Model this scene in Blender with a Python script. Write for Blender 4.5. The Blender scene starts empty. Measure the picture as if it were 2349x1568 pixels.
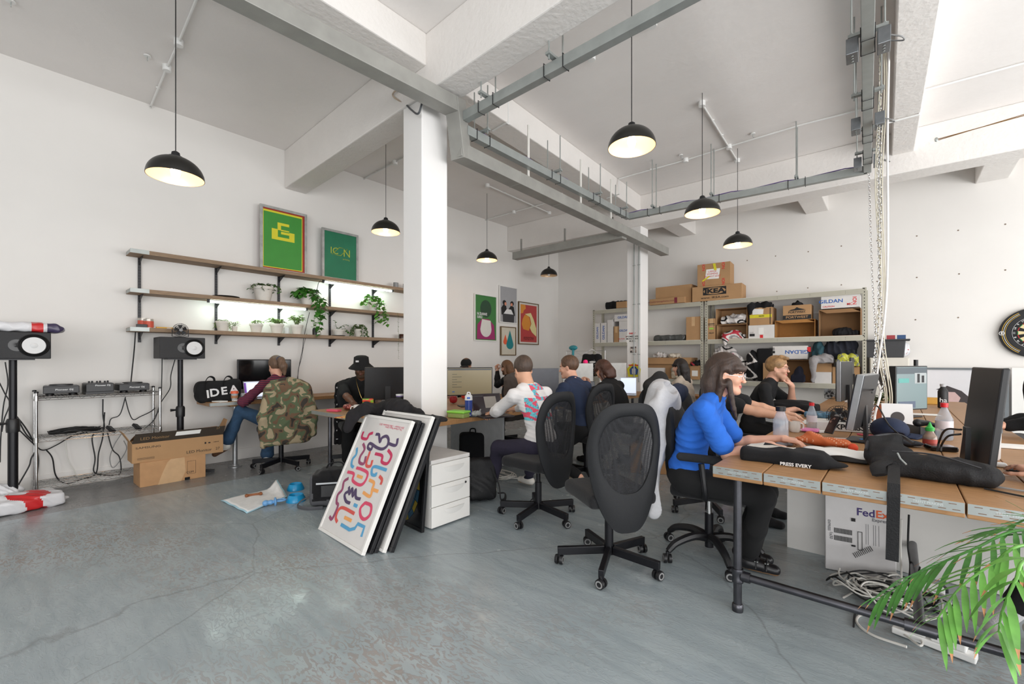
import bpy, math, random
import numpy as np
from mathutils import Vector as V, Matrix as Mx, noise
R = math.radians
random.seed(5)
SC = bpy.context.scene
COL = SC.collection
# ------------------------------------------------------------ camera, world, light
FPX, CXP, HYP, HC, YAW = 1018.0, 1174.5, 825.0, 1.3, R(40.9)
cam = bpy.data.cameras.new('camera'); camo = bpy.data.objects.new('camera', cam); COL.objects.link(camo)
camo.location = (0, 0, HC); camo.rotation_euler = (R(90), 0, YAW)
cam.sensor_width = 36; cam.lens = FPX * 36 / 2349; cam.shift_y = (HYP - 784) / 2349; cam.clip_start = .05
SC.camera = camo
vs = SC.view_settings
vs.view_transform = 'Standard'; vs.look = 'None'; vs.gamma = 1; vs.exposure = 0.0; vs.use_curve_mapping = False
W = bpy.data.worlds.new('world'); SC.world = W; W.use_nodes = True
bg = W.node_tree.nodes['Background']; bg.inputs[0].default_value = (.93, .96, 1, 1); bg.inputs[1].default_value = 1.1
cy = SC.cycles
cy.max_bounces = 7; cy.diffuse_bounces = 4; cy.glossy_bounces = 3; cy.transmission_bounces = 5; cy.transparent_max_bounces = 12
cy.caustics_reflective = False; cy.caustics_refractive = False; cy.sample_clamp_indirect = 4
def area(name, loc, tgt, sx, sy, e, col=(1, 1, 1)):
    l = bpy.data.lights.new(name, 'AREA'); l.shape = 'RECTANGLE'; l.size = sx; l.size_y = sy; l.energy = e; l.color = col
    o = bpy.data.objects.new(name, l); COL.objects.link(o); o.location = loc
    o.rotation_euler = (V(tgt) - V(loc)).to_track_quat('-Z', 'Y').to_euler(); return o
# daylight through the glazed front behind the camera and the windows on the right side
area('window_daylight_front', (2.6, -4.6, 1.6), (.5, 4, 4.6), 5.5, 2.6, 225, (1, .985, .97))
area('window_daylight_side', (5.4, 3.0, 1.5), (-1, 3.6, 4.6), 10, 2.6, 550, (1, .99, .975))
# ------------------------------------------------------------ measuring helper: a pixel of the photo on a known plane
_f = V((-math.sin(YAW), math.cos(YAW), 0)); _r = V((math.cos(YAW), math.sin(YAW), 0))
def at(px, py, x=None, y=None, z=None, d=None):
    D = _f + _r * ((px - CXP) / FPX); v = (HYP - py) / FPX
    if d is None:
        d = x / D.x if x is not None else y / D.y if y is not None else (z - HC) / v
    return V((D.x * d, D.y * d, HC + v * d))
# ------------------------------------------------------------ materials
def lin(h):
    if isinstance(h, str):
        c = [int(h[i:i + 2], 16) / 255 for i in (0, 2, 4)]
        return tuple(x / 12.92 if x <= .04045 else ((x + .055) / 1.055) ** 2.4 for x in c)
    return tuple(h)[:3]
MATS = {}
def mat(name, col='cccccc', rough=.6, metal=0, var=.06, sc=14, bump=0, bsc=60, emit=0, alpha=1, trans=0, ior=1.45, kind=None, col2=None, aniso=(1, 1, 1), sheen=0):
    if name in MATS: return MATS[name]
    m = bpy.data.materials.new(name); m.use_nodes = True; MATS[name] = m
    nt = m.node_tree; N = nt.nodes; L = nt.links; b = N['Principled BSDF']
    c = lin(col); b.inputs['Roughness'].default_value = rough; b.inputs['Metallic'].default_value = metal
    b.inputs['Base Color'].default_value = (*c, 1)
    if sheen: b.inputs['Sheen Weight'].default_value = sheen
    if trans: b.inputs['Transmission Weight'].default_value = trans; b.inputs['IOR'].default_value = ior
    if alpha < 1: b.inputs['Alpha'].default_value = alpha
    if emit: b.inputs['Emission Color'].default_value = (*c, 1); b.inputs['Emission Strength'].default_value = emit
    tc = N.new('ShaderNodeTexCoord'); mp = N.new('ShaderNodeMapping'); L.new(tc.outputs['Object'], mp.inputs[0]); mp.inputs['Scale'].default_value = aniso
    def noise_(s, det=4, dist=0):
        n = N.new('ShaderNodeTexNoise'); n.inputs['Scale'].default_value = s; n.inputs['Detail'].default_value = det; n.inputs['Distortion'].default_value = dist
        L.new(mp.outputs[0], n.inputs[0]); return n
    def ramp(src, stops):
        r = N.new('ShaderNodeValToRGB'); L.new(src, r.inputs[0]); e = r.color_ramp.elements
        while len(e) < len(stops): e.new(.5)
        for k, (p, cc) in enumerate(stops): e[k].position = p; e[k].color = (*lin(cc), 1)
        return r
    m['k'] = 1
    if kind == 'wood' or kind == 'camo' or kind == 'multi':
        if kind == 'wood':
            n = noise_(sc, 6, 1.2); r = ramp(n.outputs[0], [(.3, col), (.5, col2 or col), (.7, col)])
        elif kind == 'camo':
            n = noise_(sc, 1.5, .6); r = ramp(n.outputs[0], [(0, '3a352f'), (.4, '3a352f'), (.401, '6c5440'), (.475, '6c5440'), (.476, '59654a'), (.555, '59654a'), (.556, 'a39377'), (1, 'a39377')])
            r.color_ramp.interpolation = 'CONSTANT'
        else:
            n = noise_(sc, 2, 1.5); r = ramp(n.outputs[0], [(i / len(col2), cc) for i, cc in enumerate(col2)]); r.color_ramp.interpolation = 'CONSTANT'
        L.new(r.outputs[0], b.inputs['Base Color'])
    elif kind == 'stripes':
        w = N.new('ShaderNodeTexWave'); w.bands_direction = 'Z'; w.inputs['Scale'].default_value = sc; w.inputs['Distortion'].default_value = .4; w.inputs['Detail'].default_value = 0
        L.new(mp.outputs[0], w.inputs[0]); r = ramp(w.outputs['Fac'], [(0, col), (.62, col2)]); r.color_ramp.interpolation = 'CONSTANT'; L.new(r.outputs[0], b.inputs['Base Color'])
    elif var:
        n = noise_(sc, 4); hi = tuple(min(1, x * (1 + var)) for x in c); lo = tuple(x * (1 - var) for x in c)
        r = N.new('ShaderNodeValToRGB'); L.new(n.outputs[0], r.inputs[0]); e = r.color_ramp.elements
        e[0].position = .3; e[1].position = .7; e[0].color = (*lo, 1); e[1].color = (*hi, 1)
        L.new(r.outputs[0], b.inputs['Base Color'])
    if bump:
        n2 = noise_(bsc, 3); bp = N.new('ShaderNodeBump'); bp.inputs['Strength'].default_value = bump; bp.inputs['Distance'].default_value = .01
        L.new(n2.outputs[0], bp.inputs['Height']); L.new(bp.outputs[0], b.inputs['Normal'])
    return m
# ------------------------------------------------------------ mesh builder
class MB:
    def __init__(s): s.v = []; s.f = []; s.mi = []; s.m = 0; s.T = Mx.Identity(4)
    def add(s, vs, fs):
        o = len(s.v); T = s.T; s.v += [tuple(T @ V(v)) for v in vs]; s.f += [tuple(i + o for i in f) for f in fs]; s.mi += [s.m] * len(fs); return s
    def box(s, x0, x1, y0, y1, z0, z1):
        return s.add([(x0, y0, z0), (x1, y0, z0), (x1, y1, z0), (x0, y1, z0), (x0, y0, z1), (x1, y0, z1), (x1, y1, z1), (x0, y1, z1)],
                     [(0, 3, 2, 1), (4, 5, 6, 7), (0, 1, 5, 4), (1, 2, 6, 5), (2, 3, 7, 6), (3, 0, 4, 7)])
    def cb(s, c, d): return s.box(c[0] - d[0] / 2, c[0] + d[0] / 2, c[1] - d[1] / 2, c[1] + d[1] / 2, c[2] - d[2] / 2, c[2] + d[2] / 2)
    def bar(s, a, b, w, h, up=(0, 0, 1)):
        a = V(a); b = V(b); d = (b - a); L = d.length; d.normalize(); u = V(up); x = d.cross(u)
        if x.length < 1e-4: x = d.cross(V((1, 0, 0)))
        x.normalize(); z = x.cross(d); c = [(i * w / 2, j * h / 2) for i, j in ((-1, -1), (1, -1), (1, 1), (-1, 1))]
        return s.add([p + x * i + z * j for p in (a, b) for i, j in c], [(0, 1, 2, 3), (7, 6, 5, 4), (1, 0, 4, 5), (2, 1, 5, 6), (3, 2, 6, 7), (0, 3, 7, 4)])
    def tube(s, pts, r, n=8, close=False, caps=True, flat=1, fx=1):
        pts = [V(p) for p in pts]; N = len(pts); rs = r if isinstance(r, (list, tuple)) else [r] * N; vs = []; up = None
        for i, p in enumerate(pts):
            t = (pts[(i + 1) % N] - pts[i - 1]) if close else (pts[min(i + 1, N - 1)] - pts[max(i - 1, 0)])
            if t.length < 1e-9: t = V((0, 0, 1))
            t.normalize()
            if up is None: up = V((0, 0, 1)) if abs(t.z) < .9 else V((1, 0, 0))
            x = t.cross(up)
            if x.length < 1e-5: x = t.orthogonal()
            x.normalize(); up = x.cross(t)
            vs += [p + x * (fx * rs[i] * math.cos(2 * math.pi * k / n)) + up * (flat * rs[i] * math.sin(2 * math.pi * k / n)) for k in range(n)]
        fs = [(i * n + k, i * n + (k + 1) % n, ((i + 1) % N) * n + (k + 1) % n, ((i + 1) % N) * n + k) for i in range(N if close else N - 1) for k in range(n)]
        if caps and not close: fs += [tuple(range(n - 1, -1, -1)), tuple((N - 1) * n + k for k in range(n))]
        return s.add(vs, fs)
    def lathe(s, prof, n=20, c=(0, 0, 0), M=None, cap=True):
        M = M or Mx.Identity(4); c = V(c)
        vs = [c + M @ V((r * math.cos(2 * math.pi * k / n), r * math.sin(2 * math.pi * k / n), z)) for r, z in prof for k in range(n)]
        P = len(prof); fs = [(i * n + k, i * n + (k + 1) % n, (i + 1) * n + (k + 1) % n, (i + 1) * n + k) for i in range(P - 1) for k in range(n)]
        if cap and prof[0][0] > 1e-5: fs.append(tuple(range(n - 1, -1, -1)))
        if cap and prof[-1][0] > 1e-5: fs.append(tuple((P - 1) * n + k for k in range(n)))
        return s.add(vs, fs)
    def prism(s, poly, y0, y1, M=None):   # poly in x,z ; extruded along y
        M = M or Mx.Identity(4); n = len(poly)
        return s.add([M @ V((x, y, z)) for y in (y0, y1) for x, z in poly],
                     [tuple(range(n)), tuple(range(2 * n - 1, n - 1, -1))] + [(i, i + n, (i + 1) % n + n, (i + 1) % n) for i in range(n)])
    def grid(s, fn, nu, nv, closeu=False):
        vs = [fn(i / nu, j / nv) for j in range(nv + 1) for i in range(nu + (0 if closeu else 1))]; w = nu + (0 if closeu else 1)
        return s.add(vs, [(j * w + i, j * w + (i + 1) % w, (j + 1) * w + (i + 1) % w, (j + 1) * w + i) for j in range(nv) for i in range(nu)])
    def ell(s, c, r, n=12, M=None):
        M = M or Mx.Identity(3); c = V(c)
        def fn(u, v):
            a = u * 2 * math.pi; b = (v - .5) * math.pi
            return c + M @ V((r[0] * math.cos(a) * math.cos(b), r[1] * math.sin(a) * math.cos(b), r[2] * math.sin(b)))
        return s.grid(fn, n, max(4, n // 2), True)
    def poly(s, pts): return s.add(pts, [tuple(range(len(pts)))])
    def text(s, st, size, M, bold=0, align='CENTER', sx=1):
        key = (st, bold); me = TXT.get(key)
        if me is None:
            cu = bpy.data.curves.new('t', 'FONT'); cu.body = st; cu.size = 1; cu.offset = bold; cu.resolution_u = 3; cu.align_x = 'CENTER'; cu.align_y = 'CENTER'
            o = bpy.data.objects.new('t', cu); COL.objects.link(o); bpy.context.view_layer.update()
            m_ = bpy.data.meshes.new_from_object(o.evaluated_get(bpy.context.evaluated_depsgraph_get()))
            me = ([v.co.copy() for v in m_.vertices], [tuple(p.vertices) for p in m_.polygons]); TXT[key] = me
            bpy.data.objects.remove(o); bpy.data.curves.remove(cu); bpy.data.meshes.remove(m_)
        w = [v.x for v in me[0]] or [0]; off = {'CENTER': 0, 'LEFT': -min(w), 'RIGHT': -max(w)}[align]
        return s.add([M @ V(((v.x + off) * size * sx, v.y * size, 0)) for v in me[0]], me[1])
    def build(s, name, mats, parent=None, smooth=40, bev=0, sub=0, solid=0, label=None, cat=None, group=None, kind=None, loc=None, rz=0, bseg=2):
        me = bpy.data.meshes.new(name); me.from_pydata(s.v, [], s.f)
        mats = mats if isinstance(mats, (list, tuple)) else [mats]
        for m in mats: me.materials.append(m)
        if len(mats) > 1: me.polygons.foreach_set('material_index', s.mi)
        if smooth:
            me.polygons.foreach_set('use_smooth', [True] * len(me.polygons))
            if smooth < 180: me.set_sharp_from_angle(angle=R(smooth))
        me.update(); o = bpy.data.objects.new(name, me); COL.objects.link(o)
        if parent: o.parent = parent
        if loc is not None: o.location = loc
        if rz: o.rotation_euler.z = rz
        if solid: mm = o.modifiers.new('s', 'SOLIDIFY'); mm.thickness = solid; mm.offset = 0
        if bev: mm = o.modifiers.new('b', 'BEVEL'); mm.width = bev; mm.segments = bseg; mm.limit_method = 'ANGLE'; mm.angle_limit = R(50); mm.harden_normals = False
        if sub: mm = o.modifiers.new('u', 'SUBSURF'); mm.levels = sub; mm.render_levels = sub
        tag(o, label, cat, group, kind); return o
TXT = {}
def tag(o, label=None, cat=None, group=None, kind=None):
    if label: o['label'] = label
    if cat: o['category'] = cat
    if group: o['group'] = group
    if kind: o['kind'] = kind
    return o
def thing(name, label, cat, loc=(0, 0, 0), rz=0, group=None):
    o = bpy.data.objects.new(name, None); COL.objects.link(o); o.empty_display_size = .1; o.location = loc; o.rotation_euler = (0, 0, rz)
    return tag(o, label, cat, group)
def dup(root, loc, rz=None, label=None, group=None, cat=None):
    r = root.copy(); COL.objects.link(r); r.location = loc
    if rz is not None: r.rotation_euler = (root.rotation_euler.x, root.rotation_euler.y, rz)
    tag(r, label, cat, group)
    for ch in list(root.children):
        c = ch.copy(); COL.objects.link(c); c.parent = r
        for g in list(ch.children): d = g.copy(); COL.objects.link(d); d.parent = c
    return r
def rotz(a): return Mx.Rotation(a, 4, 'Z')
def fr(o, x, y):   # frame matrix: origin o, local x axis, local y axis (text plane), z = normal
    x = V(x).normalized(); z = x.cross(V(y)).normalized(); y = z.cross(x)
    M = Mx(((x.x, y.x, z.x, o[0]), (x.y, y.y, z.y, o[1]), (x.z, y.z, z.z, o[2]), (0, 0, 0, 1))); return M
def spl(pts, n=6):   # Catmull-Rom through points
    P = [V(p) for p in pts]; P = [P[0] * 2 - P[1]] + P + [P[-1] * 2 - P[-2]]; out = []
    for i in range(1, len(P) - 2):
        for k in range(n):
            t = k / n; a, b, c, d = P[i - 1:i + 3]
            out.append(.5 * ((2 * b) + (c - a) * t + (2 * a - 5 * b + 4 * c - d) * t * t + (3 * b - a - 3 * c + d) * t ** 3))
    return out + [P[-2]]
# ------------------------------------------------------------ soft shapes: smooth unions of round primitives, meshed by surface nets
class SD:
    def __init__(s, k=.02): s.p = []; s.k = k; s.T = Mx.Identity(4)
    def _t(s, p): return np.array(s.T @ V(p), dtype=np.float32)
    def cap(s, a, b, r1, r2=None, k=None): s.p.append(('c', s._t(a), s._t(b), r1, r1 if r2 is None else r2, s.k if k is None else k)); return s
    def chain(s, pts, rs, k=None):
        for i in range(len(pts) - 1): s.cap(pts[i], pts[i + 1], rs[i], rs[i + 1], k)
        return s
    def _R(s, rot): return np.array(((s.T.to_3x3() @ rot) if rot is not None else s.T.to_3x3()).normalized(), dtype=np.float32)
    def ell(s, c, r, rot=None, k=None): s.p.append(('e', s._t(c), np.array(r, dtype=np.float32), s._R(rot), s.k if k is None else k)); return s
    def box(s, c, h, rd=.02, rot=None, k=None): s.p.append(('b', s._t(c), np.array(h, dtype=np.float32), s._R(rot), rd, s.k if k is None else k)); return s
    def sub(s, c, r, rot=None, k=.01): s.p.append(('s', s._t(c), np.array(r, dtype=np.float32), s._R(rot), k)); return s
    def subbox(s, c, h, rot=None, k=.005): s.p.append(('x', s._t(c), np.array(h, dtype=np.float32), s._R(rot), k)); return s
    def cut(s, p, n): s.p.append(('p', s._t(p), np.array(s.T.to_3x3() @ V(n).normalized(), dtype=np.float32))); return s   # removes the side n points to
    def bounds(s):
        lo = np.full(3, 9e9); hi = -lo
        for q in s.p:
            if q[0] == 'c':
                r = max(q[3], q[4]); a = np.minimum(q[1], q[2]) - r; b = np.maximum(q[1], q[2]) + r
            elif q[0] in 'eb':
                e = np.abs(q[3]) @ (q[2] + (q[4] if q[0] == 'b' else 0)); a = q[1] - e; b = q[1] + e
            else: continue
            lo = np.minimum(lo, a); hi = np.maximum(hi, b)
        return lo - .03, hi + .03
    def mesh(s, h=.008):
        lo, hi = s.bounds(); n = np.ceil((hi - lo) / h).astype(int) + 2
        ax = [(lo[i] + h * np.arange(n[i])).astype(np.float32) for i in range(3)]
        F = np.full(n, .2, dtype=np.float32)
        for q in s.p:
            if q[0] == 'p':
                d = (ax[0][:, None, None] - q[1][0]) * q[2][0] + (ax[1][None, :, None] - q[1][1]) * q[2][1] + (ax[2][None, None, :] - q[1][2]) * q[2][2]
                F = np.maximum(F, d); continue
            k = q[-1]
            if q[0] == 'c': r = max(q[3], q[4]); a = np.minimum(q[1], q[2]) - r; b = np.maximum(q[1], q[2]) + r
            else: e = np.abs(q[3]) @ (q[2] + (q[4] if q[0] == 'b' else 0)); a = q[1] - e; b = q[1] + e
            mg = k + 2 * h + .012
            i0 = np.clip(np.floor((a - mg - lo) / h).astype(int), 0, n - 1); i1 = np.clip(np.ceil((b + mg - lo) / h).astype(int) + 1, 1, n)
            sl = tuple(slice(i0[j], i1[j]) for j in range(3))
            X = ax[0][sl[0]][:, None, None] - q[1][0]; Y = ax[1][sl[1]][None, :, None] - q[1][1]; Z = ax[2][sl[2]][None, None, :] - q[1][2]
            if q[0] == 'c':
                d = q[2] - q[1]; L2 = float(d @ d) + 1e-12; t = np.clip((X * d[0] + Y * d[1] + Z * d[2]) / L2, 0, 1)
                D = np.sqrt((X - t * d[0]) ** 2 + (Y - t * d[1]) ** 2 + (Z - t * d[2]) ** 2) - (q[3] + (q[4] - q[3]) * t)
            else:
                M = q[3]; P = [X * M[0, j] + Y * M[1, j] + Z * M[2, j] for j in range(3)]
                if q[0] in 'es':
                    k0 = np.sqrt(sum((P[j] / q[2][j]) ** 2 for j in range(3))); k1 = np.sqrt(sum((P[j] / q[2][j] ** 2) ** 2 for j in range(3))) + 1e-9
                    D = k0 * (k0 - 1) / k1
                else:
                    Q = [np.abs(P[j]) - q[2][j] for j in range(3)]
                    D = np.sqrt(sum(np.maximum(c_, 0) ** 2 for c_ in Q)) + np.minimum(np.maximum(np.maximum(Q[0], Q[1]), Q[2]), 0) - (q[4] if q[0] == 'b' else 0)
            f = F[sl]
            if q[0] in 'sx': D = -D; hh = np.maximum(k - np.abs(f - D), 0) / k; F[sl] = np.maximum(f, D) + hh * hh * k * .25
            elif k > 0: hh = np.maximum(k - np.abs(f - D), 0) / k; F[sl] = np.minimum(f, D) - hh * hh * k * .25
            else: F[sl] = np.minimum(f, D)
        ins = F < 0
        c = np.zeros(np.array(n) - 1, dtype=np.int8)
        for dx in (0, 1):
            for dy in (0, 1):
                for dz in (0, 1): c += ins[dx:n[0] - 1 + dx, dy:n[1] - 1 + dy, dz:n[2] - 1 + dz]
        cells = np.argwhere((c > 0) & (c < 8)); idx = np.full(c.shape, -1, dtype=np.int64); idx[tuple(cells.T)] = np.arange(len(cells))
        acc = np.zeros((len(cells), 3)); cnt = np.zeros(len(cells))
        for axn in range(3):
            o1, o2 = [j for j in range(3) if j != axn]
            for u in (0, 1):
                for w in (0, 1):
                    p0 = cells.copy(); p0[:, o1] += u; p0[:, o2] += w; p1 = p0.copy(); p1[:, axn] += 1
                    f0 = F[tuple(p0.T)]; f1 = F[tuple(p1.T)]; m = (f0 < 0) != (f1 < 0)
                    t = np.where(m, f0 / np.where(m, f0 - f1, 1), 0); pos = p0.astype(float); pos[:, axn] += t
                    acc[m] += pos[m]; cnt[m] += 1
        verts = lo + h * acc / cnt[:, None]; faces = []
        for axn in range(3):
            o1, o2 = (axn + 1) % 3, (axn + 2) % 3
            s0 = [slice(None)] * 3; s1 = [slice(None)] * 3; s0[axn] = slice(0, -1); s1[axn] = slice(1, None)
            a_ = ins[tuple(s0)]; b_ = ins[tuple(s1)]; E = np.argwhere(a_ != b_)
            E = E[(E[:, o1] > 0) & (E[:, o2] > 0) & (E[:, o1] < n[o1] - 1) & (E[:, o2] < n[o2] - 1)]
            fl = a_[tuple(E.T)]
            def g(d1, d2):
                Q = E.copy(); Q[:, o1] -= d1; Q[:, o2] -= d2; return idx[tuple(Q.T)]
            q4 = np.stack([g(1, 1), g(0, 1), g(0, 0), g(1, 0)], 1); q4[~fl] = q4[~fl][:, ::-1]; faces.append(q4)
        return verts, np.concatenate(faces)
    def build(s, name, mats, parent=None, h=.008, fold=None, relax=1, colour=None, label=None, cat=None, group=None, loc=None, smooth=180):
        v, f = s.mesh(h)
        for _ in range(relax):   # one light smoothing pass
            a = np.zeros_like(v); c = np.zeros(len(v))
            for i in range(4):
                np.add.at(a, f[:, i], v[f[:, (i + 1) % 4]]); np.add.at(c, f[:, i], 1)
            v = v * .45 + .55 * a / np.maximum(c, 1)[:, None]
        if fold: v = folds(v, f, *fold)
        me = bpy.data.meshes.new(name); me.from_pydata(v.tolist(), [], f.tolist())
        mats = mats if isinstance(mats, (list, tuple)) else [mats]
        for m in mats: me.materials.append(m)
        if colour is not None:
            cen = v[f].mean(1); me.polygons.foreach_set('material_index', colour(cen).astype(np.int32))
        me.polygons.foreach_set('use_smooth', [True] * len(me.polygons)); me.update()
        o = bpy.data.objects.new(name, me); COL.objects.link(o)
        if parent: o.parent = parent
        if loc is not None: o.location = loc
        return tag(o, label, cat, group)
def folds(v, f, amp, scale, seed=1, dirv=(1, 1, .4)):
    a = v[f[:, 1]] - v[f[:, 0]]; b = v[f[:, 3]] - v[f[:, 0]]; fn = np.cross(a, b); N = np.zeros_like(v)
    for i in range(4): np.add.at(N, f[:, i], fn)
    N /= np.linalg.norm(N, axis=1)[:, None] + 1e-9
    rs = np.random.RandomState(seed); d0 = np.array(dirv, float); d0 /= np.linalg.norm(d0); D = np.zeros(len(v))
    w = np.stack([np.sin(v @ (rs.randn(3) * scale * .5) + rs.rand() * 6) for _ in range(3)], 1) * (1.1 / scale)
    for j in range(5):
        d = d0 * (.7 + rs.rand()) + rs.randn(3) * .35; s_ = scale * (.7 + 1.3 * rs.rand()); x = (v + w) @ d * s_ * 6.28 / 2 + rs.rand() * 6
        D += (1 - 2 * np.abs(np.sin(x / 2)) ** .8) * (.6 + .4 * np.sin(v @ (rs.randn(3) * scale * .7))) / (1 + j * .4)
    return v + N * (D * amp / 2.2)[:, None]
M_ = {}
white = mat('painted_wall_white', 'e9e6e2', .75, var=.015, sc=2, bump=.05, bsc=30)
ceilm = mat('painted_ceiling_white', 'efebe8', .8, var=.02, sc=2, bump=.25, bsc=16)
beamm = mat('painted_concrete_beam', 'e8e4e0', .7, var=.02, sc=4, bump=.5, bsc=24)
colm = mat('painted_column', 'efedeb', .6, var=.01, sc=3, bump=.08, bsc=30)
steel = mat('galvanised_trunking', '9b9a95', .5, .25, var=.1, sc=6)
strut = mat('zinc_strut', 'a3a8a6', .4, .45, var=.08, sc=10)
chrome = mat('chrome', 'c9c9c9', .18, 1, var=.05)
blackm = mat('black_metal', '15151a', .38, .3, var=.1)
blackp = mat('black_plastic', '17171a', .42, var=.1)
blackf = mat('black_fabric', '121215', .95, var=.2, sc=60, bump=.3, bsc=200, sheen=.1)
charf = mat('charcoal_fabric', '2e2f33', .95, var=.18, sc=80, bump=.3, bsc=240)
greyp = mat('grey_plastic', '8e8e8e', .5)
whitep = mat('white_plastic', 'e8e8e6', .35, var=.02)
paper = mat('white_paper', 'efeeea', .8, var=.02)
pipe = mat('steel_pipe', '55555a', .32, .9, var=.25, sc=9)
deskw = mat('desk_timber', 'b58a5f', .5, kind='wood', col2='9d744b', sc=5, aniso=(1, 12, 6))
deskx = mat('desk_timber_lengthwise', 'b5834f', .4, kind='wood', col2='966536', sc=5, aniso=(12, 1, 6))
shelfw = mat('scaffold_board', 'a08870', .7, kind='wood', col2='8a735c', sc=6, aniso=(14, 1, 10))
card = mat('cardboard', 'b08a62', .85, var=.05, sc=5)
cardd = mat('cardboard_dark', '94704c', .88, var=.05, sc=5)
rackm = mat('rack_beige_grey', 'b6b3a4', .5, .1, var=.03)
shelfpan = mat('rack_shelf_white', 'e4e1da', .55, var=.02)
glass = mat('clear_glass', 'eef2f4', .04, var=0, alpha=.3)
redp = mat('red_plastic', 'd3252b', .35)
leaf = mat('leaf_green', '3f7a2c', .45, var=.35, sc=20)
leafb = mat('leaf_bright', '5f9a3c', .45, var=.3, sc=20)
potw = mat('white_pot', 'd8d3cb', .7, var=.05)
ink = mat('black_ink', '1b1b1d', .7, var=0)
redink = mat('red_ink', 'd42b2e', .7, var=0)
blueink = mat('blue_ink', '2a5fae', .7, var=0)
scr_off = mat('screen_off', '0d0e10', .12, var=0)
cablew = mat('white_cable', 'dcdad4', .5, var=.03)
cableb = mat('black_cable', '141416', .5, var=.05)
# ------------------------------------------------------------ floor
def floor_mat():
    m = bpy.data.materials.new('painted_concrete_floor'); m.use_nodes = True; nt = m.node_tree; N = nt.nodes; L = nt.links; b = N['Principled BSDF']
    tc = N.new('ShaderNodeTexCoord')
    def ns(s, d=6, dist=0, sc=(1, 1, 1)):
        mp = N.new('ShaderNodeMapping'); L.new(tc.outputs['Object'], mp.inputs[0]); mp.inputs['Scale'].default_value = sc
        n = N.new('ShaderNodeTexNoise'); n.inputs['Scale'].default_value = s; n.inputs['Detail'].default_value = d; n.inputs['Distortion'].default_value = dist; L.new(mp.outputs[0], n.inputs[0]); return n
    def rp(src, st):
        r = N.new('ShaderNodeValToRGB'); L.new(src, r.inputs[0]); e = r.color_ramp.elements
        while len(e) < len(st): e.new(.5)
        for k, (p, c) in enumerate(st): e[k].position = p; e[k].color = (*lin(c), 1)
        return r
    def mix(f, a, c):
        x = N.new('ShaderNodeMix'); x.data_type = 'RGBA'; L.new(f, x.inputs[0]); L.new(a, x.inputs[6]); L.new(c, x.inputs[7]); return x.outputs[2]
    base = rp(ns(1.2, 5, .5).outputs[0], [(.3, '919ca2'), (.55, '9ea9ad'), (.75, '97a0a2')])
    streak = rp(ns(3, 8, .6, (1, 5, 1)).outputs[0], [(.35, '869195'), (.62, 'a8b1b4')])
    mm = N.new('ShaderNodeMix'); mm.data_type = 'RGBA'; mm.inputs[0].default_value = .35; L.new(base.outputs[0], mm.inputs[6]); L.new(streak.outputs[0], mm.inputs[7])
    # worn, flaked patches of brownish concrete
    big = rp(ns(.55, 2).outputs[0], [(.5, '000000'), (.68, 'ffffff')]); fine = rp(ns(13, 9, 2.2, (1, 2.2, 1)).outputs[0], [(.5, '000000'), (.56, 'ffffff')])
    mu = N.new('ShaderNodeMath'); mu.operation = 'MULTIPLY'; L.new(big.outputs[0], mu.inputs[0]); L.new(fine.outputs[0], mu.inputs[1])
    worn = rp(ns(5, 3).outputs[0], [(.3, '8a8480'), (.7, '9a9693')])
    c = mix(mu.outputs[0], mm.outputs[2], worn.outputs[0])
    # fine hairline cracks
    vo = N.new('ShaderNodeTexVoronoi'); vo.feature = 'DISTANCE_TO_EDGE'; vo.inputs['Scale'].default_value = .55
    wn = ns(2.5, 6); ad = N.new('ShaderNodeMix'); ad.data_type = 'RGBA'; ad.inputs[0].default_value = .16; L.new(tc.outputs['Object'], ad.inputs[6]); L.new(wn.outputs['Color'], ad.inputs[7]); L.new(ad.outputs[2], vo.inputs[0])
    cr = rp(vo.outputs[0], [(0, 'ffffff'), (.0025, '000000')]); m2 = N.new('ShaderNodeMath'); m2.operation = 'MULTIPLY'; L.new(cr.outputs[0], m2.inputs[0]); m2.inputs[1].default_value = .35
    dk = N.new('ShaderNodeRGB'); dk.outputs[0].default_value = (*lin('5f5b58'), 1); c = mix(m2.outputs[0], c, dk.outputs[0])
    # older brown-grey paint left along the two walls
    sp = N.new('ShaderNodeSeparateXYZ'); L.new(tc.outputs['Object'], sp.inputs[0]); jig = ns(9, 2)
    def edge(sock, lim, sgn):
        a = N.new('ShaderNodeMath'); a.operation = 'MULTIPLY_ADD'; L.new(jig.outputs[0], a.inputs[0]); a.inputs[1].default_value = .015; L.new(sock, a.inputs[2])
        t = N.new('ShaderNodeMath'); t.operation = 'LESS_THAN' if sgn < 0 else 'GREATER_THAN'; L.new(a.outputs[0], t.inputs[0]); t.inputs[1].default_value = lim; return t.outputs[0]
    e1 = edge(sp.outputs[0], -5.42, -1)
    wp = rp(ns(1.6, 5, 0, (2, 1, 1)).outputs[0], [(.3, '74706e'), (.7, '7f7c7a')]); h = N.new('ShaderNodeMath'); h.operation = 'MULTIPLY'; L.new(e1, h.inputs[0]); h.inputs[1].default_value = .75
    c = mix(h.outputs[0], c, wp.outputs[0])
    wr = rp(ns(.8, 3).outputs[0], [(.45, '000000'), (.75, 'cccccc')]); q = N.new('ShaderNodeMath'); q.operation = 'GREATER_THAN'; L.new(sp.outputs[1], q.inputs[0]); q.inputs[1].default_value = 3.4
    q2 = N.new('ShaderNodeMath'); q2.operation = 'MULTIPLY'; L.new(q.outputs[0], q2.inputs[0]); L.new(wr.outputs[0], q2.inputs[1]); c = mix(q2.outputs[0], c, wp.outputs[0])
    L.new(c, b.inputs['Base Color'])
    ro = rp(ns(4, 5).outputs[0], [(.3, '5c5c5c'), (.7, '989898')]); L.new(ro.outputs[0], b.inputs['Roughness'])
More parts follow.
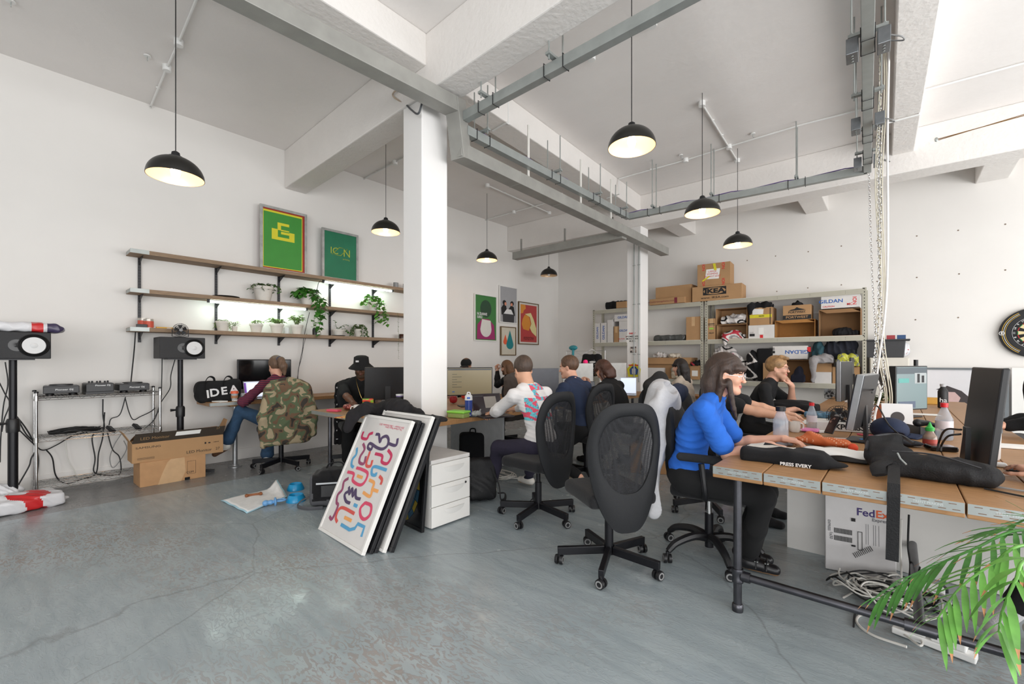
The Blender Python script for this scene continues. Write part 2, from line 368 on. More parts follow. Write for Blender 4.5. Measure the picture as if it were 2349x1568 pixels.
    bp = N.new('ShaderNodeBump'); bp.inputs['Strength'].default_value = .25; bp.inputs['Distance'].default_value = .004; L.new(fine.outputs[0], bp.inputs['Height']); L.new(bp.outputs[0], b.inputs['Normal'])
    return m
XL, YB, ZC = -6.5, 9.3, 4.24
MB().box(XL - .2, 6.2, -5, YB + .2, -.1, 0).build('floor', floor_mat(), kind='structure', smooth=0)
MB().box(XL - .2, XL, -5, YB + .2, 0, ZC + .2).build('wall_left', white, kind='structure', smooth=0)
wb = MB(); wb.box(XL, 6.2, YB, YB + .2, 0, ZC + .2); WB = wb.build('wall_back', white, kind='structure', smooth=0)
MB().box(XL, -1.8, -5.2, -5, 0, ZC).build('wall_rear_light_block', white, kind='structure', smooth=0)  # unseen partial wall, added to block world light from the rear left
MB().box(XL, 6.2, -5, YB, ZC, ZC + .2).build('ceiling', ceilm, kind='structure', smooth=0)
nh = MB()   # plugged screw holes in rows across the back wall
for px, py in ((1714, 597), (1779, 587), (1854, 577), (1930, 564), (2012, 552), (2103, 541), (2198, 528), (2306, 514), (1782, 668), (1853, 660), (1930, 653), (2012, 645), (2103, 636), (2200, 628), (2306, 619), (2100, 733), (2198, 728)):
    p = at(px, py, y=YB); nh.lathe([(.011, 0), (.008, .003), (.003, -.001)], 8, (p.x, p.y - .001, p.z), Mx.Rotation(R(90), 4, 'X'))
nh.build('screw_holes', mat('filler', '8d7d70', .9), parent=WB)
def skew(name, pts, z0, z1, m=beamm, bev=.012):   # pts: four plan corners
    mb = MB(); n = len(pts); mb.add([(x, y, z) for z in (z0, z1) for x, y in pts], [tuple(range(n - 1, -1, -1)), tuple(range(n, 2 * n))] + [(i, (i + 1) % n, (i + 1) % n + n, i + n) for i in range(n)])
    return mb.build(name, m, kind='structure', smooth=0, bev=bev)
skew('trim_1', [(-3.2, -5), (-3.2, 2.52), (-3.48, 2.52), (-3.48, -5)], 3.95, ZC)
skew('trim_2', [(-3.23, 2.78), (-3.46, 7.56), (-3.80, 7.56), (-3.52, 2.78)], 3.94, ZC)
skew('trim_3', [(-6.5, 2.62), (-1.5, 2.46), (6, 2.2), (6, 2.5), (-1.5, 2.73), (-6.5, 2.92)], 3.71, ZC)
skew('trim_4', [(-6.5, 7.35), (-3.4, 7.5), (1.1, 7.62), (6.1, 7.75), (6.1, 8.1), (1.1, 7.98), (-3.4, 7.86), (-6.5, 7.7)], 3.70, ZC)
skew('trim_5', [(.03, 2.6), (-.05, 7.7), (.17, 7.7), (.3, 2.6)], 3.95, ZC)
skew('trim_6', [(-.0, -5), (-.02, 2.4), (.3, 2.4), (.3, -5)], 3.95, ZC)
for i, (a, b) in enumerate(((1505, 1561), (1821, 1878), (2266, 2330))):   # short stub beams between the back beam and the wall
    xa = at(a, 500, y=8.1).x; xb = xa + .33; skew('trim_%d' % (7 + i), [(xa, 7.85), (xb, 7.85), (xb, YB), (xa, YB)], 3.86, ZC)
skew('trim_10', [(-3.6, 2.55), (-3.31, 2.55), (-3.31, 2.86), (-3.6, 2.86)], 0, 3.72, colm, .01)
skew('trim_11', [(-3.73, 7.52), (-3.46, 7.52), (-3.46, 7.83), (-3.73, 7.83)], 0, 3.72, colm, .01)
MB().box(XL, XL + .012, -5, 9.3, 0, .14).build('baseboard_left', white, kind='structure', smooth=0, bev=.004)
# ------------------------------------------------------------ steel cable trunking
def flat(mb, a, b, w, h): return mb.bar(a, b, w, h)
t = thing('steel_trunking', 'large weathered galvanised steel trunking box dropping past the near white column', 'trunking', (-3.1, 2.6, 3.6), 0)
tb = t.location
def L_(*p): return V(p) - tb
mb = MB(); TW, TH = .15, .13
A0 = at(572, 2, z=3.63); A1 = at(1040, 245, z=3.63)
A0 = A1 + (A0 - A1) * 1.8
D0 = A1; D1 = V((A1.x - .02, A1.y + .1, 3.25)); far = at(1436, 535, z=3.25); far2 = at(1525, 578, z=3.25)
flat(mb, A0 - tb, A1 - tb, TW, TH); mb.build('upper_run', steel, t, smooth=0, bev=.004)
flat(MB(), A1 + V((0, .02, .065)) - tb, D1 + V((0, .02, -.065)) - tb, TW, TH).build('drop_section', steel, t, smooth=0, bev=.004)
mb = MB(); flat(mb, D1 + V((0, -.05, 0)) - tb, far2 - tb, TW, TH)
for k in range(1, 6): p = D1.lerp(far2, k / 6.3); q = D1.lerp(far2, k / 6.3 + .004); mb.bar(p - tb, q - tb, TW + .006, TH + .006)
mb.build('lower_run', steel, t, smooth=0, bev=.004)
for k in (.3, .62, .86): p = D1.lerp(far, k) - tb; MB().bar(p + V((0, 0, .06)), p + V((0, 0, .68)), .03, .012).build('hanger_strap', cablew, t, smooth=0)
t = thing('steel_trunking', 'grey steel trunking run ending on the far left, under the back beam', 'trunking', far, 0)
e = at(1181, 588, z=3.25); mb = MB(); mb.bar((0, -.05, -.03), e - far + V((0, 0, 0)), .14, .13); mb.build('trunking_body', steel, t, smooth=0, bev=.004)
for k in (.1, .5, .93): p = (e - far) * k; MB().bar(p + V((0, 0, .05)), p + V((0, 0, .3)), .03, .02).build('hanger_strap', steel, t, smooth=0)
# zinc strut frame hung under the ceiling
def strutrun(label, a, b, hangs, w=.07, h=.085, cable=True, top=ZC - .002):
    t = thing('cable_trunking', label, 'trunking', a); d = b - a
    MB().bar((0, 0, 0), d, w, h).build('channel', strut, t, smooth=0, bev=.003)
    x = d.cross(V((0, 0, 1))).normalized()
    for k in hangs:
        p = d * k; m = MB(); m.bar(p - x * .11 + V((0, 0, h / 2 + .02)), p + x * .11 + V((0, 0, h / 2 + .02)), .04, .02); m.build('cross_bracket', strut, t, smooth=0)
        for s in (-1, 1):
            m = MB(); q = p + x * .09 * s; m.tube([q + V((0, 0, .02)), q + V((0, 0, top - (a + p).z))], .0065, 6); m.lathe([(.012, 0), (.012, .012)], 6, q + V((0, 0, h / 2 + .03))); m.build('threaded_rod', strut, t)
        for s in (-.09, .09):
            m = MB(); c = p + d.normalized() * s
            m.tube([c - x * (w / 2 + .004) + V((0, 0, -h / 2 - .004)), c + x * (w / 2 + .004) + V((0, 0, -h / 2 - .004)), c + x * (w / 2 + .004) + V((0, 0, h / 2 + .01)), c - x * (w / 2 + .004) + V((0, 0, h / 2 + .01))], .004, 5, close=True)
            m.build('cable_tie', blackp, t)
    if cable:
        n = 14; m = MB(); m.tube([d * (i / n) + V((0, 0, h / 2 + .012 + .012 * math.sin(i * 2.1))) for i in range(n + 1)], .006, 6); m.build('purple_cable', mat('purple_cable', '5c4488', .5), t, label='purple cable lying in the channel')
    return t
S0 = at(1068, 268, z=3.55); S1 = at(1562, 0, z=3.55); S1 = S0 + (S1 - S0) * 1.15
strutrun('grey strut trunking crossing from the near column towards the top centre', S0, S1, (.13, .45), cable=False)
S2 = at(1068, 300, z=3.45); S3 = at(1441, 497, z=3.5)
strutrun('grey strut trunking with purple cable running from the near column to the far column', S2, S3, (.06, .42, .7, .93), top=3.94)
S4 = at(1990, 389, z=3.5)
strutrun('grey strut trunking with purple cable running along the front of the back beam', S3, S4, (.14, .42, .76))
S5 = at(1991, 0, z=3.5); S5 = S4 + (S5 - S4) * 1.1
tt = strutrun('grey strut trunking on the right with socket boxes, chains and rods', S4, S5, (.12, .3, .52, .78))
d = S5 - S4; dn = d.normalized(); x = dn.cross(V((0, 0, 1))).normalized()
bxs = mat('steel_box', '84888c', .35, .8, var=.15)
for k in (.1, .4, .78):
    for s in (-1, 1):
        c = S4 + d * k + x * (.085 * s); q = thing('socket_box', 'galvanised socket box on the %s of the right-hand trunking, %s' % (('right', 'left')[s < 0], {.1: 'next to the back beam', .4: 'halfway along', .78: 'nearest the camera'}[k]), 'socket box', c - V((0, 0, .05)), math.atan2(dn.y, dn.x))
        MB().box(-.07, .07, -.035, .035, -.04, .07).build('box_body', bxs, q, smooth=0, bev=.004)
        
        for j in (-.035, 0, .035): m = MB(); m.lathe([(.008, 0), (.006, .002)], 8, (j, 0, -.042), Mx.Rotation(math.pi, 4, 'X')); m.build('knockout', strut, q)
        if s < 0: MB().tube(spl([(.06, .035 * 1, 0), (.05, .09, -.03), (-.02, .1, -.02), (-.06, .035, .03)]), .005, 6).build('flex', greyp, q)
# ------------------------------------------------------------ surface conduits on the ceiling
def conduit(label, pts, boxes=(), r=.011):
    pts = [V(p) for p in pts]; t = thing('conduit', label, 'conduit', pts[0]); o = pts[0]
    m = MB(); m.tube([p - o for p in pts], r, 8); m.build('pipe', whitep, t)
    for a, b in zip(pts, pts[1:]):
        n = int((b - a).length / .45)
        for i in range(1, n): c = a.lerp(b, i / n) - o; cl = MB(); cl.ell(c + V((0, 0, .005)), (.024, .024, .014), 8); cl.build('saddle_clip', whitep, t)
    for b in boxes: m = MB(); m.lathe([(.001, -.035), (.034, -.034), (.038, -.028), (.038, .02)], 20, V(b) - o); m.build('junction_box', whitep, t)
    return t
zc = ZC - .02; J = lambda px, py: at(px, py, z=zc)
conduit('white conduit crossing the left ceiling bay with two junction boxes', [at(345, 247, x=XL + .02), J(346, 243), J(383, 155), J(410, 97), J(448, 5), J(458, -20)], [J(383, 155), J(410, 97)])
conduit('long white conduit across the middle ceiling bay beyond the near beam', [at(1130, 300, z=3.93), at(1163, 281, z=3.93), V((J(1166, 225).x, J(1166, 225).y, 3.93)), J(1166, 225), J(1357, 130), J(1497, 52), J(1600, 0), J(1640, -20)], [J(1357, 130), J(1497, 52)])
conduit('white conduit with ceiling roses running along the back of the middle bay', [at(1392, 455, z=3.93), at(1420, 445, z=3.93), at(1420, 410, z=zc), J(1573, 367), J(1672, 336), J(1838, 286), J(1965, 254), J(1990, 248)], [J(1573, 367), J(1672, 336)])
conduit('short white conduit joining two pendant lamp roses', [J(1610, 237), J(1691, 368)], [J(1610, 237), J(1691, 368)])
conduit('white conduit crossing the right-hand longitudinal beam and the right bay', [at(2035, 282, z=3.93), at(2108, 263, z=3.93), J(2118, 208), J(2349, 145), J(2400, 131)])
conduit('white conduit on the far left bay ceiling with a joint box', [J(826, 415), J(906, 372), J(960, 345)], [J(906, 372)])
conduit('white conduit crossing the far middle bay with a joint box', [J(1098, 509), J(1179, 486), J(1270, 461)], [J(1179, 486)])
conduit('short white conduit between the two furthest pendant roses', [J(1118, 425), J(1260, 488)], [J(1118, 425), J(1260, 488)])
t = thing('metal_conduit', 'two thin steel conduits running down the far white column', 'conduit', (-3.6, 7.5, 2.0))
for px in (1455, 1466):
    p = at(px, 600, y=7.5); m = MB(); m.tube([(p.x + 3.6, -.01, -1.1), (p.x + 3.6, -.01, 1.5), (p.x + 3.56, -.02, 1.58)], .011, 8)
    for z in (-.6, .3, 1.0): m.ell((p.x + 3.6, -.01, z), (.026, .012, .012), 8)
    m.build('pipe', strut, t)
tg = thing('ceiling_hook', 'small white hook under the left ceiling bay', 'hook', J(338, 130)); MB().lathe([(.03, 0), (.03, .01), (.004, .02)], 12, (0, 0, 0)).build('plate', whitep, tg); MB().tube(spl([(0, 0, 0), (0, 0, -.03), (.012, 0, -.045), (.02, 0, -.03)]), .003, 6).build('hook', strut, tg)
for (px, py), lb in (((1562, 357), 'small hook on the ceiling beside the back conduit, nearer the far column'), ((1727, 308), 'small hook on the ceiling beside the back conduit, nearer the right trunking'), ((25, 5), 'small hook at the top left corner of the ceiling')): dup(tg, J(px, py), label=lb)
# pinned cable looped by the near column head
t = thing('electrical_cable', 'grey cable loop poking out beside the near column top', 'cable', at(905, 215, y=2.5)); o = t.location
pts = [at(924, 203, y=2.5), at(905, 210, y=2.5), at(903, 222, y=2.52), at(932, 240, y=2.54)]
MB().tube([p - o for p in spl(pts)], .008, 8).build('beige_sheath', mat('beige_cable', 'b9a896', .6), t)
pts = [at(932, 240, y=2.54), at(945, 253, y=2.5), at(960, 260, y=2.48), at(970, 228, y=2.5)]
MB().tube([p - o for p in spl(pts)], .009, 8).build('grey_sheath', mat('grey_cable', '4b4e52', .5), t)
# brass curtain wire on the back beam, right
a = at(2148, 320, y=7.6); b = at(2349, 265, y=7.62); b = a + (b - a) * 1.6
t = thing('tension_wire', 'brass coloured wire stretched along the back beam at top right', 'wire', a)
m = MB(); m.tube([(0, 0, 0), b - a], .005, 6); m.tube([(.02, 0, -.012), b - a + V((0, 0, .03))], .004, 6); m.build('wire', mat('brass', '8a6a45', .35, .8), t); MB().ell((0, 0, 0), (.018, .01, .03), 8).build('wall_hook', strut, t)
# ------------------------------------------------------------ pendant lamps
shade_o = mat('lamp_shade_black', '262523', .32, .2, var=.08); shade_i = mat('lamp_shade_gold', 'f0cfa8', .4, .15, var=.03)
bulbm = mat('lit_bulb', 'ffd9ae', .3, emit=60, var=0)
def pendant(px, py, rimw, rose, label, lit=True, ltop=None):
    # rim centre at (px,py); true rim radius .19 m
    d = FPX * .37 / rimw; p = at(px, py, d=d); rz_ = at(*rose, z=zc) if rose else None
    t = thing('pendant_lamp', label, 'pendant lamp', (p.x, p.y, p.z), 0, 'black dome pendant lamps')
    prof = [(.185 * math.cos(a), .158 * math.sin(a)) for a in np.linspace(0, R(84), 12)]
    m = MB(); m.lathe(prof, 40, cap=False); inner = [(.181 * math.cos(a), .153 * math.sin(a)) for a in np.linspace(0, R(85), 12)]
    m.m = 1; m.lathe(inner[::-1], 40, cap=False); m.m = 0; m.lathe([(.181, 0), (.185, 0)], 40, cap=False); m.build('lamp_shade', [shade_o, shade_i], t)
    m = MB(); m.lathe([(.05, .150), (.05, .158), (.03, .165), (.026, .19), (.012, .2)], 20); m.build('cap', blackp, t)
    m = MB(); m.tube([(0, 0, .19), (0, 0, ZC - p.z)], .0035, 6); m.build('cord', cableb, t)
    m = MB(); m.lathe([(.001, -.05), (.022, -.045), (.03, -.02), (.034, .0), (.03, .02), (.018, .06), (.014, .09)], 16, (0, 0, .045)); m.build('bulb', bulbm if lit else whitep, t)
    if not rose: m = MB(); m.lathe([(.04, 0), (.04, .02)], 16, (0, 0, ZC - p.z - .02)); m.build('ceiling_rose', whitep, t)
    return t
pendant(403, 407, 111, (410, 97), 'black dome pendant lamp hanging over the left shelves, largest on the left')
pendant(1449, 338, 107, None, 'black dome pendant lamp at top centre right, the largest of them')
pendant(885, 533, 64, None, 'black dome pendant lamp just left of the near white column')
pendant(1117, 597, 48, (1118, 425), 'black dome pendant lamp above the four wall posters')
pendant(1259, 632, 39, (1260, 488), 'smallest unlit black dome pendant lamp near the far corner', lit=False)
pendant(1611, 490, 77, (1610, 237), 'black dome pendant lamp right of the far column, higher of that pair')
pendant(1692, 563, 61, (1691, 368), 'black dome pendant lamp above the furniture store cardboard boxes, lower of that pair')
Q90 = R(90)
def carton(label, c, s, rz=0, m=card, open_=None, flap=.1, name='cardboard_box', group=None, tape=None, cat='box', th=.005, flaps=None, lid=None):
    w, d, h = s; mb = MB()
    if not open_: mb.box(-w / 2, w / 2, -d / 2, d / 2, 0, h)
    else:
        mb.box(-w / 2, w / 2, -d / 2, d / 2, 0, th); mb.box(-w / 2, -w / 2 + th, -d / 2, d / 2, th, h); mb.box(w / 2 - th, w / 2, -d / 2, d / 2, th, h)
        mb.box(-w / 2 + th, w / 2 - th, d / 2 - th, d / 2, th, h)
        if open_ == 'front': mb.box(-w / 2 + th, w / 2 - th, -d / 2, d / 2 - th, h - th, h)
        else: mb.box(-w / 2 + th, w / 2 - th, -d / 2, -d / 2 + th, th, h)
    o = mb.build(name, m, smooth=0, loc=c, rz=rz, label=label, cat=cat, group=group, bev=.0 if open_ else .003)
    f = flap
    def fl(a, b, n):   # flap hinged on edge a-b, leaning towards n
        MB().add([V(a), V(b), V(b) + V(n), V(a) + V(n)], [(0, 1, 2, 3)]).build('flap', m, o, smooth=0, solid=.004)
    for k in (flaps or ''):
        if k == 'f': fl((-w / 2, -d / 2, h), (w / 2, -d / 2, h), (0, -f * .75, f * .65))
        if k == 'b': fl((-w / 2, d / 2, h), (w / 2, d / 2, h), (0, f * .3, f))
        if k == 'l': fl((-w / 2, -d / 2, h), (-w / 2, d / 2, h), (-f * .5, 0, f * .9))
        if k == 'r': fl((w / 2, -d / 2, h), (w / 2, d / 2, h), (f * .5, 0, f * .9))
        if k == 'd': fl((-w / 2, -d / 2, h), (w / 2, -d / 2, h), (0, -f * .5, -f * .8))
        if k == 'm': fl((-w / 2, -d / 2 - .002, h - .002), (w * .3, -d / 2 - .002, h - .002), (w * .2, -f * .15, -f * .5))
    if tape: m_ = MB(); m_.box(-.03, .03, -d / 2 - .0008, d / 2, h - .001, h + .0008); m_.box(-.03, .03, -d / 2 - .001, -d / 2, h * .6, h); m_.build('packing_tape', tape, o, smooth=0)
    return o
def fprint(o, d, items, mi, name='lettering', y=None):   # flat print on the front (-y) face of o; items: ('t',text,x,z,size,bold,sx) or ('r',x0,x1,z0,z1) or ('p',[(x,z)..])
    m = MB(); yy = -d / 2 - .0015 if y is None else y
    for i, it in enumerate(items):
        e = yy - .0003 * i
        if it[0] == 't': m.text(it[1], it[4], fr((it[2], e, it[3]), (it[7] if len(it) > 7 else 1, 0, 0) if not (len(it) > 7 and it[7] == 'v') else (0, 0, 1), (0, 0, it[7] if len(it) > 7 else 1) if not (len(it) > 7 and it[7] == 'v') else (-1, 0, 0)), it[5], sx=it[6] if len(it) > 6 else 1)
        elif it[0] == 'r': m.add([(it[1], e, it[3]), (it[2], e, it[3]), (it[2], e, it[4]), (it[1], e, it[4])], [(0, 1, 2, 3)])
        else: m.poly([(x, e, z) for x, z in it[1]])
    return m.build(name, mi, o, smooth=0)
# ------------------------------------------------------------ wall shelves
SX = -6.22
for z, nm in ((2.5, 'top'), (2.075, 'middle'), (1.655, 'bottom')):
    b = MB().box(XL + .02, SX, .92, 5.25, z - .045, z).build('wall_shelf', shelfw, smooth=0, bev=.003, label='long scaffold board shelf on the left wall, %s of the three' % nm, cat='shelf', group='scaffold board shelves')
    MB().box(SX - .01, SX + .0015, .917, 1.08, z - .043, z + .001).build('metal_end_strip', strut, b, smooth=0)
    MB().box(XL + .04, SX - .0, .9185, .9215, z - .04, z - .005).build('end_plate', strut, b, smooth=0)
rails = [1.037, 1.787, 2.539, 3.273, 4.006, 4.75]
slot = mat('slot_dark', '4a4a4e', .5)
up0 = None
for i, y in enumerate(rails):
    lb = 'black slotted shelf upright on the left wall, ' + ('number one from the left end', 'second from the left end', 'in the middle left, beside the ivy pot', 'behind the lit grow lamp', 'behind the hanging pothos plant', 'hidden behind the column')[i]
    if up0: dup(up0, (XL + .012, y, 0), label=lb); continue
    t = thing('shelf_upright', lb, 'bracket', (XL + .012, y, 0), Q90, 'slotted shelf uprights'); up0 = t
    MB().box(-.013, .013, -.012, .012, 1.5, 2.47).build('rail', blackm, t, smooth=0)
    m = MB()
    for k in range(30):
        for s in (-.006, .006): m.box(s - .002, s + .002, -.013, -.012, 1.52 + k * .032, 1.538 + k * .032)
    m.build('slots', slot, t, smooth=0)
    for z in (2.455, 2.03, 1.61):
        MB().prism([(-.2 + .0, 0), (0, 0), (0, -.085)], -.0015, .0015, Mx(((0, 1, 0, 0), (1, 0, 0, -.012), (0, 0, 1, z), (0, 0, 0, 1)))).build('bracket', blackm, t, smooth=0)
# grow tubes
tubem = mat('grow_tube_lit', 'eafff4', .3, emit=34, var=0)
for (a, b, z, lb) in ((at(478, 688, x=-6.27).y, at(703, 712, x=-6.27).y, 2.012, 'lit fluorescent grow tube under the middle shelf'), (at(742, 650, x=-6.27).y, at(900, 672, x=-6.27).y, 2.435, 'lit fluorescent grow tube under the top shelf')):
    t = thing('tube_light', lb, 'light', (-6.27, (a + b) / 2, z), Q90); h = (b - a) / 2
    MB().box(-h, h, -.014, .014, .004, .018).build('batten', whitep, t, smooth=0)
    MB().tube([(-h + .02, 0, -.008), (h - .02, 0, -.008)], .011, 12).build('tube', tubem, t)
    for s in (-1, 1): MB().box(s * h - .012, s * h + .012, -.016, .016, -.02, .018).build('end_cap', blackp, t, smooth=0)
# ------------------------------------------------------------ framed screens on the top shelf
def rect_frame(name, lb, cat, y0, y1, z0, z1, x, fm, w=.035, dp=.03, lean=0):
    t = thing(name, lb, cat, (x, (y0 + y1) / 2, z0), Q90); t.rotation_euler = (0, 0, Q90); W_ = (y1 - y0) / 2; H = z1 - z0; m = MB()
    m.box(-W_, W_, -dp, 0, 0, w); m.box(-W_, W_, -dp, 0, H - w, H); m.box(-W_, -W_ + w, -dp, 0, w, H - w); m.box(W_ - w, W_, -dp, 0, w, H - w)
    m.build('frame', fm, t, smooth=0, bev=.002); return t, W_, H
alu = mat('worn_aluminium', 'a9a9a6', .5, .3, var=.2, sc=12); yel = mat('screen_yellow', 'dcd22e', .6, var=.03); grn = mat('screen_green', '3c8f34', .55, var=.05, sc=6); red = mat('screen_red', 'a03020', .6)
t, w, h = rect_frame('screen_print_frame', 'tall aluminium screen frame with yellow block logo on bright green, on top shelf', 'frame', 2.26, 2.88, 2.5, 3.375, -6.4, alu)
MB().box(-w + .03, w - .03, -.02, -.012, .03, h - .03).build('mesh_red', red, t, smooth=0)
MB().box(-w + .03, w - .065, -.0215, -.02, .05, h - .055).build('mesh_yellow', yel, t, smooth=0)
MB().box(-w + .045, w - .075, -.023, -.0215, .06, h - .08).build('mesh_green', grn, t, smooth=0)
s = .30 / 180; ox = -.165; oz = h - .3
fprint(t, 0, [('r', ox + a * s, ox + b * s, oz - d_ * s + .1, oz - c_ * s + .1) for a, b, c_, d_ in ((45, 137, 0, 22), (45, 72, 20, 62), (72, 137, 55, 65), (0, 47, 56, 143), (40, 180, 118, 143), (137, 180, 68, 143), (72, 140, 72, 92))], yel, 'logo', y=-.024)
dg = mat('screen_dark_green', '1d7351', .55, var=.1, sc=5)
t, w, h = rect_frame('screen_print_frame', 'smaller aluminium screen frame with yellow lettering on dark green, on top shelf', 'frame', 3.1, 3.68, 2.5, 3.25, -6.4, alu)
MB().box(-w + .03, w - .03, -.02, -.012, .03, h - .03).build('mesh_green', dg, t, smooth=0)
yel2 = mat('dull_yellow_ink', 'a9b33c', .6)
m = MB(); c = h * .58
m.text('IC', .14, fr((-.1, -.022, c), (1, 0, 0), (0, 0, 1)), 0); m.text('N', .16, fr((.1, -.0222, c - .01), (1, 0, 0), (0, 0, 1)), 0); m.text('printing', .035, fr((.09, -.022, c - .1), (1, 0, 0), (0, 0, 1)), 0)
m.tube([(-.14, -.022, c - .055), (-.02, -.022, c + .065), (.11, -.022, c + .065), (-.0, -.022, c - .055)], .005, 4, close=True)
m.build('lettering', yel2, t, smooth=0)
# ------------------------------------------------------------ potted plants
def leafshape(mb, p, d, n, L, w, curl=.3):
    d = V(d).normalized(); n = V(n); s = d.cross(n)
    if s.length < 1e-4: s = d.orthogonal()
    s.normalize(); u = s.cross(d); p = V(p)
    a = p + d * L * .35 + s * w + u * .02 * L; b = p + d * L * .35 - s * w + u * .02 * L; c = p + d * L * .38 - u * .06 * L; e = p + d * L - u * L * curl
    a2 = p + d * L * .7 + s * w * .7 - u * L * curl * .4; b2 = p + d * L * .7 - s * w * .7 - u * L * curl * .4; c2 = p + d * L * .72 - u * L * (curl * .4 + .05)
    mb.add([p, a, c, b, a2, c2, b2, e], [(0, 2, 1), (0, 3, 2), (1, 2, 5, 4), (2, 3, 6, 5), (4, 5, 7), (5, 6, 7)])
def foliage(t, stems, L, w, step, leafm, seed, curl=.3, stemr=.0025, nm='foliage'):
    rg = random.Random(seed); m = MB(); sm = MB()
    for st in stems:
        P = spl(st, 6); sm.tube(P, stemr, 5); acc = rg.random() * step
        for a, b in zip(P, P[1:]):
            acc += (b - a).length
            while acc > step:
                acc -= step; ang = rg.random() * 6.28; d = (b - a).normalized() * .4 + V((math.cos(ang), math.sin(ang), rg.uniform(-.3, .5))); k = rg.uniform(.7, 1.2)
                leafshape(m, b, d, V((rg.uniform(-.5, .5), rg.uniform(-.5, .5), 1)), L * k, w * k, curl)
    m.build(nm, leafm, t, smooth=180); sm.build('stems', mat('plant_stem', '5a6b32', .6), t)
def pot(t, r, h, m=potw, taper=.72, rim=True, soil=True):
    pr = [(r * taper, 0), (r * .98, h * .8 if rim else h)] + ([(r * 1.08, h * .8), (r * 1.08, h)] if rim else []) + [(r * .9, h), (r * .86, h * .86), (0, h * .86)]
    MB().lathe(pr, 24).build('pot', m, t)
    if soil: MB().lathe([(r * .87, h * .88), (0, h * .9)], 16).build('soil', mat('soil', '3b3028', .95), t)
def stems_round(n, r, z0, spread, rise, drop, seed, ry=.7):
    rg = random.Random(seed); out = []
    for i in range(n):
        a = 6.28 * i / n + rg.uniform(-.3, .3); k = rg.uniform(.6, 1.1); c = math.cos(a); s_ = math.sin(a) * ry
        out.append([(c * r * .3, s_ * r * .3, z0), (c * spread * .5 * k, s_ * spread * .5 * k, z0 + rise * k), (c * spread * k, s_ * spread * k, z0 + rise * .5 * k - drop * k * .3), (c * spread * 1.15 * k, s_ * spread * 1.15 * k, z0 - drop * k)])
    return out
def plant(px, py, x, z, lb, r, h, stems, L, w, step, lm, seed, name='potted_plant', **kw):
    p = at(px, py, x=x); t = thing(name, lb, 'plant', (x, p.y, z), Q90, None); pot(t, r, h, kw.get('pm', potw), kw.get('taper', .72), kw.get('rim', True))
    foliage(t, stems, L, w, step, lm, seed, kw.get('curl', .3)); return t
PX_ = -6.33
ivy = mat('ivy_leaf', '4c6a3c', .5, var=.4, sc=20); pale = mat('pale_leaf', '7f9f5c', .5, var=.35, sc=20)
plant(604, 685, PX_, 2.075, 'ivy in a large white flowerpot on the middle shelf', .115, .19, stems_round(9, .1, .19, .2, .04, .06, 3), .045, .018, .022, ivy, 3)
plant(704, 700, PX_ + .02, 2.075, 'bright green pothos trailing far over the middle shelf edge', .09, .15, stems_round(9, .09, .15, .17, .08, .05, 5) + [[(.05, -.03, .15), (.1, -.12, .12), (.13, -.15, -.1), (.11, -.15, -.3), (.13, -.15, -.42)], [(.02, -.05, .15), (.06, -.13, .1), (.07, -.15, -.1), (.09, -.15, -.22)], [(.08, -.02, .15), (.17, -.12, .08), (.2, -.14, -.08), (.19, -.14, -.16)]], .085, .034, .022, leaf, 5)
plant(856, 718, PX_ + .02, 2.075, 'bright green pothos at the right end of the middle shelf', .075, .14, stems_round(8, .08, .14, .15, .09, .04, 6) + [[(.05, -.03, .14), (.12, -.12, .1), (.15, -.14, -.1), (.17, -.14, -.2)], [(-.02, -.05, .14), (-.02, -.13, .05), (0, -.14, -.12), (-.01, -.14, -.2)], [(.02, -.05, .14), (.06, -.13, .08), (.1, -.14, -.02), (.09, -.14, -.14)]], .075, .03, .024, leafb, 6)
BZ = 1.655
plant(511, 752, PX_, BZ, 'trailing succulent in white pot, leftmost in the grow light', .075, .125, stems_round(7, .07, .125, .1, .02, .1, 7), .03, .01, .016, pale, 7)
plant(538, 755, PX_, BZ, 'tiny spiky plant in small grey cup pot under the grow light', .035, .07, [[(0, 0, .07), (c * .02, s_ * .02, .09), (c * .035, s_ * .035, .12)] for c, s_ in ((1, 0), (-1, 0), (0, 1), (0, -1), (.7, .7), (-.7, .7))], .05, .009, .02, pale, 8, taper=.8, rim=False)
plant(588, 757, PX_, BZ, 'low leafy plant in white pot, middle of the grow light', .075, .115, stems_round(6, .07, .115, .1, .05, -.02, 9), .035, .012, .016, pale, 9)
plant(635, 760, PX_, BZ, 'bushy variegated plant in white pot before the third shelf upright', .082, .13, stems_round(10, .07, .13, .11, .07, -.03, 10), .045, .014, .014, pale, 10)
plant(681, 762, PX_, BZ, 'tall bushy plant in white pot beside the hanging cable', .078, .13, stems_round(10, .07, .13, .1, .12, -.1, 11), .045, .013, .016, pale, 11)
t = plant(776, 768, PX_, BZ + .012, 'arching plant in shallow white bowl pot on a dark saucer', .085, .085, [[(0, 0, .08), (-.04, 0, .15), (-.05, 0, .22)], [(0, 0, .08), (.03, 0, .13), (.1, -.02, .16), (.13, -.03, .15)], [(.02, 0, .08), (.1, -.03, .1), (.14, -.06, .04), (.15, -.06, -.02)]], .055, .022, .03, leaf, 12, taper=.75)
MB().lathe([(.06, -.012), (.1, -.004), (.1, 0), (0, 0)], 24).build('saucer', blackp, t)
plant(822, 772, PX_ + .02, BZ, 'small leaved creeper spilling over a pot on the bottom shelf', .07, .12, stems_round(14, .07, .12, .13, .07, .1, 13), .03, .013, .014, ivy, 13)
def jar(px, py, x, z, lb, prof, m, name='jar', cat='jar', extra=None, n=20):
    p = at(px, py, x=x); t = thing(name, lb, cat, (x, p.y, z), Q90); MB().lathe(prof, n).build('body', m, t)
    if extra: MB().lathe(extra[1], n).build(extra[0], extra[2], t)
    return t
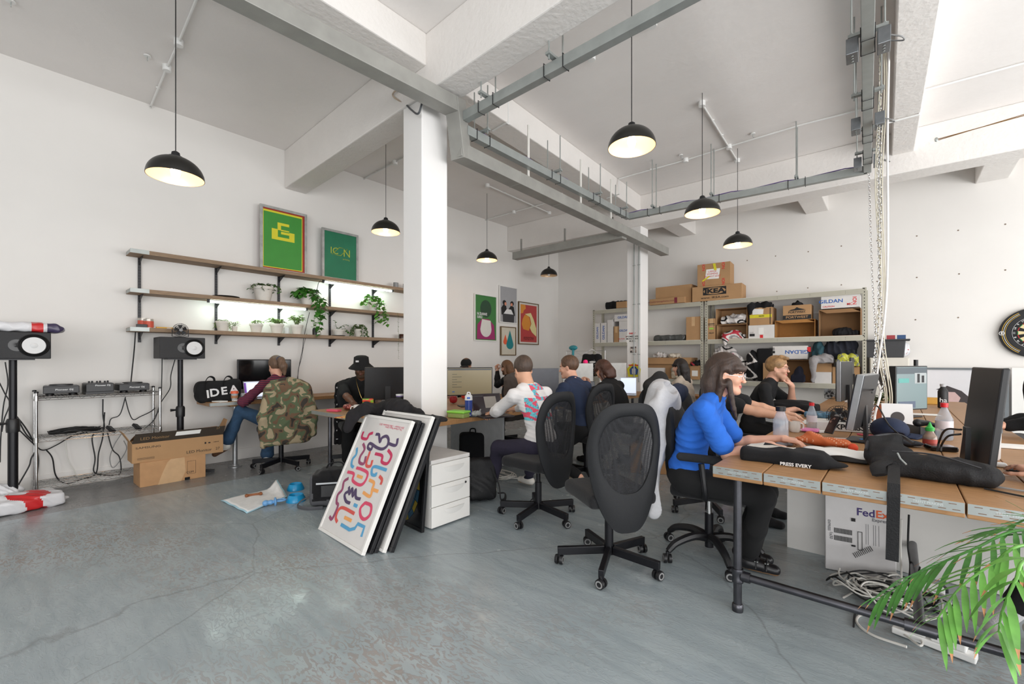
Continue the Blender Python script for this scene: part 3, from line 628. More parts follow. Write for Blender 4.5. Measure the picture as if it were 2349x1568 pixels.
jar(658, 762, PX_, BZ, 'small clear glass jar between two white pots', [(.035, 0), (.036, .08), (.03, .09), (.028, .088), (.033, .078), (.032, .004), (0, .004)], glass)
t = jar(722, 765, PX_, BZ, 'black bottle vase holding a pothos cutting on the bottom shelf', [(.03, 0), (.032, .07), (.026, .1), (.02, .105)], blackp, 'vase', 'vase'); foliage(t, [[(0, 0, .1), (.01, 0, .16), (-.01, 0, .22), (.02, -.02, .27)], [(0, 0, .1), (-.02, 0, .15), (-.03, -.02, .2)]], .06, .025, .03, leafb, 21)
jar(908, 668, -6.33, 2.5, 'grey metal cup on the top shelf, left of a pair', [(.04, 0), (.042, .09), (.038, .09), (.037, .005), (0, .005)], greyp, 'cup', 'cup'); jar(930, 672, -6.33, 2.5, 'grey metal cup on the top shelf, cut off by the column', [(.04, 0), (.042, .09), (.038, .09), (.037, .005), (0, .005)], greyp, 'cup', 'cup')
t = jar(922, 775, -6.33, BZ, 'brown glass jar at the right end of the bottom shelf', [(.05, 0), (.052, .07), (.045, .08)], mat('amber_glass', '3d2216', .1, var=0))
jar(518, 680, -6.34, 2.075, 'flat black round tray lying on the middle shelf', [(.12, 0), (.15, .012), (.148, .016), (.11, .006), (0, .006)], blackp, 'tray', 'tray', n=32)
t = thing('hanging_plant', 'thin string of hearts vine hanging beside the column', 'plant', (-6.2, at(912, 760, x=-6.2).y, 2.075), Q90)
foliage(t, [[(0, 0, 0), (.01, -.02, -.1), (0, -.02, -.3), (.01, -.02, -.55), (0, -.02, -.75)], [(0, 0, 0), (-.01, -.02, -.15), (.01, -.02, -.4), (-.01, -.02, -.62)]], .014, .007, .05, mat('heart_leaf', '6b6a4a', .6), 31, stemr=.001)
# tins and tools at the left end
tin = mat('tin_label', 'c8523c', .5); tinm = mat('tin_metal', 'b9b3ab', .35, .6)
for px, r, h, x, lb in ((329, .05, .11, -6.36, 'paint tin with red label, left one on the bottom shelf'), (341, .045, .1, -6.3, 'paint tin with red label, right one on the bottom shelf')):
    jar(px, 740, x, BZ, lb, [(r, 0), (r, h * .15), (r, h * .16), (r, h), (r * .9, h - .004), (0, h - .004)], tinm, 'paint_tin', 'tin', ('paper_label', [(r + .0008, h * .05), (r + .0008, h * .75)], tin))
def flatbox(name, lb, cat, p, s, m, rz=Q90, bev=.002, rx=0):
    o = MB().box(-s[0] / 2, s[0] / 2, -s[1] / 2, s[1] / 2, 0, s[2]).build(name, m, smooth=0, bev=bev, loc=p, rz=rz, label=lb, cat=cat)
    if rx: o.rotation_euler.x = rx
    return o
flatbox('tape_box', 'small black box on the bottom shelf left end', 'box', (-6.25, at(325, 746, x=-6.25).y, BZ), (.09, .05, .035), blackp)
flatbox('paper_pile', 'loose papers on the left end of the bottom shelf', 'paper', (-6.34, at(352, 742, x=-6.34).y + .05, BZ), (.22, .14, .008), paper, R(80))
flatbox('utility_knife', 'yellow and black knife on the bottom shelf', 'tool', (-6.27, at(378, 745, x=-6.27).y, BZ + .0), (.16, .025, .015), mat('yellow_plastic', 'd9a531', .5), R(96))
# ------------------------------------------------------------ loudspeakers
cone = mat('white_cone', 'dcdcdc', .5, var=.02); rub = mat('rubber_black', '0e0e10', .3)
def speaker(lb, y, z, x, w=.415, h=.235, d=.3):
    t = thing('loudspeaker', lb, 'speaker', (x, y, z), Q90)
    MB().box(-w / 2, w / 2, -.0, d, 0, h).build('cabinet', mat('speaker_vinyl', '1a1a1d', .55, bump=.2, bsc=300), t, smooth=0, bev=.006)
    X = Mx.Rotation(R(90), 4, 'X'); a = (w / 2 - .105, 0, h / 2); b = (.0, 0, h / 2)
    MB().lathe([(.098, 0), (.1, .006), (.093, .01), (.088, .006)], 36, a, X, cap=False).build('woofer_ring', rub, t)
    MB().lathe([(.088, .006), (.08, .012), (.073, .008)], 36, a, X, cap=False).build('woofer_surround', rub, t)
    MB().lathe([(.073, .008), (.03, .003), (.028, .006), (.02, .011), (0, .013)], 36, a, X).build('woofer_cone', cone, t)
    MB().lathe([(.05, .001), (.052, .003), (.04, .0035), (.018, .001), (.012, .003), (0, .006)], 28, (b[0] - .0, 0, b[2]), X).build('tweeter', rub, t)
    MB().lathe([(.006, .0), (.005, .002)], 12, (w / 2 - .014, -.0005, h / 2), X).build('power_light', mat('led_white', 'ffffff', .3, emit=3, var=0), t); return t
def spstand(lb, y, x, top):
    t = thing('speaker_stand', lb, 'stand', (x, y, 0), Q90)
    MB().box(-.13, .13, -.11, .13, top - .012, top).build('top_plate', blackm, t, smooth=0)
    MB().tube([(0, 0, .06), (0, 0, .74)], .033, 16).build('outer_pole', blackm, t); MB().tube([(0, 0, .7), (0, 0, top - .01)], .026, 16).build('inner_pole', blackm, t)
    MB().lathe([(.042, .66), (.044, .68), (.044, .76), (.036, .78)], 16).build('collar', blackp, t); MB().tube([(-.03, 0, .74), (-.09, 0, .74)], [.008, .016], 8).build('knob', blackp, t)
    MB().box(-.035, .035, -.035, .035, 0, .08).build('foot_hub', blackm, t, smooth=0)
    for a in (200, -20, 90, 270): c, s_ = math.cos(R(a)), math.sin(R(a)); MB().bar((0, 0, .05), (.32 * c, .32 * s_ * (.9 if a in (90, 270) else 1), .014), .045, .028).build('foot', blackm, t, smooth=0)
    return t
s1 = at(418, 822, x=-6.02); st1 = spstand('black stand under the loudspeaker beside the shelves', s1.y, -6.1, 1.315); speaker('horizontal black loudspeaker with white woofer below the wall shelves', s1.y, 1.315, -5.98)
y2 = at(30, 820, x=-5.85).y; spstand('black stand under the loudspeaker at the left edge', y2, -5.92, 1.31); speaker('horizontal black loudspeaker with white woofer at the left edge', y2 + .02, 1.31, -5.78)
# small fan on the speaker
p = at(417, 762, x=-6.0); t = thing('desk_fan', 'small round black fan on top of the speaker by the shelves', 'fan', (-6.05, p.y, 1.552), Q90)
def fanparts(t, r, zc_, X=None, th=.03, spokes=26):
    X = X or Mx.Rotation(R(90), 4, 'X'); c = (0, 0, zc_)
    for e, nm in ((.0, 'front_grille'), (-th, 'rear_grille')):
        m = MB()
        for rr in (.25, .5, .75, 1): m.tube([V(c) + X @ V((r * rr * math.cos(a), r * rr * math.sin(a), th / 2 + e)) for a in np.linspace(0, 6.283, 25)[:-1]], r * .02, 5, close=True)
        for k in range(spokes): a = 6.283 * k / spokes; m.tube([V(c) + X @ V((r * .2 * math.cos(a), r * .2 * math.sin(a), th / 2 + e)), V(c) + X @ V((r * math.cos(a + .5), r * math.sin(a + .5), th / 2 + e))], r * .016, 4)
        m.build(nm, blackp, t)
    m = MB()
    for k in range(5):
        a = 6.283 * k / 5; m.add([V(c) + X @ V(v) for v in ((r * .15 * math.cos(a), r * .15 * math.sin(a), 0), (r * .85 * math.cos(a), r * .85 * math.sin(a), -.008), (r * .85 * math.cos(a + .8), r * .85 * math.sin(a + .8), .008), (r * .15 * math.cos(a + .9), r * .15 * math.sin(a + .9), 0))], [(0, 1, 2, 3)])
    m.build('blades', mat('fan_blade', '2a2a2e', .4), t); MB().lathe([(r * .24, -th / 2), (r * .24, th / 2 + .003), (0, th / 2 + .006)], 20, c, X).build('hub', greyp, t)
    MB().tube([(-r * 1.05, .01, zc_), (-r * 1.05, .01, .01), (-r * .6, .03, .005), (r * .6, .03, .005), (r * 1.05, .01, .01), (r * 1.05, .01, zc_)], .004, 6).build('stand_wire', blackp, t)
fanparts(t, .072, .082)
# ------------------------------------------------------------ chrome wire shelving with DJ decks
WX, WY, WW, WD = -6.12, .69, .93, .33
t = thing('wire_shelving_unit', 'chrome three tier wire shelving unit on the left wall', 'shelving', (WX - WD / 2, WY, 0), Q90)
for sx in (-1, 1):
    for sy in (-1, 1):
        m = MB(); m.tube([(sx * WW / 2, sy * WD / 2, .02), (sx * WW / 2, sy * WD / 2, .985)], .0125, 14); p_ = m.build('post', chrome, t)
        MB().lathe([(.016, .985), (.015, 1.0), (0, 1.004)], 12, (sx * WW / 2, sy * WD / 2, 0)).build('post_cap', blackp, p_); MB().lathe([(.016, 0), (.013, .02)], 12, (sx * WW / 2, sy * WD / 2, 0)).build('levelling_foot', blackp, p_)
for z in (.95, .555, .1):
    m = MB(); w_, d_ = WW / 2, WD / 2
    for zz in (z, z - .032): m.tube([(-w_, -d_, zz), (w_, -d_, zz), (w_, d_, zz), (-w_, d_, zz)], .003, 6, close=True)
    for k in range(36): x = -w_ + WW * (k + .5) / 36; m.tube([(x, -d_, z + .002), (x, d_, z + .002)], .0016, 4)
    for k in (-.5, 0, .5): m.tube([(-w_, d_ * k, z - .002), (w_, d_ * k, z - .002)], .0025, 5)
    zz = []
    for k in range(25): zz.append((-w_ + WW * k / 24, -d_, z if k % 2 else z - .032))
    m.tube(zz, .002, 5); m.tube([(a, d_, c) for a, b, c in zz], .002, 5)
    for sx in (-1, 1):
        for sy in (-1, 1): m.lathe([(.018, z - .036), (.016, z + .01)], 10, (sx * w_, sy * d_, 0))
    m.build('wire_shelf', chrome, t)
dj = mat('dj_black', '1f1f22', .4); djt = mat('dj_top', '3c3c40', .35)
def deck(px, w, lb, mixer=False):
    p = at(px, 905, x=-6.16); t = thing('dj_mixer' if mixer else 'dj_media_player', lb, 'dj equipment', (-6.27, p.y, .955), Q90 + R(-3 if px < 200 else 2))
    h = .085 if mixer else .07
    MB().box(-w / 2, w / 2, -.13, .13, .02, .02 + h).build('case', dj, t, smooth=0, bev=.005); MB().box(-w / 2 + .01, w / 2 - .01, -.12, .12, .02 + h, .024 + h).build('top_panel', djt, t, smooth=0)
    if mixer:
        MB().box(-w / 2, w / 2, -.12, .12, 0, .02).build('base', dj, t, smooth=0)
        for k in range(6): MB().lathe([(.009, 0), (.007, .02), (0, .021)], 10, (-w / 2 + .03 + k * (w - .06) / 5, -.06 + .05 * (k % 2), .024 + h)).build('knob', blackp, t)
        MB().text('Pioneer DJ', .022, fr((.02, -.1305, .085), (1, 0, 0), (0, 0, 1)), .02, sx=1.2).build('lettering', cone, t, smooth=0)
    else:
        MB().lathe([(.085, 0), (.083, .012), (.06, .014), (0, .012)], 36, (0, -.03, .024 + h)).build('jog_wheel', blackp, t)
        for s in (-1, 1): MB().lathe([(.035, 0), (.03, .02)], 16, (s * w * .32, -.08, 0)).build('foot', rub, t)
        for k in range(3): MB().lathe([(.012, 0), (.01, .006), (0, .007)], 10, (-w / 2 + .03, -.1 + k * .035, .024 + h)).build('button', greyp, t)
        MB().text('Pioneer DJ', .022, fr((.02, -.1305, .055), (1, 0, 0), (0, 0, 1)), .02, sx=1.3).build('lettering', cone, t, smooth=0)
deck(143, .25, 'black DJ player on the left of the wire shelf'); deck(228, .21, 'black DJ mixer with knobs between two players', True); deck(307, .25, 'black DJ player on the right of the wire shelf')
# tangle of cables and power bricks on the middle tier
rg = random.Random(9); m = MB(); pc = at(175, 975, x=-6.2)
for k in range(16):
    pts = []; ph = rg.random() * 6.28; rx = rg.uniform(.06, .17); ry = rg.uniform(.03, .09); cx_, cy_ = rg.uniform(-.04, .04), rg.uniform(-.03, .03)
    for j in range(26): a = ph + j * .75; pts.append((cx_ + rx * math.cos(a) * (1 + .15 * rg.random()), cy_ + ry * math.sin(a + .3 * rg.random()), .012 + .035 * rg.random() + .02 * (1 - abs(math.cos(a)))))
    m.tube(spl(pts, 4), .0035, 5)
m.build('cable_tangle', cableb, label='heap of tangled black cables on the middle wire shelf', cat='cables', kind='stuff', loc=(-6.25, pc.y, .557), rz=Q90)
for px, lb in ((252, 'black power adapter brick on the middle wire shelf, left one'), (312, 'black power adapter brick on the middle wire shelf, right one')):
    p = at(px, 970, x=-6.2); o = flatbox('power_adapter', lb, 'adapter', (-6.2, p.y, .565), (.05, .1, .03), blackp, Q90 + .6, .006); o.rotation_euler = (.5, .3, Q90 + .5)
def cable(lb, pts, r=.0042, m=cableb, n=8, name='cable', g=None):
    P = [V(p) for p in pts]; o = P[0].copy(); return MB().tube([p - o for p in spl(P, n)], r, 7).build(name, m, loc=o, label=lb, cat='cable', group=g)
ax = lambda px, py, x=-6.42: at(px, py, x=x)
cable('black cable rising from the decks to the shelf end', [ax(300, 880), ax(303, 850), ax(308, 800), ax(311, 757)], .006)
cable('black cable hanging from the left speaker stand, far left loop', [ax(12, 830), ax(18, 880), ax(8, 930), ax(2, 1000), ax(0, 1060)], .005)
cable('black cable crossing behind the left speaker pole', [ax(-10, 860), ax(10, 900), ax(22, 925), ax(10, 960), ax(4, 990)], .005)
cable('black cable from the left stand curving down to the floor', [ax(38, 955), ax(60, 995), ax(85, 1022), ax(72, 1050), ax(66, 1070), ax(42, 1112)], .006)
cable('black cable sagging from the stand past the shelving post', [ax(36, 952), ax(58, 980), ax(76, 1012), ax(88, 1050), ax(84, 1100)], .006)
cable('thin black cable looping behind the lower wire shelf', [ax(105, 1030), ax(120, 1050), ax(128, 1090), ax(150, 1108), ax(190, 1098), ax(220, 1085), ax(226, 1040), ax(236, 1000), ax(240, 945)], .006)
cable('black cable hanging straight behind the middle tier', [ax(236, 915), ax(236, 950), ax(238, 985), ax(212, 1000), ax(218, 1050), ax(215, 1080), ax(232, 1090)], .006)
cable('black cable looping under the wire shelf middle', [ax(246, 990), ax(258, 1030), ax(274, 1048), ax(276, 1085), ax(250, 1090), ax(225, 1086)], .0055)
cable('grey loop of cable near the wall socket', [ax(278, 995), ax(262, 1020), ax(252, 1050), ax(258, 1072), ax(272, 1060), ax(290, 1030), ax(284, 1010)], .004, greyp)
cable('white cable lying along the wall base', [ax(150, 1010), ax(155, 1050), ax(168, 1075), ax(185, 1095), ax(240, 1102), ax(300, 1090), ax(312, 1085)], .005, cablew)
cable('long black cable from the stand under the wire shelf', [ax(38, 980), ax(80, 1020), ax(100, 1032), ax(130, 1020), ax(165, 1000), ax(200, 990)], .0055)
cable('two core black cable joining decks and power brick', [ax(288, 910), ax(275, 950), ax(255, 960), ax(250, 975)], .005)
cable('black cable hanging from the right player', [ax(287, 912), ax(296, 945), ax(306, 962), ax(322, 955), ax(345, 944), ax(356, 935)], .005)
cable('black cable falling from the right speaker, left strand', [ax(372, 820), ax(371, 870), ax(368, 930), ax(356, 955)], .005)
cable('black cable falling from the right speaker, right strand', [ax(402, 822), ax(392, 860), ax(390, 890), ax(368, 925), ax(355, 960), ax(330, 985)], .005)
cable('black lamp flex hanging from the pothos to the wall behind the monitor', [ax(710, 716), ax(702, 750), ax(696, 780), ax(694, 800), ax(686, 840), ax(682, 870)], .004)
cable('second strand of lamp flex hanging beside the monitor', [ax(704, 765), ax(697, 790), ax(692, 820), ax(684, 850), ax(684, 880)], .003)
cable('short black flex at the left end of the upper grow tube', [ax(742, 647, -6.3), ax(733, 645, -6.3), ax(728, 660, -6.3), ax(724, 690, -6.3)], .004)
# ------------------------------------------------------------ cardboard boxes
kf = mat('printed_dark_panel', '3a3128', .8)
p = at(320, 1118, z=0); LB = carton('taped plain cardboard box under the open monitor box', (-5.965, 1.215, 0), (.57, .3, .25), Q90 + .02, m=mat('cardboard_plain', 'b98f66', .85))
fprint(LB, .3, [('p', [(-.14, .0), (.06, .0), (.1, .1), (.09, .25), (-.03, .25), (-.06, .22), (-.1, .12)])], mat('torn_tape', 'c9a57c', .6), 'torn_tape_patch')
fprint(LB, .3, [('r', .115, .117, .06, .2), ('r', .115, .19, .198, .2), ('r', .19, .192, .06, .2), ('r', .115, .19, .06, .062), ('t', 'COM', .14, .08, .03, 0)], ink)
UB = carton('open wide monitor box with dark printed flap, stacked on another box', (-5.955, 1.275, .25), (.8, .26, .2), Q90 - .01, open_='top', flap=.13, flaps='l')
MB().add([(-.4, -.13, .2), (.4, -.13, .2), (.41, -.17, .3), (-.38, -.17, .3)], [(0, 1, 2, 3)]).build('printed_flap', kf, UB, smooth=0, solid=.004)
MB().add([(.4, -.12, .2), (.4, .12, .2), (.47, .1, .36), (.45, -.1, .36)], [(0, 1, 2, 3)]).build('flap', card, UB, smooth=0, solid=.004)
MB().add([(-.38, .13, .2), (.4, .13, .2), (.38, .02, .28), (-.36, .02, .26)], [(0, 1, 2, 3)]).build('flap', cardd, UB, smooth=0, solid=.004)
fprint(UB, .26, [('t', 'SAMSUNG', -.27, .15, .03, 0, 1.5), ('t', 'LED Monitor', .17, .045, .042, 0, 1.05), ('t', '27', .345, .047, .04, 0), ('r', .22, .235, .115, .135), ('r', .255, .275, .118, .13), ('t', 'HDMI', .33, .125, .016, 0, 1.4)] + [('r', -.36, -.22, .03 + .008 * k, .032 + .008 * k) for k in range(3)], ink)
m = MB(); m.text('LED Monitor', .045, fr((-.22, -.157, .245), (1, 0, 0), (0, -.38, .92)), 0); m.text('27', .035, fr((.34, -.168, .28), (1, 0, 0), (0, -.38, .92)), 0); m.build('flap_lettering', mat('kraft_ink', 'a08058', .8), UB, smooth=0)
MB().add([(-.05, -.152, .243), (.17, -.152, .243), (.18, -.166, .285), (-.04, -.166, .285)], [(0, 1, 2, 3)]).build('shipping_label', paper, UB, smooth=0, solid=.004)
flatbox('polystyrene_block', 'white foam block inside the open monitor box', 'packaging', (-5.93, .93, .256), (.06, .2, .19), paper)
# ------------------------------------------------------------ plastic post bags
bagw = mat('mailing_bag_white', 'd9d9dc', .3, var=.03); bagr = mat('mailing_bag_red', 'c7282b', .3, var=.05); bagb = mat('mailing_bag_blue', '3c3552', .3)
def zone(fn): return fn
def inell(c, x, y, rx, ry): return ((c[:, 0] - x) / rx) ** 2 + ((c[:, 1] - y) / ry) ** 2 < 1
s = SD(.03); s.box((0, 0, .045), (.2, .13, .012), .03); s.ell((.05, .02, .06), (.15, .1, .04)); s.box((.17, -.03, .035), (.07, .1, .005), .02)
s.build('mailing_bag', [bagw, bagr, bagb], h=.008, fold=(.012, 9, 4), colour=lambda c: np.where(c[:, 0] > .14, 2, np.where((c[:, 0] > .05) & (c[:, 0] < .12), 1, 0)), label='white, red and purple mailing bag on top of the left speaker', cat='bag', loc=(-5.93, y2 + .06, 1.545)).rotation_euler.z = Q90
s = SD(.04); s.box((0, 0, .06), (.24, .13, .03), .03); s.ell((-.02, 0, .1), (.2, .12, .06)); s.ell((.24, -.03, .03), (.09, .07, .02))
p = at(12, 1160, z=0); o = s.build('mailing_bag', [bagw, bagr], h=.01, fold=(.015, 8, 5), colour=lambda c: (inell(c, .05, -.06, .14, .1) & ~inell(c, .0, -.02, .06, .05)).astype(int), label='full white and red mailing bag on the floor, nearest one', cat='bag', loc=(-5.75, .1, -.0)); o.rotation_euler.z = Q90 + .25
s = SD(.04); s.ell((0, 0, .12), (.17, .12, .1)); s.box((0, 0, .08), (.12, .08, .05), .03)
o = s.build('mailing_bag', [bagw, bagr], h=.01, fold=(.02, 8, 6), colour=lambda c: (c[:, 0] < -.02).astype(int), label='crumpled white and red mailing bag behind the nearer one', cat='bag', loc=(-5.95, -.03, .0)); o.rotation_euler.z = Q90
# ------------------------------------------------------------ people
skinp = mat('skin_light', 'd9a58c', .5, var=.05, sc=18); skint = mat('skin_warm', 'd3a184', .5, var=.05, sc=18); skind = mat('skin_dark', '6b4735', .45, var=.08, sc=18)
eyew = mat('eye_white', 'e6e2de', .2, var=0); iris = mat('eye_iris', '2d221c', .15, var=0); lipm = mat('lips', 'b5635c', .45, var=.03); lipd = mat('lips_dark', '6d4238', .45, var=.03)
def ik(a, b, l1, l2, pole):
    a = V(a); b = V(b); d = b - a; L = min(d.length, (l1 + l2) * .995); u = d.normalized(); x = (l1 * l1 - l2 * l2 + L * L) / (2 * L); h = math.sqrt(max(l1 * l1 - x * x, 0))
    p = V(pole); p = p - u * p.dot(u); p.normalize(); return a + u * x + p * h, a + u * L
def hand(sd, w, F, N, side, curl=.5, s=1.0, thumb=.6, T=None):
    w = V(w); F = V(F).normalized(); N = V(N); N = (N - F * N.dot(F)).normalized(); X = F.cross(N) * side; k = .004
    R3 = Mx((X, F, N)).transposed()
    sd.box(w + F * .05 * s, (.032 * s, .036 * s, .006 * s), .009 * s, R3, .012); sd.cap(w, w + F * .02 * s, .026 * s, .028 * s, .015)
    for i, (o, L) in enumerate(((.031, .07), (.0105, .078), (-.0105, .073), (-.031, .057))):
        p = w + F * (.086 - abs(i - 1) * .004) * s + X * o * s; a = 0
        for j, (f, r) in enumerate(((.45, .0088), (.32, .0082), (.23, .0074))):
            a += curl * (.55, .95, .6)[j]; q = p + (F * math.cos(a) + N * math.sin(a) + X * (o * .6 if j == 0 else 0)) * L * f * s
            sd.cap(p, q, r * s, (r - .0008) * s, k); p = q
    p = w + F * .022 * s + X * .026 * s; a = 0
    for j, (L, r) in enumerate(((.042, .0115), (.032, .0095), (.024, .0085))):
        q = p + (X * math.cos(.75 + a) + F * math.sin(.75 + a) + N * (thumb * .6)).normalized() * L * s; sd.cap(p, q, r * s, (r - .001) * s, .006); p = q; a += .35
def head(sd, Hm, s=1.0, fem=False, jaw=1.0):
    T0 = sd.T; sd.T = T0 @ Hm; f = .94 if fem else 1; E = lambda c, r, k=.02, rot=None: sd.ell(V(c) * s, V(r) * s, rot, k)
    E((0, -.014, .034), (.074, .096, .088), .02); E((0, .022, -.03), (.058, .064, .08), .035)
    E((0, .066, -.1), (.021 * f, .02, .017), .025)
    for x in (-1, 1):
        sd.cap(V((x * .053, .002, -.055)) * s, V((x * .022, .06, -.098)) * s, .018 * s * f * jaw, .015 * s * jaw, .03)
        E((x * .036, .062, -.03), (.022, .02, .022), .02); E((x * .022, .083, .02), (.022, .011, .008), .012)
        sd.sub(V((x * .031, .099, -.002)) * s, V((.018, .015, .011)) * s, None, .012)
        E((x * .031, .0735, -.002), (.0125, .0125, .0125), .002)
        sd.cap(V((x * .044, .083, -.001)) * s, V((x * .02, .0875, .0035)) * s, .0032 * s, .0032 * s, .004)
        E((x * .076, -.006, -.008), (.007, .017, .029), .008, Mx.Rotation(-.25, 3, 'X') @ Mx.Rotation(x * .3, 3, 'Z')); sd.sub(V((x * .083, -.002, -.006)) * s, V((.005, .009, .016)) * s, None, .004)
    sd.cap(V((0, .083, .012)) * s, V((0, .1, -.03)) * s, .0082 * s, .009 * s, .012); E((0, .103, -.034), (.0098, .0105, .009), .008)
    for x in (-1, 1): E((x * .011, .1, -.037), (.0075, .009, .007), .005)
    E((0, .0845, -.0605), (.02, .007, .005), .006); E((0, .0835, -.0705), (.017, .0075, .0055), .006); sd.sub(V((0, .095, -.0657)) * s, V((.022, .007, .0018)) * s, None, .002)
    sd.T = T0
def person(label, loc, ang, pose, skin, top, pants=None, shoe=None, hair=None, h=.0065, fem=False, sw=.185, s=1.0, lips=lipm, name='person', extra=None, sock=None, cut=None):
    """local frame: x right, y forward, z up, origin on the floor under the hips"""
    t = thing(name, label, 'person', (loc[0], loc[1], 0), ang - Q90)
    g = pose.get; hz = g('hipz', .55); tw = g('twist', 0); pel = V((0, 0, hz)); ln = g('lean', .15); cv = g('curve', .2); sd_ = g('side', 0)
    ch = pel + V((sd_ * .4, .30 * s * math.sin(ln), .30 * s * math.cos(ln))); nb = ch + V((sd_ * .6, .225 * s * math.sin(ln + cv), .225 * s * math.cos(ln + cv)))
    hp, hy, hr = g('head', (0, 0, 0)); nk = ln + cv + g('neck', 0)
    hc = nb + V((0, (.095 * math.sin(nk) + .02), .155 * math.cos(nk * .6))) * s
    Hm = Mx.Translation(hc) @ Mx.Rotation(hy, 4, 'Z') @ Mx.Rotation(-hp, 4, 'X') @ Mx.Rotation(hr, 4, 'Y')
    cs, sn = math.cos(tw), math.sin(tw); X = V((cs, sn, 0)); Yd = V((-sn, cs, 0)); up = (nb - ch).normalized()
    sh = {k: nb + X * (k * sw * s) - up * .075 * s for k in (-1, 1)}; J = {}
    for k, nm in ((-1, 'l'), (1, 'r')):
        w = V(g('hand_' + nm, (k * .15, .38, .78))); pole = V(g('pole_' + nm, (k * .7, -.6, -.8))); J['e', k], J['w', k] = ik(sh[k], w, .285 * s, .25 * s, pole)
        hip = pel + V((k * .09 * s, 0, -.02)); ft = V(g('foot_' + nm, (k * .13, .42, .08))); J['h', k] = hip; J['k', k], J['a', k] = ik(hip, ft, .43 * s, .42 * s, g('kpole_' + nm, (k * .15, 1, .9)))
    # body
    B = SD(.02); B.ell(pel + V((0, 0, .03)), (.14 * s, .1 * s, .1 * s), None, .05); B.ell(ch - up * .06, (.125 * s, .085 * s, .14 * s), Mx.Rotation(-ln, 3, 'X'), .06); B.ell(ch + up * .07, (.14 * s * (sw / .185), .09 * s, .12 * s), Mx.Rotation(tw, 3, 'Z') @ Mx.Rotation(-ln - cv, 3, 'X'), .05)
    nr = .048 if fem else .056; B.cap(nb - up * .03, Hm @ V((0, -.02, -.05)), nr * 1.15 * s, nr * s, .03); B.cap(sh[-1] + up * .005, sh[1] + up * .005, .04 * s, .04 * s, .05)
    ar = (.040, .034, .024) if fem else (.047, .040, .029)
    for k in (-1, 1):
        B.chain([sh[k], J['e', k]], [ar[0] * s, ar[1] * s * .95]); m1 = J['e', k].lerp(J['w', k], .3); B.chain([J['e', k], m1, J['w', k]], [ar[1] * .92 * s, ar[1] * s, ar[2] * .9 * s])
        nm = 'l' if k < 0 else 'r'; hd = V(g('hdir_' + nm, J['w', k] - J['e', k])); hand(B, J['w', k], hd, V(g('palm_' + nm, (0, 0, -1))), k * (1 if V(g('palm_' + nm, (0, 0, -1))).z <= .2 else 1) * -1 * g('hflip_' + nm, 1), g('curl_' + nm, .45), s * (.95 if fem else 1.03))
        B.chain([J['h', k], J['k', k], J['a', k]], [.07 * s, .05 * s, .032 * s]); fd = V(g('toe_' + nm, (0, 1, 0))).normalized(); B.cap(J['a', k] - V((0, 0, .03)), J['a', k] + fd * .11 - V((0, 0, .05)), .028, .024)
    head(B, Hm, s, fem)
    if cut: B.cut(*cut)
    Hi = Hm.inverted(); H3 = np.array(Hi)[:3]; stub = g('stubble')
    def colr(c):
        q = (c @ H3[:, :3].T + H3[:, 3]) / s; x, y, z = q.T; o = np.zeros(len(c), int); ax_ = np.abs(x)
        if stub: o[(y > -.0) & (z < -.042) & (z > -.12) & (ax_ < .075) & (((z < -.058) | (ax_ > .04)) & ~((ax_ < .02) & (np.abs(z + .066) < .011)))] = 5
        d = ((ax_ - .031) / .0135) ** 2 + ((z + .0025) / .0068) ** 2; ey = (d < 1) & (y > .07); o[ey] = 1; o[ey & (((ax_ - .030) / .0062) ** 2 + ((z + .0025) / .0062) ** 2 < 1)] = 2
        o[((x / .023) ** 2 + ((z + .0655) / .0105) ** 2 < 1) & (y > .078)] = 3
        o[(np.abs(z - .0185 + (ax_ - .032) * .12) < .0042) & (ax_ > .014) & (ax_ < .05) & (y > .055)] = 4
        return o
    B.build('body', [skin, eyew, iris, lips, g('browm', iris), g('stubm', iris)], t, h=h * g('bodyh', .8), colour=colr, relax=1)
    # top
    mt, kind = top[0], top[1]; tp = SD(.03); gr = .014 * s
    if kind:
        bt = g('hem', -.05); tp.ell(pel + V((0, .0, .05)), (.155 * s, .125 * s, .13 * s), None, .05); tp.ell(ch - up * .06, (.142 * s, .108 * s, .15 * s), Mx.Rotation(-ln, 3, 'X'), .06)
        tp.ell(ch + up * .075, (.158 * s * (sw / .185), .108 * s, .13 * s), Mx.Rotation(tw, 3, 'Z') @ Mx.Rotation(-ln - cv, 3, 'X'), .05); tp.cap(sh[-1] + up * .008, sh[1] + up * .008, .052 * s, .052 * s, .05); tp.cap(sh[-1].lerp(nb, .6) + up * .015, sh[1].lerp(nb, .6) + up * .015, .055 * s, .055 * s, .05)
        if fem: tp.ell(ch + up * .02 + Yd * .075, (.12 * s, .06 * s, .065 * s), Mx.Rotation(-ln, 3, 'X'), .04)
        tp.cap(nb - up * .03, nb + up * (.02 if kind != 'polo' else .05), .075 * s, .062 * s, .03)
        if g('belly'): tp.ell(ch - up * .14 + Yd * .05, (.15, .12, .12), None, .06)
        tp.sub(nb + up * .075 + Yd * .02, (.06, .068, .055), Mx.Rotation(-ln - cv, 3, 'X'), .01)
        tp.cut(pel + V((0, 0, bt)), (0, 0, -1))
        for k in (-1, 1):
            e, w = J['e', k], J['w', k]; S = SD(.02)
            if kind in ('long', 'shirt'): tp.chain([sh[k], e, e.lerp(w, .5), w.lerp(e, .04)], [.058 * s, .054 * s, .05 * s, .038 * s], .04)
            elif kind == 'rolled': tp.chain([sh[k], e, e.lerp(w, .25)], [.062 * s, .054 * s, .052 * s], .03)
            else: tp.chain([sh[k], sh[k].lerp(e, g('slv', .72))], [.06 * s, .066 * s], .04)
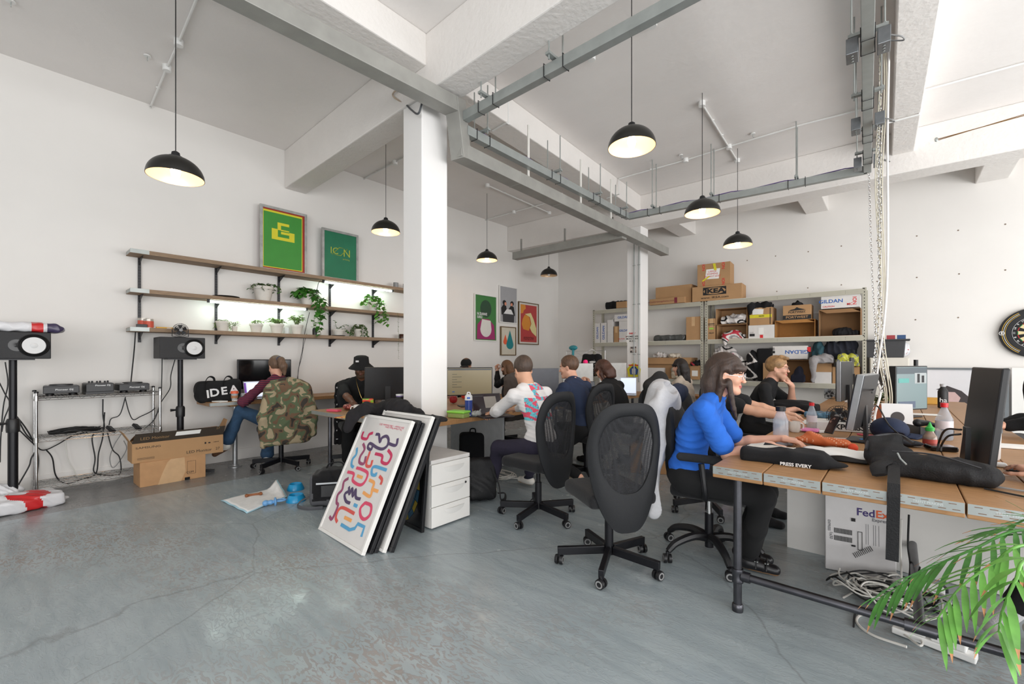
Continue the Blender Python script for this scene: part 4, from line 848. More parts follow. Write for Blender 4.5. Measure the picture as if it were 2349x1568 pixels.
        tp.build('shirt', mt, t, h=h, fold=(g('wr', .009), g('wf', 11), int(loc[0] * 7) % 50 + 1, (1, .6, 1.2)), relax=2, colour=top[2](t, dict(nb=nb, ch=ch, up=up, X=X, Y=Yd, sh=sh)) if len(top) > 2 else None)
    if pants:
        P = SD(.03); P.ell(pel + V((0, 0, .0)), (.165 * s, .135 * s, .1 * s), None, .04)
        for k in (-1, 1): P.chain([J['h', k], J['k', k], J['k', k].lerp(J['a', k], .5), J['a', k].lerp(J['k', k], g('pl', .12))], [.092 * s, .068 * s, .062 * s, .058 * s * g('flare', 1)], .03)
        P.build('trousers', pants, t, h=h * 1.1, fold=(.006, 8, 3, (1, .3, 1.5)), relax=2)
    for k, nm in ((-1, 'l'), (1, 'r')):
        if sock: S = SD(.01); S.chain([J['k', k].lerp(J['a', k], .72), J['a', k]], [.045 * s, .038 * s]); S.cap(J['a', k], J['a', k] + V(g('toe_' + nm, (0, 1, 0))).normalized() * .05 - V((0, 0, .03)), .04, .035); S.build('sock', sock, t, h=h)
        if shoe:
            a = J['a', k]; fd = V(g('toe_' + nm, (0, 1, 0))).normalized(); S = SD(.02); dn = V((0, 0, -1)) if abs(fd.z) < .5 else V((0, .7, -.7))
            S.cap(a + dn * .035 - fd * .03, a + dn * .05 + fd * .14, .036, .032); S.cap(a + dn * .03, a + fd * .07 + dn * .035, .042, .036)
            sole = lambda c, a=a, dn=dn: ((c - np.array(a + dn * .065)) @ np.array(dn) > 0).astype(int)
            S.build('shoe', [shoe[0], shoe[1]], t, h=h, colour=sole)
    # hair
    if hair:
        st, hm = hair[:2]; A = SD(.015); A.T = Hm @ Mx.Scale(s, 4); E = A.ell
        vol = g('vol', .009); E((0, -.018, .04), (.078 + vol * .6, .1 + vol * .5, .09 + vol))
        if st in ('short', 'fade', 'quiff'):
            A.sub((0, .105, -.03), (.085, .062, .088)); A.sub((-.085, .03, -.05), (.05, .05, .05)); A.sub((.085, .03, -.05), (.05, .05, .05)); A.cut((0, 0, -.05), (0, 0, -1))
            if st == 'quiff':
                for x in (-.04, -.015, .015, .04): A.cap((x, .03, .12), (x * 1.1, .085, .105), .024, .016, .01)
            if st == 'fade': A.sub((0, .09, .02), (.06, .045, .07))
        elif st in ('bob', 'long', 'fringe', 'straight'):
            ln_ = {'bob': -.13, 'fringe': -.2, 'long': -.24, 'straight': -.24}[st]
            for x in (-1, 1): A.chain([(x * .07, .0, .04), (x * .082, -.005, -.05), (x * .08, -.0 if st == 'bob' else -.03, ln_)], [.028, .024, .02], .02)
            A.chain([(0, -.08, .03), (0, -.1, -.06), (0, -.085 if st == 'bob' else -.1, ln_)], [.05, .045, .04], .03)
            for x in (-.05, .05): A.chain([(x, -.07, .02), (x * 1.1, -.08, -.07), (x * 1.1, -.07, ln_)], [.04, .038, .03], .03)
            A.sub((0, .11, -.045), (.066, .07, .082)); 
            if st == 'long': A.sub((0, .12, .0), (.06, .06, .09))
            else: A.chain([(-.052, .06, .045), (-.02, .085, .042), (.02, .085, .042), (.052, .06, .045)], [.02, .018, .018, .02], .015)
            if g('earout'): A.sub((.1, .02, -.01), (.035, .03, .04)); A.sub((-.1, .02, -.01), (.035, .03, .04))
        elif st == 'pony':
            A.sub((0, .105, -.03), (.085, .062, .088)); A.sub((-.085, .03, -.05), (.05, .05, .05)); A.sub((.085, .03, -.05), (.05, .05, .05)); A.cut((0, 0, -.07), (0, 0, -1))
            A.chain([(0, -.1, .06), (0, -.15, .04), (.01, -.165, -.04), (.02, -.15, -.14)], [.028, .04, .046, .018], .02)
        for z in (hair[2] if len(hair) > 2 else []): A.chain(z[0], z[1], .01)
        A.build('hair', hm, t, h=h * .85, fold=(.002, 42, 8, (1, .8, .12)), relax=1)
    if extra: extra(t, Hm, J, dict(nb=nb, ch=ch, pel=pel, sh=sh, X=X, Y=Yd, up=up, s=s))
    return t
def hairm(n, c): return mat(n, c, .5, var=.35, sc=9, aniso=(9, 9, 1), bump=.4, bsc=40)
def glasses(t, Hm, m, s=1.0, rd=.021):
    mb = MB(); mb.T = Hm @ Mx.Scale(s, 4)
    for x in (-1, 1):
        mb.tube([(x * .032 + rd * 1.1 * math.cos(a), .101 - abs(math.cos(a)) * .004, -.004 + rd * .9 * math.sin(a)) for a in np.linspace(0, 6.283, 17)[:-1]], .0014, 5, close=True)
        mb.tube([(x * .055, .098, 0), (x * .072, .07, .002), (x * .078, -.005, .004), (x * .078, -.02, -.012)], .0014, 5)
    mb.tube([(-.01, .102, 0), (0, .106, .004), (.01, .102, 0)], .0014, 5); return mb.build('glasses', m, t)
clearf = mat('clear_frame', 'cfd3d6', .15, .3); darkf = mat('gunmetal_frame', '4a3d3a', .3, .5)
# ------------------------------------------------------------ swivel chairs
def meshfab(name, col, fac=.6):
    m = bpy.data.materials.new(name); m.use_nodes = True; nt = m.node_tree; N = nt.nodes; L = nt.links; b = N['Principled BSDF']; b.inputs['Base Color'].default_value = (*lin(col), 1); b.inputs['Roughness'].default_value = .8
    tr = N.new('ShaderNodeBsdfTransparent'); mx = N.new('ShaderNodeMixShader'); tc = N.new('ShaderNodeTexCoord'); v = N.new('ShaderNodeTexVoronoi'); v.inputs['Scale'].default_value = 170; v.inputs['Randomness'].default_value = .1
    L.new(tc.outputs['Object'], v.inputs[0]); r = N.new('ShaderNodeMapRange'); L.new(v.outputs['Distance'], r.inputs[0]); r.inputs[1].default_value = .25; r.inputs[2].default_value = .5; r.inputs[3].default_value = fac - .25; r.inputs[4].default_value = fac + .3
    L.new(r.outputs[0], mx.inputs[0]); L.new(tr.outputs[0], mx.inputs[1]); L.new(b.outputs[0], mx.inputs[2]); L.new(mx.outputs[0], N['Material Output'].inputs[0]); return m
mfab = meshfab('chair_mesh', '1b1c20', .66); frm = mat('chair_back_charcoal', '111317', .7, var=.1, sc=60, bump=.15, bsc=300)
def swivel(label, loc, ang, base=0, seat=.5, back='mesh', armr=False, leather=None, backz=(.29, 1.05), fm=None, curved=False, hw=.245):
    t = thing('swivel_chair', label, 'chair', (loc[0], loc[1], 0), ang - Q90, 'office swivel chairs')
    for k in range(5):
        a = base - (ang - Q90) + k * 6.2832 / 5; c, s = math.cos(a), math.sin(a)
        if curved: m = MB(); m.tube(spl([(0, 0, .13), (.12 * c, .12 * s, .15), (.25 * c, .25 * s, .12), (.31 * c, .31 * s, .075)], 4), [.03, .03, .029, .028, .027, .026, .025, .024, .023, .022, .022, .02, .018], 8); m.build('base_leg', blackp, t)
        else: MB().bar((.03 * c, .03 * s, .1), (.325 * c, .325 * s, .085), .032, .05).build('base_leg', blackm, t, smooth=0, bev=.004)
        wx, wy = .315 * c, .315 * s; W_ = MB(); X = Mx.Rotation(a + 1.2, 4, 'Z') @ Mx.Rotation(R(90), 4, 'X')
        W_.lathe([(.012, -.025), (.027, -.025), (.029, -.02), (.029, -.006), (.012, -.006)], 18, (wx, wy, .03), X); W_.lathe([(.012, .006), (.029, .006), (.029, .02), (.027, .025), (.012, .025)], 18, (wx, wy, .03), X)
        W_.m = 1; W_.lathe([(.022, .0255), (.022, .027), (.014, .027), (.014, .0255)], 18, (wx, wy, .03), X, cap=False); W_.lathe([(.022, -.0255), (.022, -.027), (.014, -.027), (.014, -.0255)], 18, (wx, wy, .03), X, cap=False)
        W_.m = 0; W_.tube([(wx, wy, .03), (wx, wy, .075)], .011, 8); W_.box(wx - .008, wx + .008, wy - .008, wy + .008, .03, .06); W_.build('castor', [blackp, greyp], t)
    MB().tube([(0, 0, .07), (0, 0, .29)], .027, 16).build('gas_lift', blackm, t); MB().tube([(0, 0, .28), (0, 0, seat - .08)], .018, 12).build('piston', chrome if curved else blackm, t)
    MB().cb((0, -.03, seat - .085), (.2, .3, .035)).build('seat_mechanism', blackp, t, smooth=0, bev=.008)
    S = SD(.03); S.box((0, .01, seat - .035), (.19, .185, .012), .03); S.box((0, .17, seat - .05), (.17, .04, .01), .025); S.build('seat', leather or blackf, t, h=.012)
    z0, z1 = backz; hw = hw; yb = -.235; zc_ = (z0 + z1) / 2
    cur = lambda x, z: yb + .9 * x * x + (.10 * ((z - z0 - .25) ** 2) * -1.1 if z > z0 + .25 else 0)
    out = lambda a: (hw * (1 if math.sin(a) > 0 else .98) * math.copysign(abs(math.cos(a)) ** .56, math.cos(a)) * (1 - .3 * max(0, .25 - math.sin(a)) ** 1.2), zc_ + (z1 - z0) / 2 * math.copysign(abs(math.sin(a)) ** .8, math.sin(a)))
    inn = lambda a: (hw * .74 * math.copysign(abs(math.cos(a)) ** .72, math.cos(a)) * (1 - .2 * max(0, .2 - math.sin(a))), z0 + (z1 - z0) * .60 + (z1 - z0) * .30 * math.copysign(abs(math.sin(a)) ** .85, math.sin(a)))
    n = 56; FR = MB(); fm = fm or frm
    if back == 'mesh':
        def ring(u, v):
            a = u * 6.28318; o = out(a); i = inn(a); w = v * 2 if v <= 1 else 0; q = v % 1.0
            th = .019 * math.sin(math.pi * min(max(q, .04), .96)) ** .5
            x = o[0] * (1 - q) + i[0] * q; z = o[1] * (1 - q) + i[1] * q; return x, z, th
        def front(u, v): x, z, th = ring(u, v * .999); return (x, cur(x, z) + th, z)
        def rear(u, v): x, z, th = ring(u, (1 - v) * .999); return (x, cur(x, z) - th, z)
        FR.grid(front, n, 8, True); o1 = len(FR.v); FR.grid(rear, n, 8, True)
        # stitch the rims
        w = n; FR.f += [(i, (i + 1) % w, o1 + 8 * w + (i + 1) % w, o1 + 8 * w + i) for i in range(n)] + [(8 * w + i, 8 * w + (i + 1) % w, o1 + (i + 1) % w, o1 + i) for i in range(n)]; FR.mi += [0] * (2 * n)
        FR.build('back_frame', fm, t, smooth=80)
        def disc(u, v): a = u * 6.28318; i = inn(a); x = i[0] * v * 1.02; zc2 = z0 + (z1 - z0) * .6; z = zc2 + (i[1] - zc2) * v * 1.02; return (x, cur(x, z), z)
        MB().grid(disc, n, 6, True).build('back_mesh', mfab, t)
    else:
        def ft(sg): return lambda u, v: (lambda o, q: (o[0] * q, cur(o[0] * q, zc_ + (o[1] - zc_) * q) + sg * .035 * max(1 - q ** 6, 0) ** .5, zc_ + (o[1] - zc_) * q))(out(u * 6.28318), v if sg > 0 else 1 - v)
        FR.grid(ft(1), 40, 10, True); FR.grid(ft(-1), 40, 10, True); FR.build('backrest', fm, t, smooth=80)
    MB().bar((0, -.12, seat - .085), (0, yb - .01, z0 + .14), .07, .02).build('back_bracket', blackp, t, smooth=0, bev=.004)
    if armr:
        for sx in (-1, 1):
            a_ = MB(); a_.tube(spl([(sx * .15, 0, seat - .08), (sx * .27, .02, seat - .02), (sx * .28, .0, seat + .17)]), .018, 8); a_ = a_.build('arm_post', blackp, t)
            S = SD(.01); S.cap((sx * .28, -.12, seat + .2), (sx * .28, .14, seat + .2), .026); S.build('arm_pad', mat('foam_sleeve', '2a2b2e', .9, bump=.5, bsc=400), t, h=.008)
        MB().tube([(.1, .0, seat - .1), (.24, .02, seat - .12)], .006, 6).build('lever', blackp, t)
    return t
def fa(ax_, ay, bx, by): return math.atan2(by - ay, bx - ax_)
hub = at(1397, 1262, z=.09); tipp = at(1372, 1350, z=.05)
swivel('empty black mesh-back swivel chair in the middle foreground', hub, R(146), fa(hub.x, hub.y, tipp.x, tipp.y))
c1 = at(1235, 1160, z=.09); swivel('black mesh-back swivel chair under the person in the white printed top', c1, R(176), 1.1)
c2 = at(1345, 1085, z=.05); swivel('black mesh-back swivel chair under the person in the navy shirt', c2, R(172), .4)
c3 = at(645, 1055, z=.09); c3_ch = swivel('swivel chair with the camouflage jacket over its back', c3, R(174), .2, back='solid', backz=(.45, 1.05))
# ------------------------------------------------------------ left desk
t = thing('wall_desk', 'long timber wall desk on a galvanised pole by the left wall', 'desk', (-6.2, 3.3, 0))
MB().box(-.28, .26, -1.72, 1.9, .76, .805).build('desktop', deskw, t, smooth=0, bev=.003)
MB().box(.22, .2615, -1.722, -1.35, .765, .802).build('metal_corner_strip', strut, t, smooth=0); MB().box(.05, .2, -1.5, -1.3, .74, .76).build('fixing_block', cardd, t, smooth=0)
for y in (1.88, 4.6):
    MB().lathe([(.075, 0), (.075, .008), (.04, .014), (.034, .03), (.027, .032), (.027, .74), (.036, .742), (.036, .76)], 24, (-6.1 + 6.2, y - 3.3, 0)).build('pole_leg', mat('galvanised_pole', 'a4a6a8', .35, .7), t)
def dz(px, py, z=.805): return at(px, py, z=z)
# IDEA duffel bag
blc = mat('black_cotton', '131315', .9, bump=.3, bsc=120)
p = dz(487, 918); S = SD(.05); S.box((0, 0, .11), (.16, .05, .08), .05); S.ell((-.19, 0, .12), (.05, .09, .1)); S.box((.18, 0, .15), (.02, .05, .07), .03)
o = S.build('duffel_bag', blc, h=.009, fold=(.012, 7, 2), label='black cotton duffel bag with white block letters on the end of the wall desk', cat='bag', loc=(-6.18, 1.72, .81)); o.rotation_euler.z = Q90 - .15
m = MB(); 
for i, ch_ in enumerate('IDEA'): m.text(ch_, .125, fr(((-.11, -.045, .05, .15)[i], -.112, .085 + i * .016), (1, 0, .1), (0, 0, 1)), .03, sx=1.05)
m.build('lettering', cone, o, smooth=0)
for x in (-.09, .09): MB().tube(spl([(x - .05, -.1, .14), (x - .04, -.09, .24), (x, -.05, .29), (x + .05, 0, .27), (x + .06, .02, .2)]), .012, 6, flat=.4).build('handle', blc, o)
# cups and glasses
def cup(lb, p, prof, m, extras=(), name='cup', cat='cup'):
    t = thing(name, lb, cat, p); MB().lathe(prof, 24).build('body', m, t)
    for nm, pr, mm in extras: MB().lathe(pr, 24).build(nm, mm, t)
    return t
cup('glass travel cup with orange lid and cork band on the wall desk', (-6.02, at(538, 910, x=-6.02).y, .806), [(.03, 0), (.038, .09), (.036, .09), (.029, .003), (0, .003)], glass, (('cork_band', [(.036, .035), (.0385, .065)], mat('cork', 'b07f5c', .9)), ('lid', [(.042, .09), (.043, .1), (.04, .115), (.038, .12), (0, .12)], mat('orange_lid', 'e8663f', .4))))
cup('clear water glass on the wall desk beside the travel cup', (-6.08, at(560, 908, x=-6.08).y, .806), [(.036, 0), (.037, .085), (.035, .085), (.034, .006), (0, .006)], glass, name='drinking_glass', cat='glass')
def monitor(lb, p, rz, w, h, zb, scr=scr_off, tilt=0, stand=True, th=.03, bz=.012, back=blackp, content=None, desk=None, name='monitor', silver=None):
    t = thing(name, lb, 'monitor', p, rz); m = MB(); m.T = Mx.Translation((0, 0, zb)) @ Mx.Rotation(tilt, 4, 'X')
    m.box(-w / 2, w / 2, 0, th, 0, h); o = m.build('housing', back, t, smooth=0, bev=.006)
    m = MB(); m.T = Mx.Translation((0, 0, zb)) @ Mx.Rotation(tilt, 4, 'X'); m.box(-w / 2 + bz, w / 2 - bz, -.0015, 0, bz, h - bz); m.build('screen', scr, t, smooth=0)
    if silver: m = MB(); m.T = Mx.Translation((0, 0, zb)) @ Mx.Rotation(tilt, 4, 'X'); m.box(-w / 2 - .002, w / 2 + .002, .008, th - .004, -.002, h + .002); m.build('bezel_trim', silver, t, smooth=0, bev=.004)
    if content:
        for i, (nm, x0, x1, z0, z1, mm) in enumerate(content): m = MB(); m.T = Mx.Translation((0, 0, zb)) @ Mx.Rotation(tilt, 4, 'X'); m.box(-w / 2 + w * x0, -w / 2 + w * x1, -.0022 - .0003 * i, -.0016, h * z0, h * z1); m.build(nm, mm, t, smooth=0)
    if stand: MB().bar((0, th + .02, .01), (0, th + .015, zb + h * .4), .06, .02, (0, 1, 0)).build('stand_neck', back, t, smooth=0); MB().cb((0, th + .01, .006), (.24, .18, .012)).build('stand_base', back, t, smooth=0, bev=.004)
    return t
scrlit = mat('laptop_screen_lit', 'c8d2e6', .3, emit=.9, var=.02); scrpurple = mat('screen_purple', '7a4fa8', .3, emit=.7, var=0)
pm = at(604, 828, x=-6.3); monitor('black switched-off monitor on the wall desk behind the ponytail', (-6.3, 2.3, .806), Q90, .66, .38, .12)
def laptop(lb, p, rz, w=.31, d=.22, tilt=-.3, scr=scrlit, body=None, content=None, name='laptop'):
    body = body or mat('laptop_silver', 'a9abb0', .35, .6); t = thing(name, lb, 'laptop', p, rz)
    MB().box(-w / 2, w / 2, -d, 0, 0, .015).build('keyboard_deck', body, t, smooth=0, bev=.003)
    m = MB(); m.T = Mx.Translation((0, 0, .012)) @ Mx.Rotation(tilt, 4, 'X'); m.box(-w / 2, w / 2, 0, .006, 0, d); m.build('lid', body, t, smooth=0, bev=.002)
    m = MB(); m.T = Mx.Translation((0, 0, .012)) @ Mx.Rotation(tilt, 4, 'X'); m.box(-w / 2 + .01, w / 2 - .01, -.001, 0, .012, d - .01); m.build('screen', scr, t, smooth=0)
    for i, (nm, x0, x1, z0, z1, mm) in enumerate(content or ()): m = MB(); m.T = Mx.Translation((0, 0, .012)) @ Mx.Rotation(tilt, 4, 'X'); m.box(-w / 2 + w * x0, -w / 2 + w * x1, -.0016 - .0002 * i, -.001, d * z0, d * z1); m.build(nm, mm, t, smooth=0)
    m = MB()
    for j in range(5):
        for i in range(12): m.box(-w * .42 + i * w * .07, -w * .42 + (i + .85) * w * .07, -d * .5 + j * .018, -d * .5 + j * .018 + .015, .015, .0165)
    m.build('keys', blackp, t, smooth=0); return t
laptop('open laptop with pale document on the wall desk under the monitor', (-6.19, at(592, 900, x=-6.19).y, .806), Q90, content=(('dock_strip', .03, .1, .1, .9, scrpurple), ('window', .14, .9, .15, .88, mat('doc_white', 'e8edf5', .4, emit=.9, var=0))))
flatbox('notebook', 'notebook lying beside the duffel on the wall desk', 'book', (-6.02, at(493, 922, x=-6.02).y + .05, .806), (.14, .1, .012), paper, .3); flatbox('tissue', 'white crumpled paper on the wall desk front edge', 'paper', (-6.0, at(542, 920, x=-6.0).y + .03, .806), (.12, .09, .015), paper, .8, .006)
cable('white earphones lying on the wall desk', [(-6.02, 2.0, .812), (-6.0, 2.05, .812), (-6.04, 2.09, .814), (-6.0, 2.14, .812)], .003, cablew)
# ------------------------------------------------------------ centre desk, cut round the near column
CE = at(943, 975, z=.75); CX0, CX1, CY0, CY1, DZ = -4.85, CE.x, 2.24, 6.9, .75
t = thing('shared_desk', 'long shared timber desk running from the near column towards the back', 'desk', (CX1 - .8, 3.5, 0)); o = V((CX1 - .8, 3.5, 0)); m = MB()
def db(a, b, c, d): m.box(a - o.x, b - o.x, c - o.y, d - o.y, DZ - .045, DZ)
db(CX0, -3.62, CY0, CY1); db(-3.618, -3.30, CY0, 2.54); db(-3.618, -3.30, 2.87, CY1); db(-3.298, CX1, CY0, CY1); m.build('desktop', deskw, t, smooth=0, bev=.003)
m = MB(); m.box(CX0 - o.x, CX1 - o.x, CY0 - .002 - o.y, CY0 - o.y, DZ - .04, DZ - .002); m.build('galvanised_edge_strip', strut, t, smooth=0)
m = MB(); m.box(CX1 - .5 - o.x, CX1 - .05 - o.x, CY0 + .05 - o.y, CY0 + .13 - o.y, DZ - .09, DZ - .045); m.build('cross_bearer', deskx, t, smooth=0)
for x, y in ((CX0 + .12, CY0 + .15), (CX1 - .14, CY0 + .13), (CX0 + .12, 4.6), (CX1 - .14, 4.75), (CX0 + .12, 6.7), (CX1 - .14, 6.7)): MB().tube([(x - o.x, y - o.y, 0), (x - o.x, y - o.y, DZ - .045)], .021, 12).build('pipe_leg', pipe, t)
MB().box(-.45, .45, .3, .33, .08, .7).build('modesty_panel', mat('panel_grey', 'c4c7c9', .5), t, smooth=0)
cz = lambda px, py, z=.752: at(px, py, z=z)
monitor('black monitor seen from behind on the near end of the shared desk', cz(888, 935), Q90 + R(155), .5, .37, .1, tilt=-.12)
# framed posters leaning on the desk corner
whf = mat('white_frame', 'e9e7e3', .4, var=.01); blf = mat('black_frame', '17171a', .4); glz = mat('poster_glazing', 'dedbd8', .12, var=.01)
BL, BR, TR, TL = V((-3.36, 1.60, .002)), V((-2.67, 1.56, .002)), V((-2.67, 1.96, .85)), V((-3.36, 2.0, .85))
ux = (BR - BL).normalized(); uz = (TR - BR).normalized(); un = ux.cross(uz); PM = Mx(((ux.x, -un.x, uz.x, BL.x), (ux.y, -un.y, uz.y, BL.y), (ux.z, -un.z, uz.z, BL.z), (0, 0, 0, 1)))
def leanframe(lb, M, w, h, fm, fw=.022, dp=.03, face=glz, name='picture_frame'):
    t = thing(name, lb, 'picture frame', (0, 0, 0)); t.matrix_world = M; m = MB(); m.box(0, w, 0, dp, 0, fw); m.box(0, w, 0, dp, h - fw, h); m.box(0, fw, 0, dp, fw, h - fw); m.box(w - fw, w, 0, dp, fw, h - fw); m.build('frame', fm, t, smooth=0, bev=.002)
    MB().box(fw, w - fw, .008, dp - .004, fw, h - fw).build('print', face, t, smooth=0); return t
w, h = (BR - BL).length, (TR - BR).length
t = leanframe('white framed poster of colourful rounded line shapes leaning on the shared desk', PM, w, h, whf)
cols = dict(r='c8355f', o='e8925a', b='58a3cf', p='4f3f63', m='96476b', k='dc4a6c', y='f0a860', e='d9584f')
cm = {k: mat('ink_' + k, v, .5, var=.03) for k, v in cols.items()}
def pq(x, y):   # photo crop position on the poster -> (u,v) on the sheet, bilinear between its four corners
    A, B_, C_, D_ = V((238, 1270)), V((600, 1490)), V((960, 395)), V((582, 330)); P = V((x, y)); u = v = .5
    for _ in range(12):
        f = A * (1 - u) * (1 - v) + B_ * u * (1 - v) + C_ * u * v + D_ * (1 - u) * v - P; du = (B_ - A) * (1 - v) + (C_ - D_) * v; dv = (D_ - A) * (1 - u) + (C_ - B_) * u; det = du.x * dv.y - du.y * dv.x
        u -= (f.x * dv.y - f.y * dv.x) / det; v -= (du.x * f.y - du.y * f.x) / det
    return (u * w, .0055, v * h)
strokes = [('r', [(567, 485), (556, 537), (600, 550), (618, 512), (650, 500)]), ('p', [(675, 512), (700, 515), (705, 545), (712, 580), (725, 545), (760, 530), (778, 560), (770, 610), (735, 640), (690, 630), (630, 590), (612, 625), (640, 645), (655, 600)]), ('p', [(770, 590), (832, 610), (848, 550)]),
 ('r', [(675, 680), (730, 700), (728, 750), (770, 765), (800, 700), (775, 650)]), ('m', [(570, 590), (585, 640), (552, 700), (548, 750), (585, 762), (600, 700)]), ('b', [(518, 625), (515, 680), (485, 720), (480, 770), (500, 790)]), ('e', [(632, 660), (605, 770), (640, 785), (655, 735)]),
 ('b', [(765, 820), (668, 790), (652, 850), (682, 862), (688, 840)]), ('k', [(450, 825), (505, 845), (500, 900), (560, 940), (600, 915), (620, 845), (570, 810), (525, 795)]), ('y', [(535, 862), (580, 880)]), ('e', [(712, 870), (732, 900), (722, 940)]),
 ('y', [(590, 1000), (645, 1035), (660, 975), (672, 925), (635, 900)]), ('y', [(665, 980), (705, 995)]), ('m', [(462, 880), (425, 905), (415, 970), (380, 1010), (375, 1070), (390, 1100), (350, 1200), (325, 1180)]), ('p', [(475, 985), (440, 1010), (455, 1065), (490, 1085)]), ('p', [(472, 950), (480, 1010), (500, 965), (510, 1030), (530, 975), (535, 1040), (572, 1055)]),
 ('b', [(522, 1098), (550, 1112)]), ('k', [(610, 1085), (575, 1130), (580, 1190), (610, 1215), (648, 1180), (655, 1110), (610, 1085)]), ('e', [(530, 1170), (440, 1120), (400, 1130), (380, 1190), (395, 1230)]), ('y', [(452, 1195), (510, 1225)]), ('b', [(428, 1250), (500, 1295), (540, 1285), (560, 1250), (610, 1275), (590, 1350)])]
for k in cm:
    for kk, pts in strokes:
        if kk == k:
            m = MB(); q = [V(pq(*p_)) for p_ in pts]; m.tube(q if kk in 'b' and len(q) > 4 and pts[0][0] == 428 else spl(q, 5) if len(q) > 2 else q, .0135, 6, fx=.12); m.build('printed_line', cm[k], t)
m = MB(); m.text('25th October — 28th November 2012', .022, fr(pq(800, 440), (-1, 0, 0), (0, 0, -1)), 0); m.text('This is Human Papers Gallery', .02, fr(pq(815, 462), (-1, 0, 0), (0, 0, -1)), 0); m.build('caption', cm['k'], t, smooth=0)
def shf(dx, dy, dn, sc=1): return Mx.Translation((dx, dy, 0)) @ PM
leanframe('black picture frame directly behind the white framed poster', shf(.02, .05, 0), w + .0, h + .0, blf, .03, .025, blf)
leanframe('second black picture frame in the leaning stack', shf(.04, .08, 0), w - .01, h - .02, blf, .03, .025, blf)
leanframe('white picture frame third from the front of the leaning stack', shf(.07, .115, 0), w, h + .03, whf, .02, .03)
leanframe('widest black picture frame at the back of the leaning stack', shf(.095, .155, 0), w + .01, h + .03, blf, .03, .03, blf)
BL2, BR2, T2 = at(897, 1188, z=0.003), at(967, 1222, z=.003), at(940, 1012, z=.6)
ux2 = (BR2 - BL2).normalized(); w2 = (BR2 - BL2).length; hz2 = V((-.42, .08, .6)); uz2 = (hz2 - ux2 * hz2.dot(ux2)).normalized(); un2 = ux2.cross(uz2); M2 = Mx(((ux2.x, -un2.x, uz2.x, BL2.x), (ux2.y, -un2.y, uz2.y, BL2.y), (ux2.z, -un2.z, uz2.z, BL2.z), (0, 0, 0, 1)))
t2 = leanframe('black frame with blue and yellow fan print propped beside the white drawers', M2, w2, .66, blf, .025, .025, mat('dark_glazing', '1a1a1c', .08, var=0))
m = MB(); ya = mat('fan_yellow', 'a8912f', .4); bb = mat('fan_blue', '2c5873', .4); m.m = 0
for k in range(7):
    a0, a1 = R(-80 + k * 20), R(-61 + k * 20)
    for rr, mi_ in ((.08, 0), (.12, 0), (.16, 1), (.2, k % 2)):
        m.m = mi_; m.poly([(w2 * .3 + rr_ * math.cos(a), .006, .3 + rr_ * math.sin(a) * 1.2) for rr_, a in ((rr, a0), (rr + .035, a0), (rr + .035, a1), (rr, a1)) if True])
m.build('painted_fan_reflection', [ya, bb], t2, smooth=0)  # reflection in the dark glass, painted on as coloured patches
# white drawer pedestal
t = thing('drawer_pedestal', 'white three drawer pedestal under the corner of the shared desk', 'drawers', (-2.68, 2.355, 0), Q90)
MB().box(-.2, .2, .015, .5, .01, .5).build('carcass', whf, t, smooth=0, bev=.003); MB().box(-.203, .203, 0, .505, .5, .53).build('top_panel', mat('pedestal_top', 'dcd9d6', .35), t, smooth=0, bev=.004)
for i, (a, b) in enumerate(((.335, .495), (.17, .33), (.012, .165))):
    d = MB().box(-.2, .2, -.004, .015, a, b).build('drawer', whf, t, smooth=0, bev=.003)
    m = MB(); m.grid(lambda u, v: (.03 - .11 + .22 * u, -.006 - .012 * math.sin(math.pi * u) * (1 - v) * 1, b - .035 - .05 * v * math.sin(math.pi * u) ** .5), 12, 4); m.build('handle', whf, d)
MB().lathe([(.01, 0), (.01, .003), (0, .003)], 16, (.15, -.005, .3), Mx.Rotation(R(90), 4, 'X')).build('lock', chrome, t)
# ------------------------------------------------------------ things on the centre desk
def blob(name, lb, cat, loc, parts, m, h=.008, fold=None, rz=0, colour=None, k=.03, group=None):
    S = SD(k)
    for q in parts:
        if q[0] == 'e': S.ell(*q[1:])
        elif q[0] == 'b': S.box(*q[1:])
        elif q[0] == 'c': S.cap(*q[1:])
        elif q[0] == 'ch': S.chain(*q[1:])
        elif q[0] == 'p': S.cut(*q[1:])
        elif q[0] == 's': S.sub(*q[1:])
    o = S.build(name, m, h=h, fold=fold, colour=colour, label=lb, cat=cat, group=group, loc=loc); o.rotation_euler.z = rz; return o
hood = mat('charcoal_jersey', '19171a', .95, var=.08, bump=.2, bsc=220)
o = blob('hoodie', 'charcoal hoodie heaped on the shared desk with a sleeve over the poster frame', 'clothing', (-3.35, 2.18, .752), [('e', (0, .1, .1), (.2, .13, .11)), ('e', (.12, .06, .12), (.16, .12, .1)), ('e', (.32, .24, .035), (.2, .14, .035)), ('e', (-.1, .0, .06), (.14, .1, .045)), ('ch', [(-.1, -.02, .1), (-.04, -.13, .13), (.02, -.22, .14), (.0, -.29, .08), (-.02, -.32, 0)], [.06, .05, .048, .045, .045]), ('e', (.1, .2, .08), (.16, .1, .06))], hood, .01, (.022, 6, 3), k=.04)
m = MB(); m.text('#g', .09, fr((.17, .1, .165), (1, .3, 0), (-.3, 1, .2)), .01); m.build('print', cone, o, smooth=0)
blob('white_tshirt', 'white t-shirt folded on the shared desk beside the hoodie', 'clothing', cz(895, 945), [('b', (0, 0, .012), (.14, .08, .002), .012)], paper, .008, (.006, 9, 4), .2)
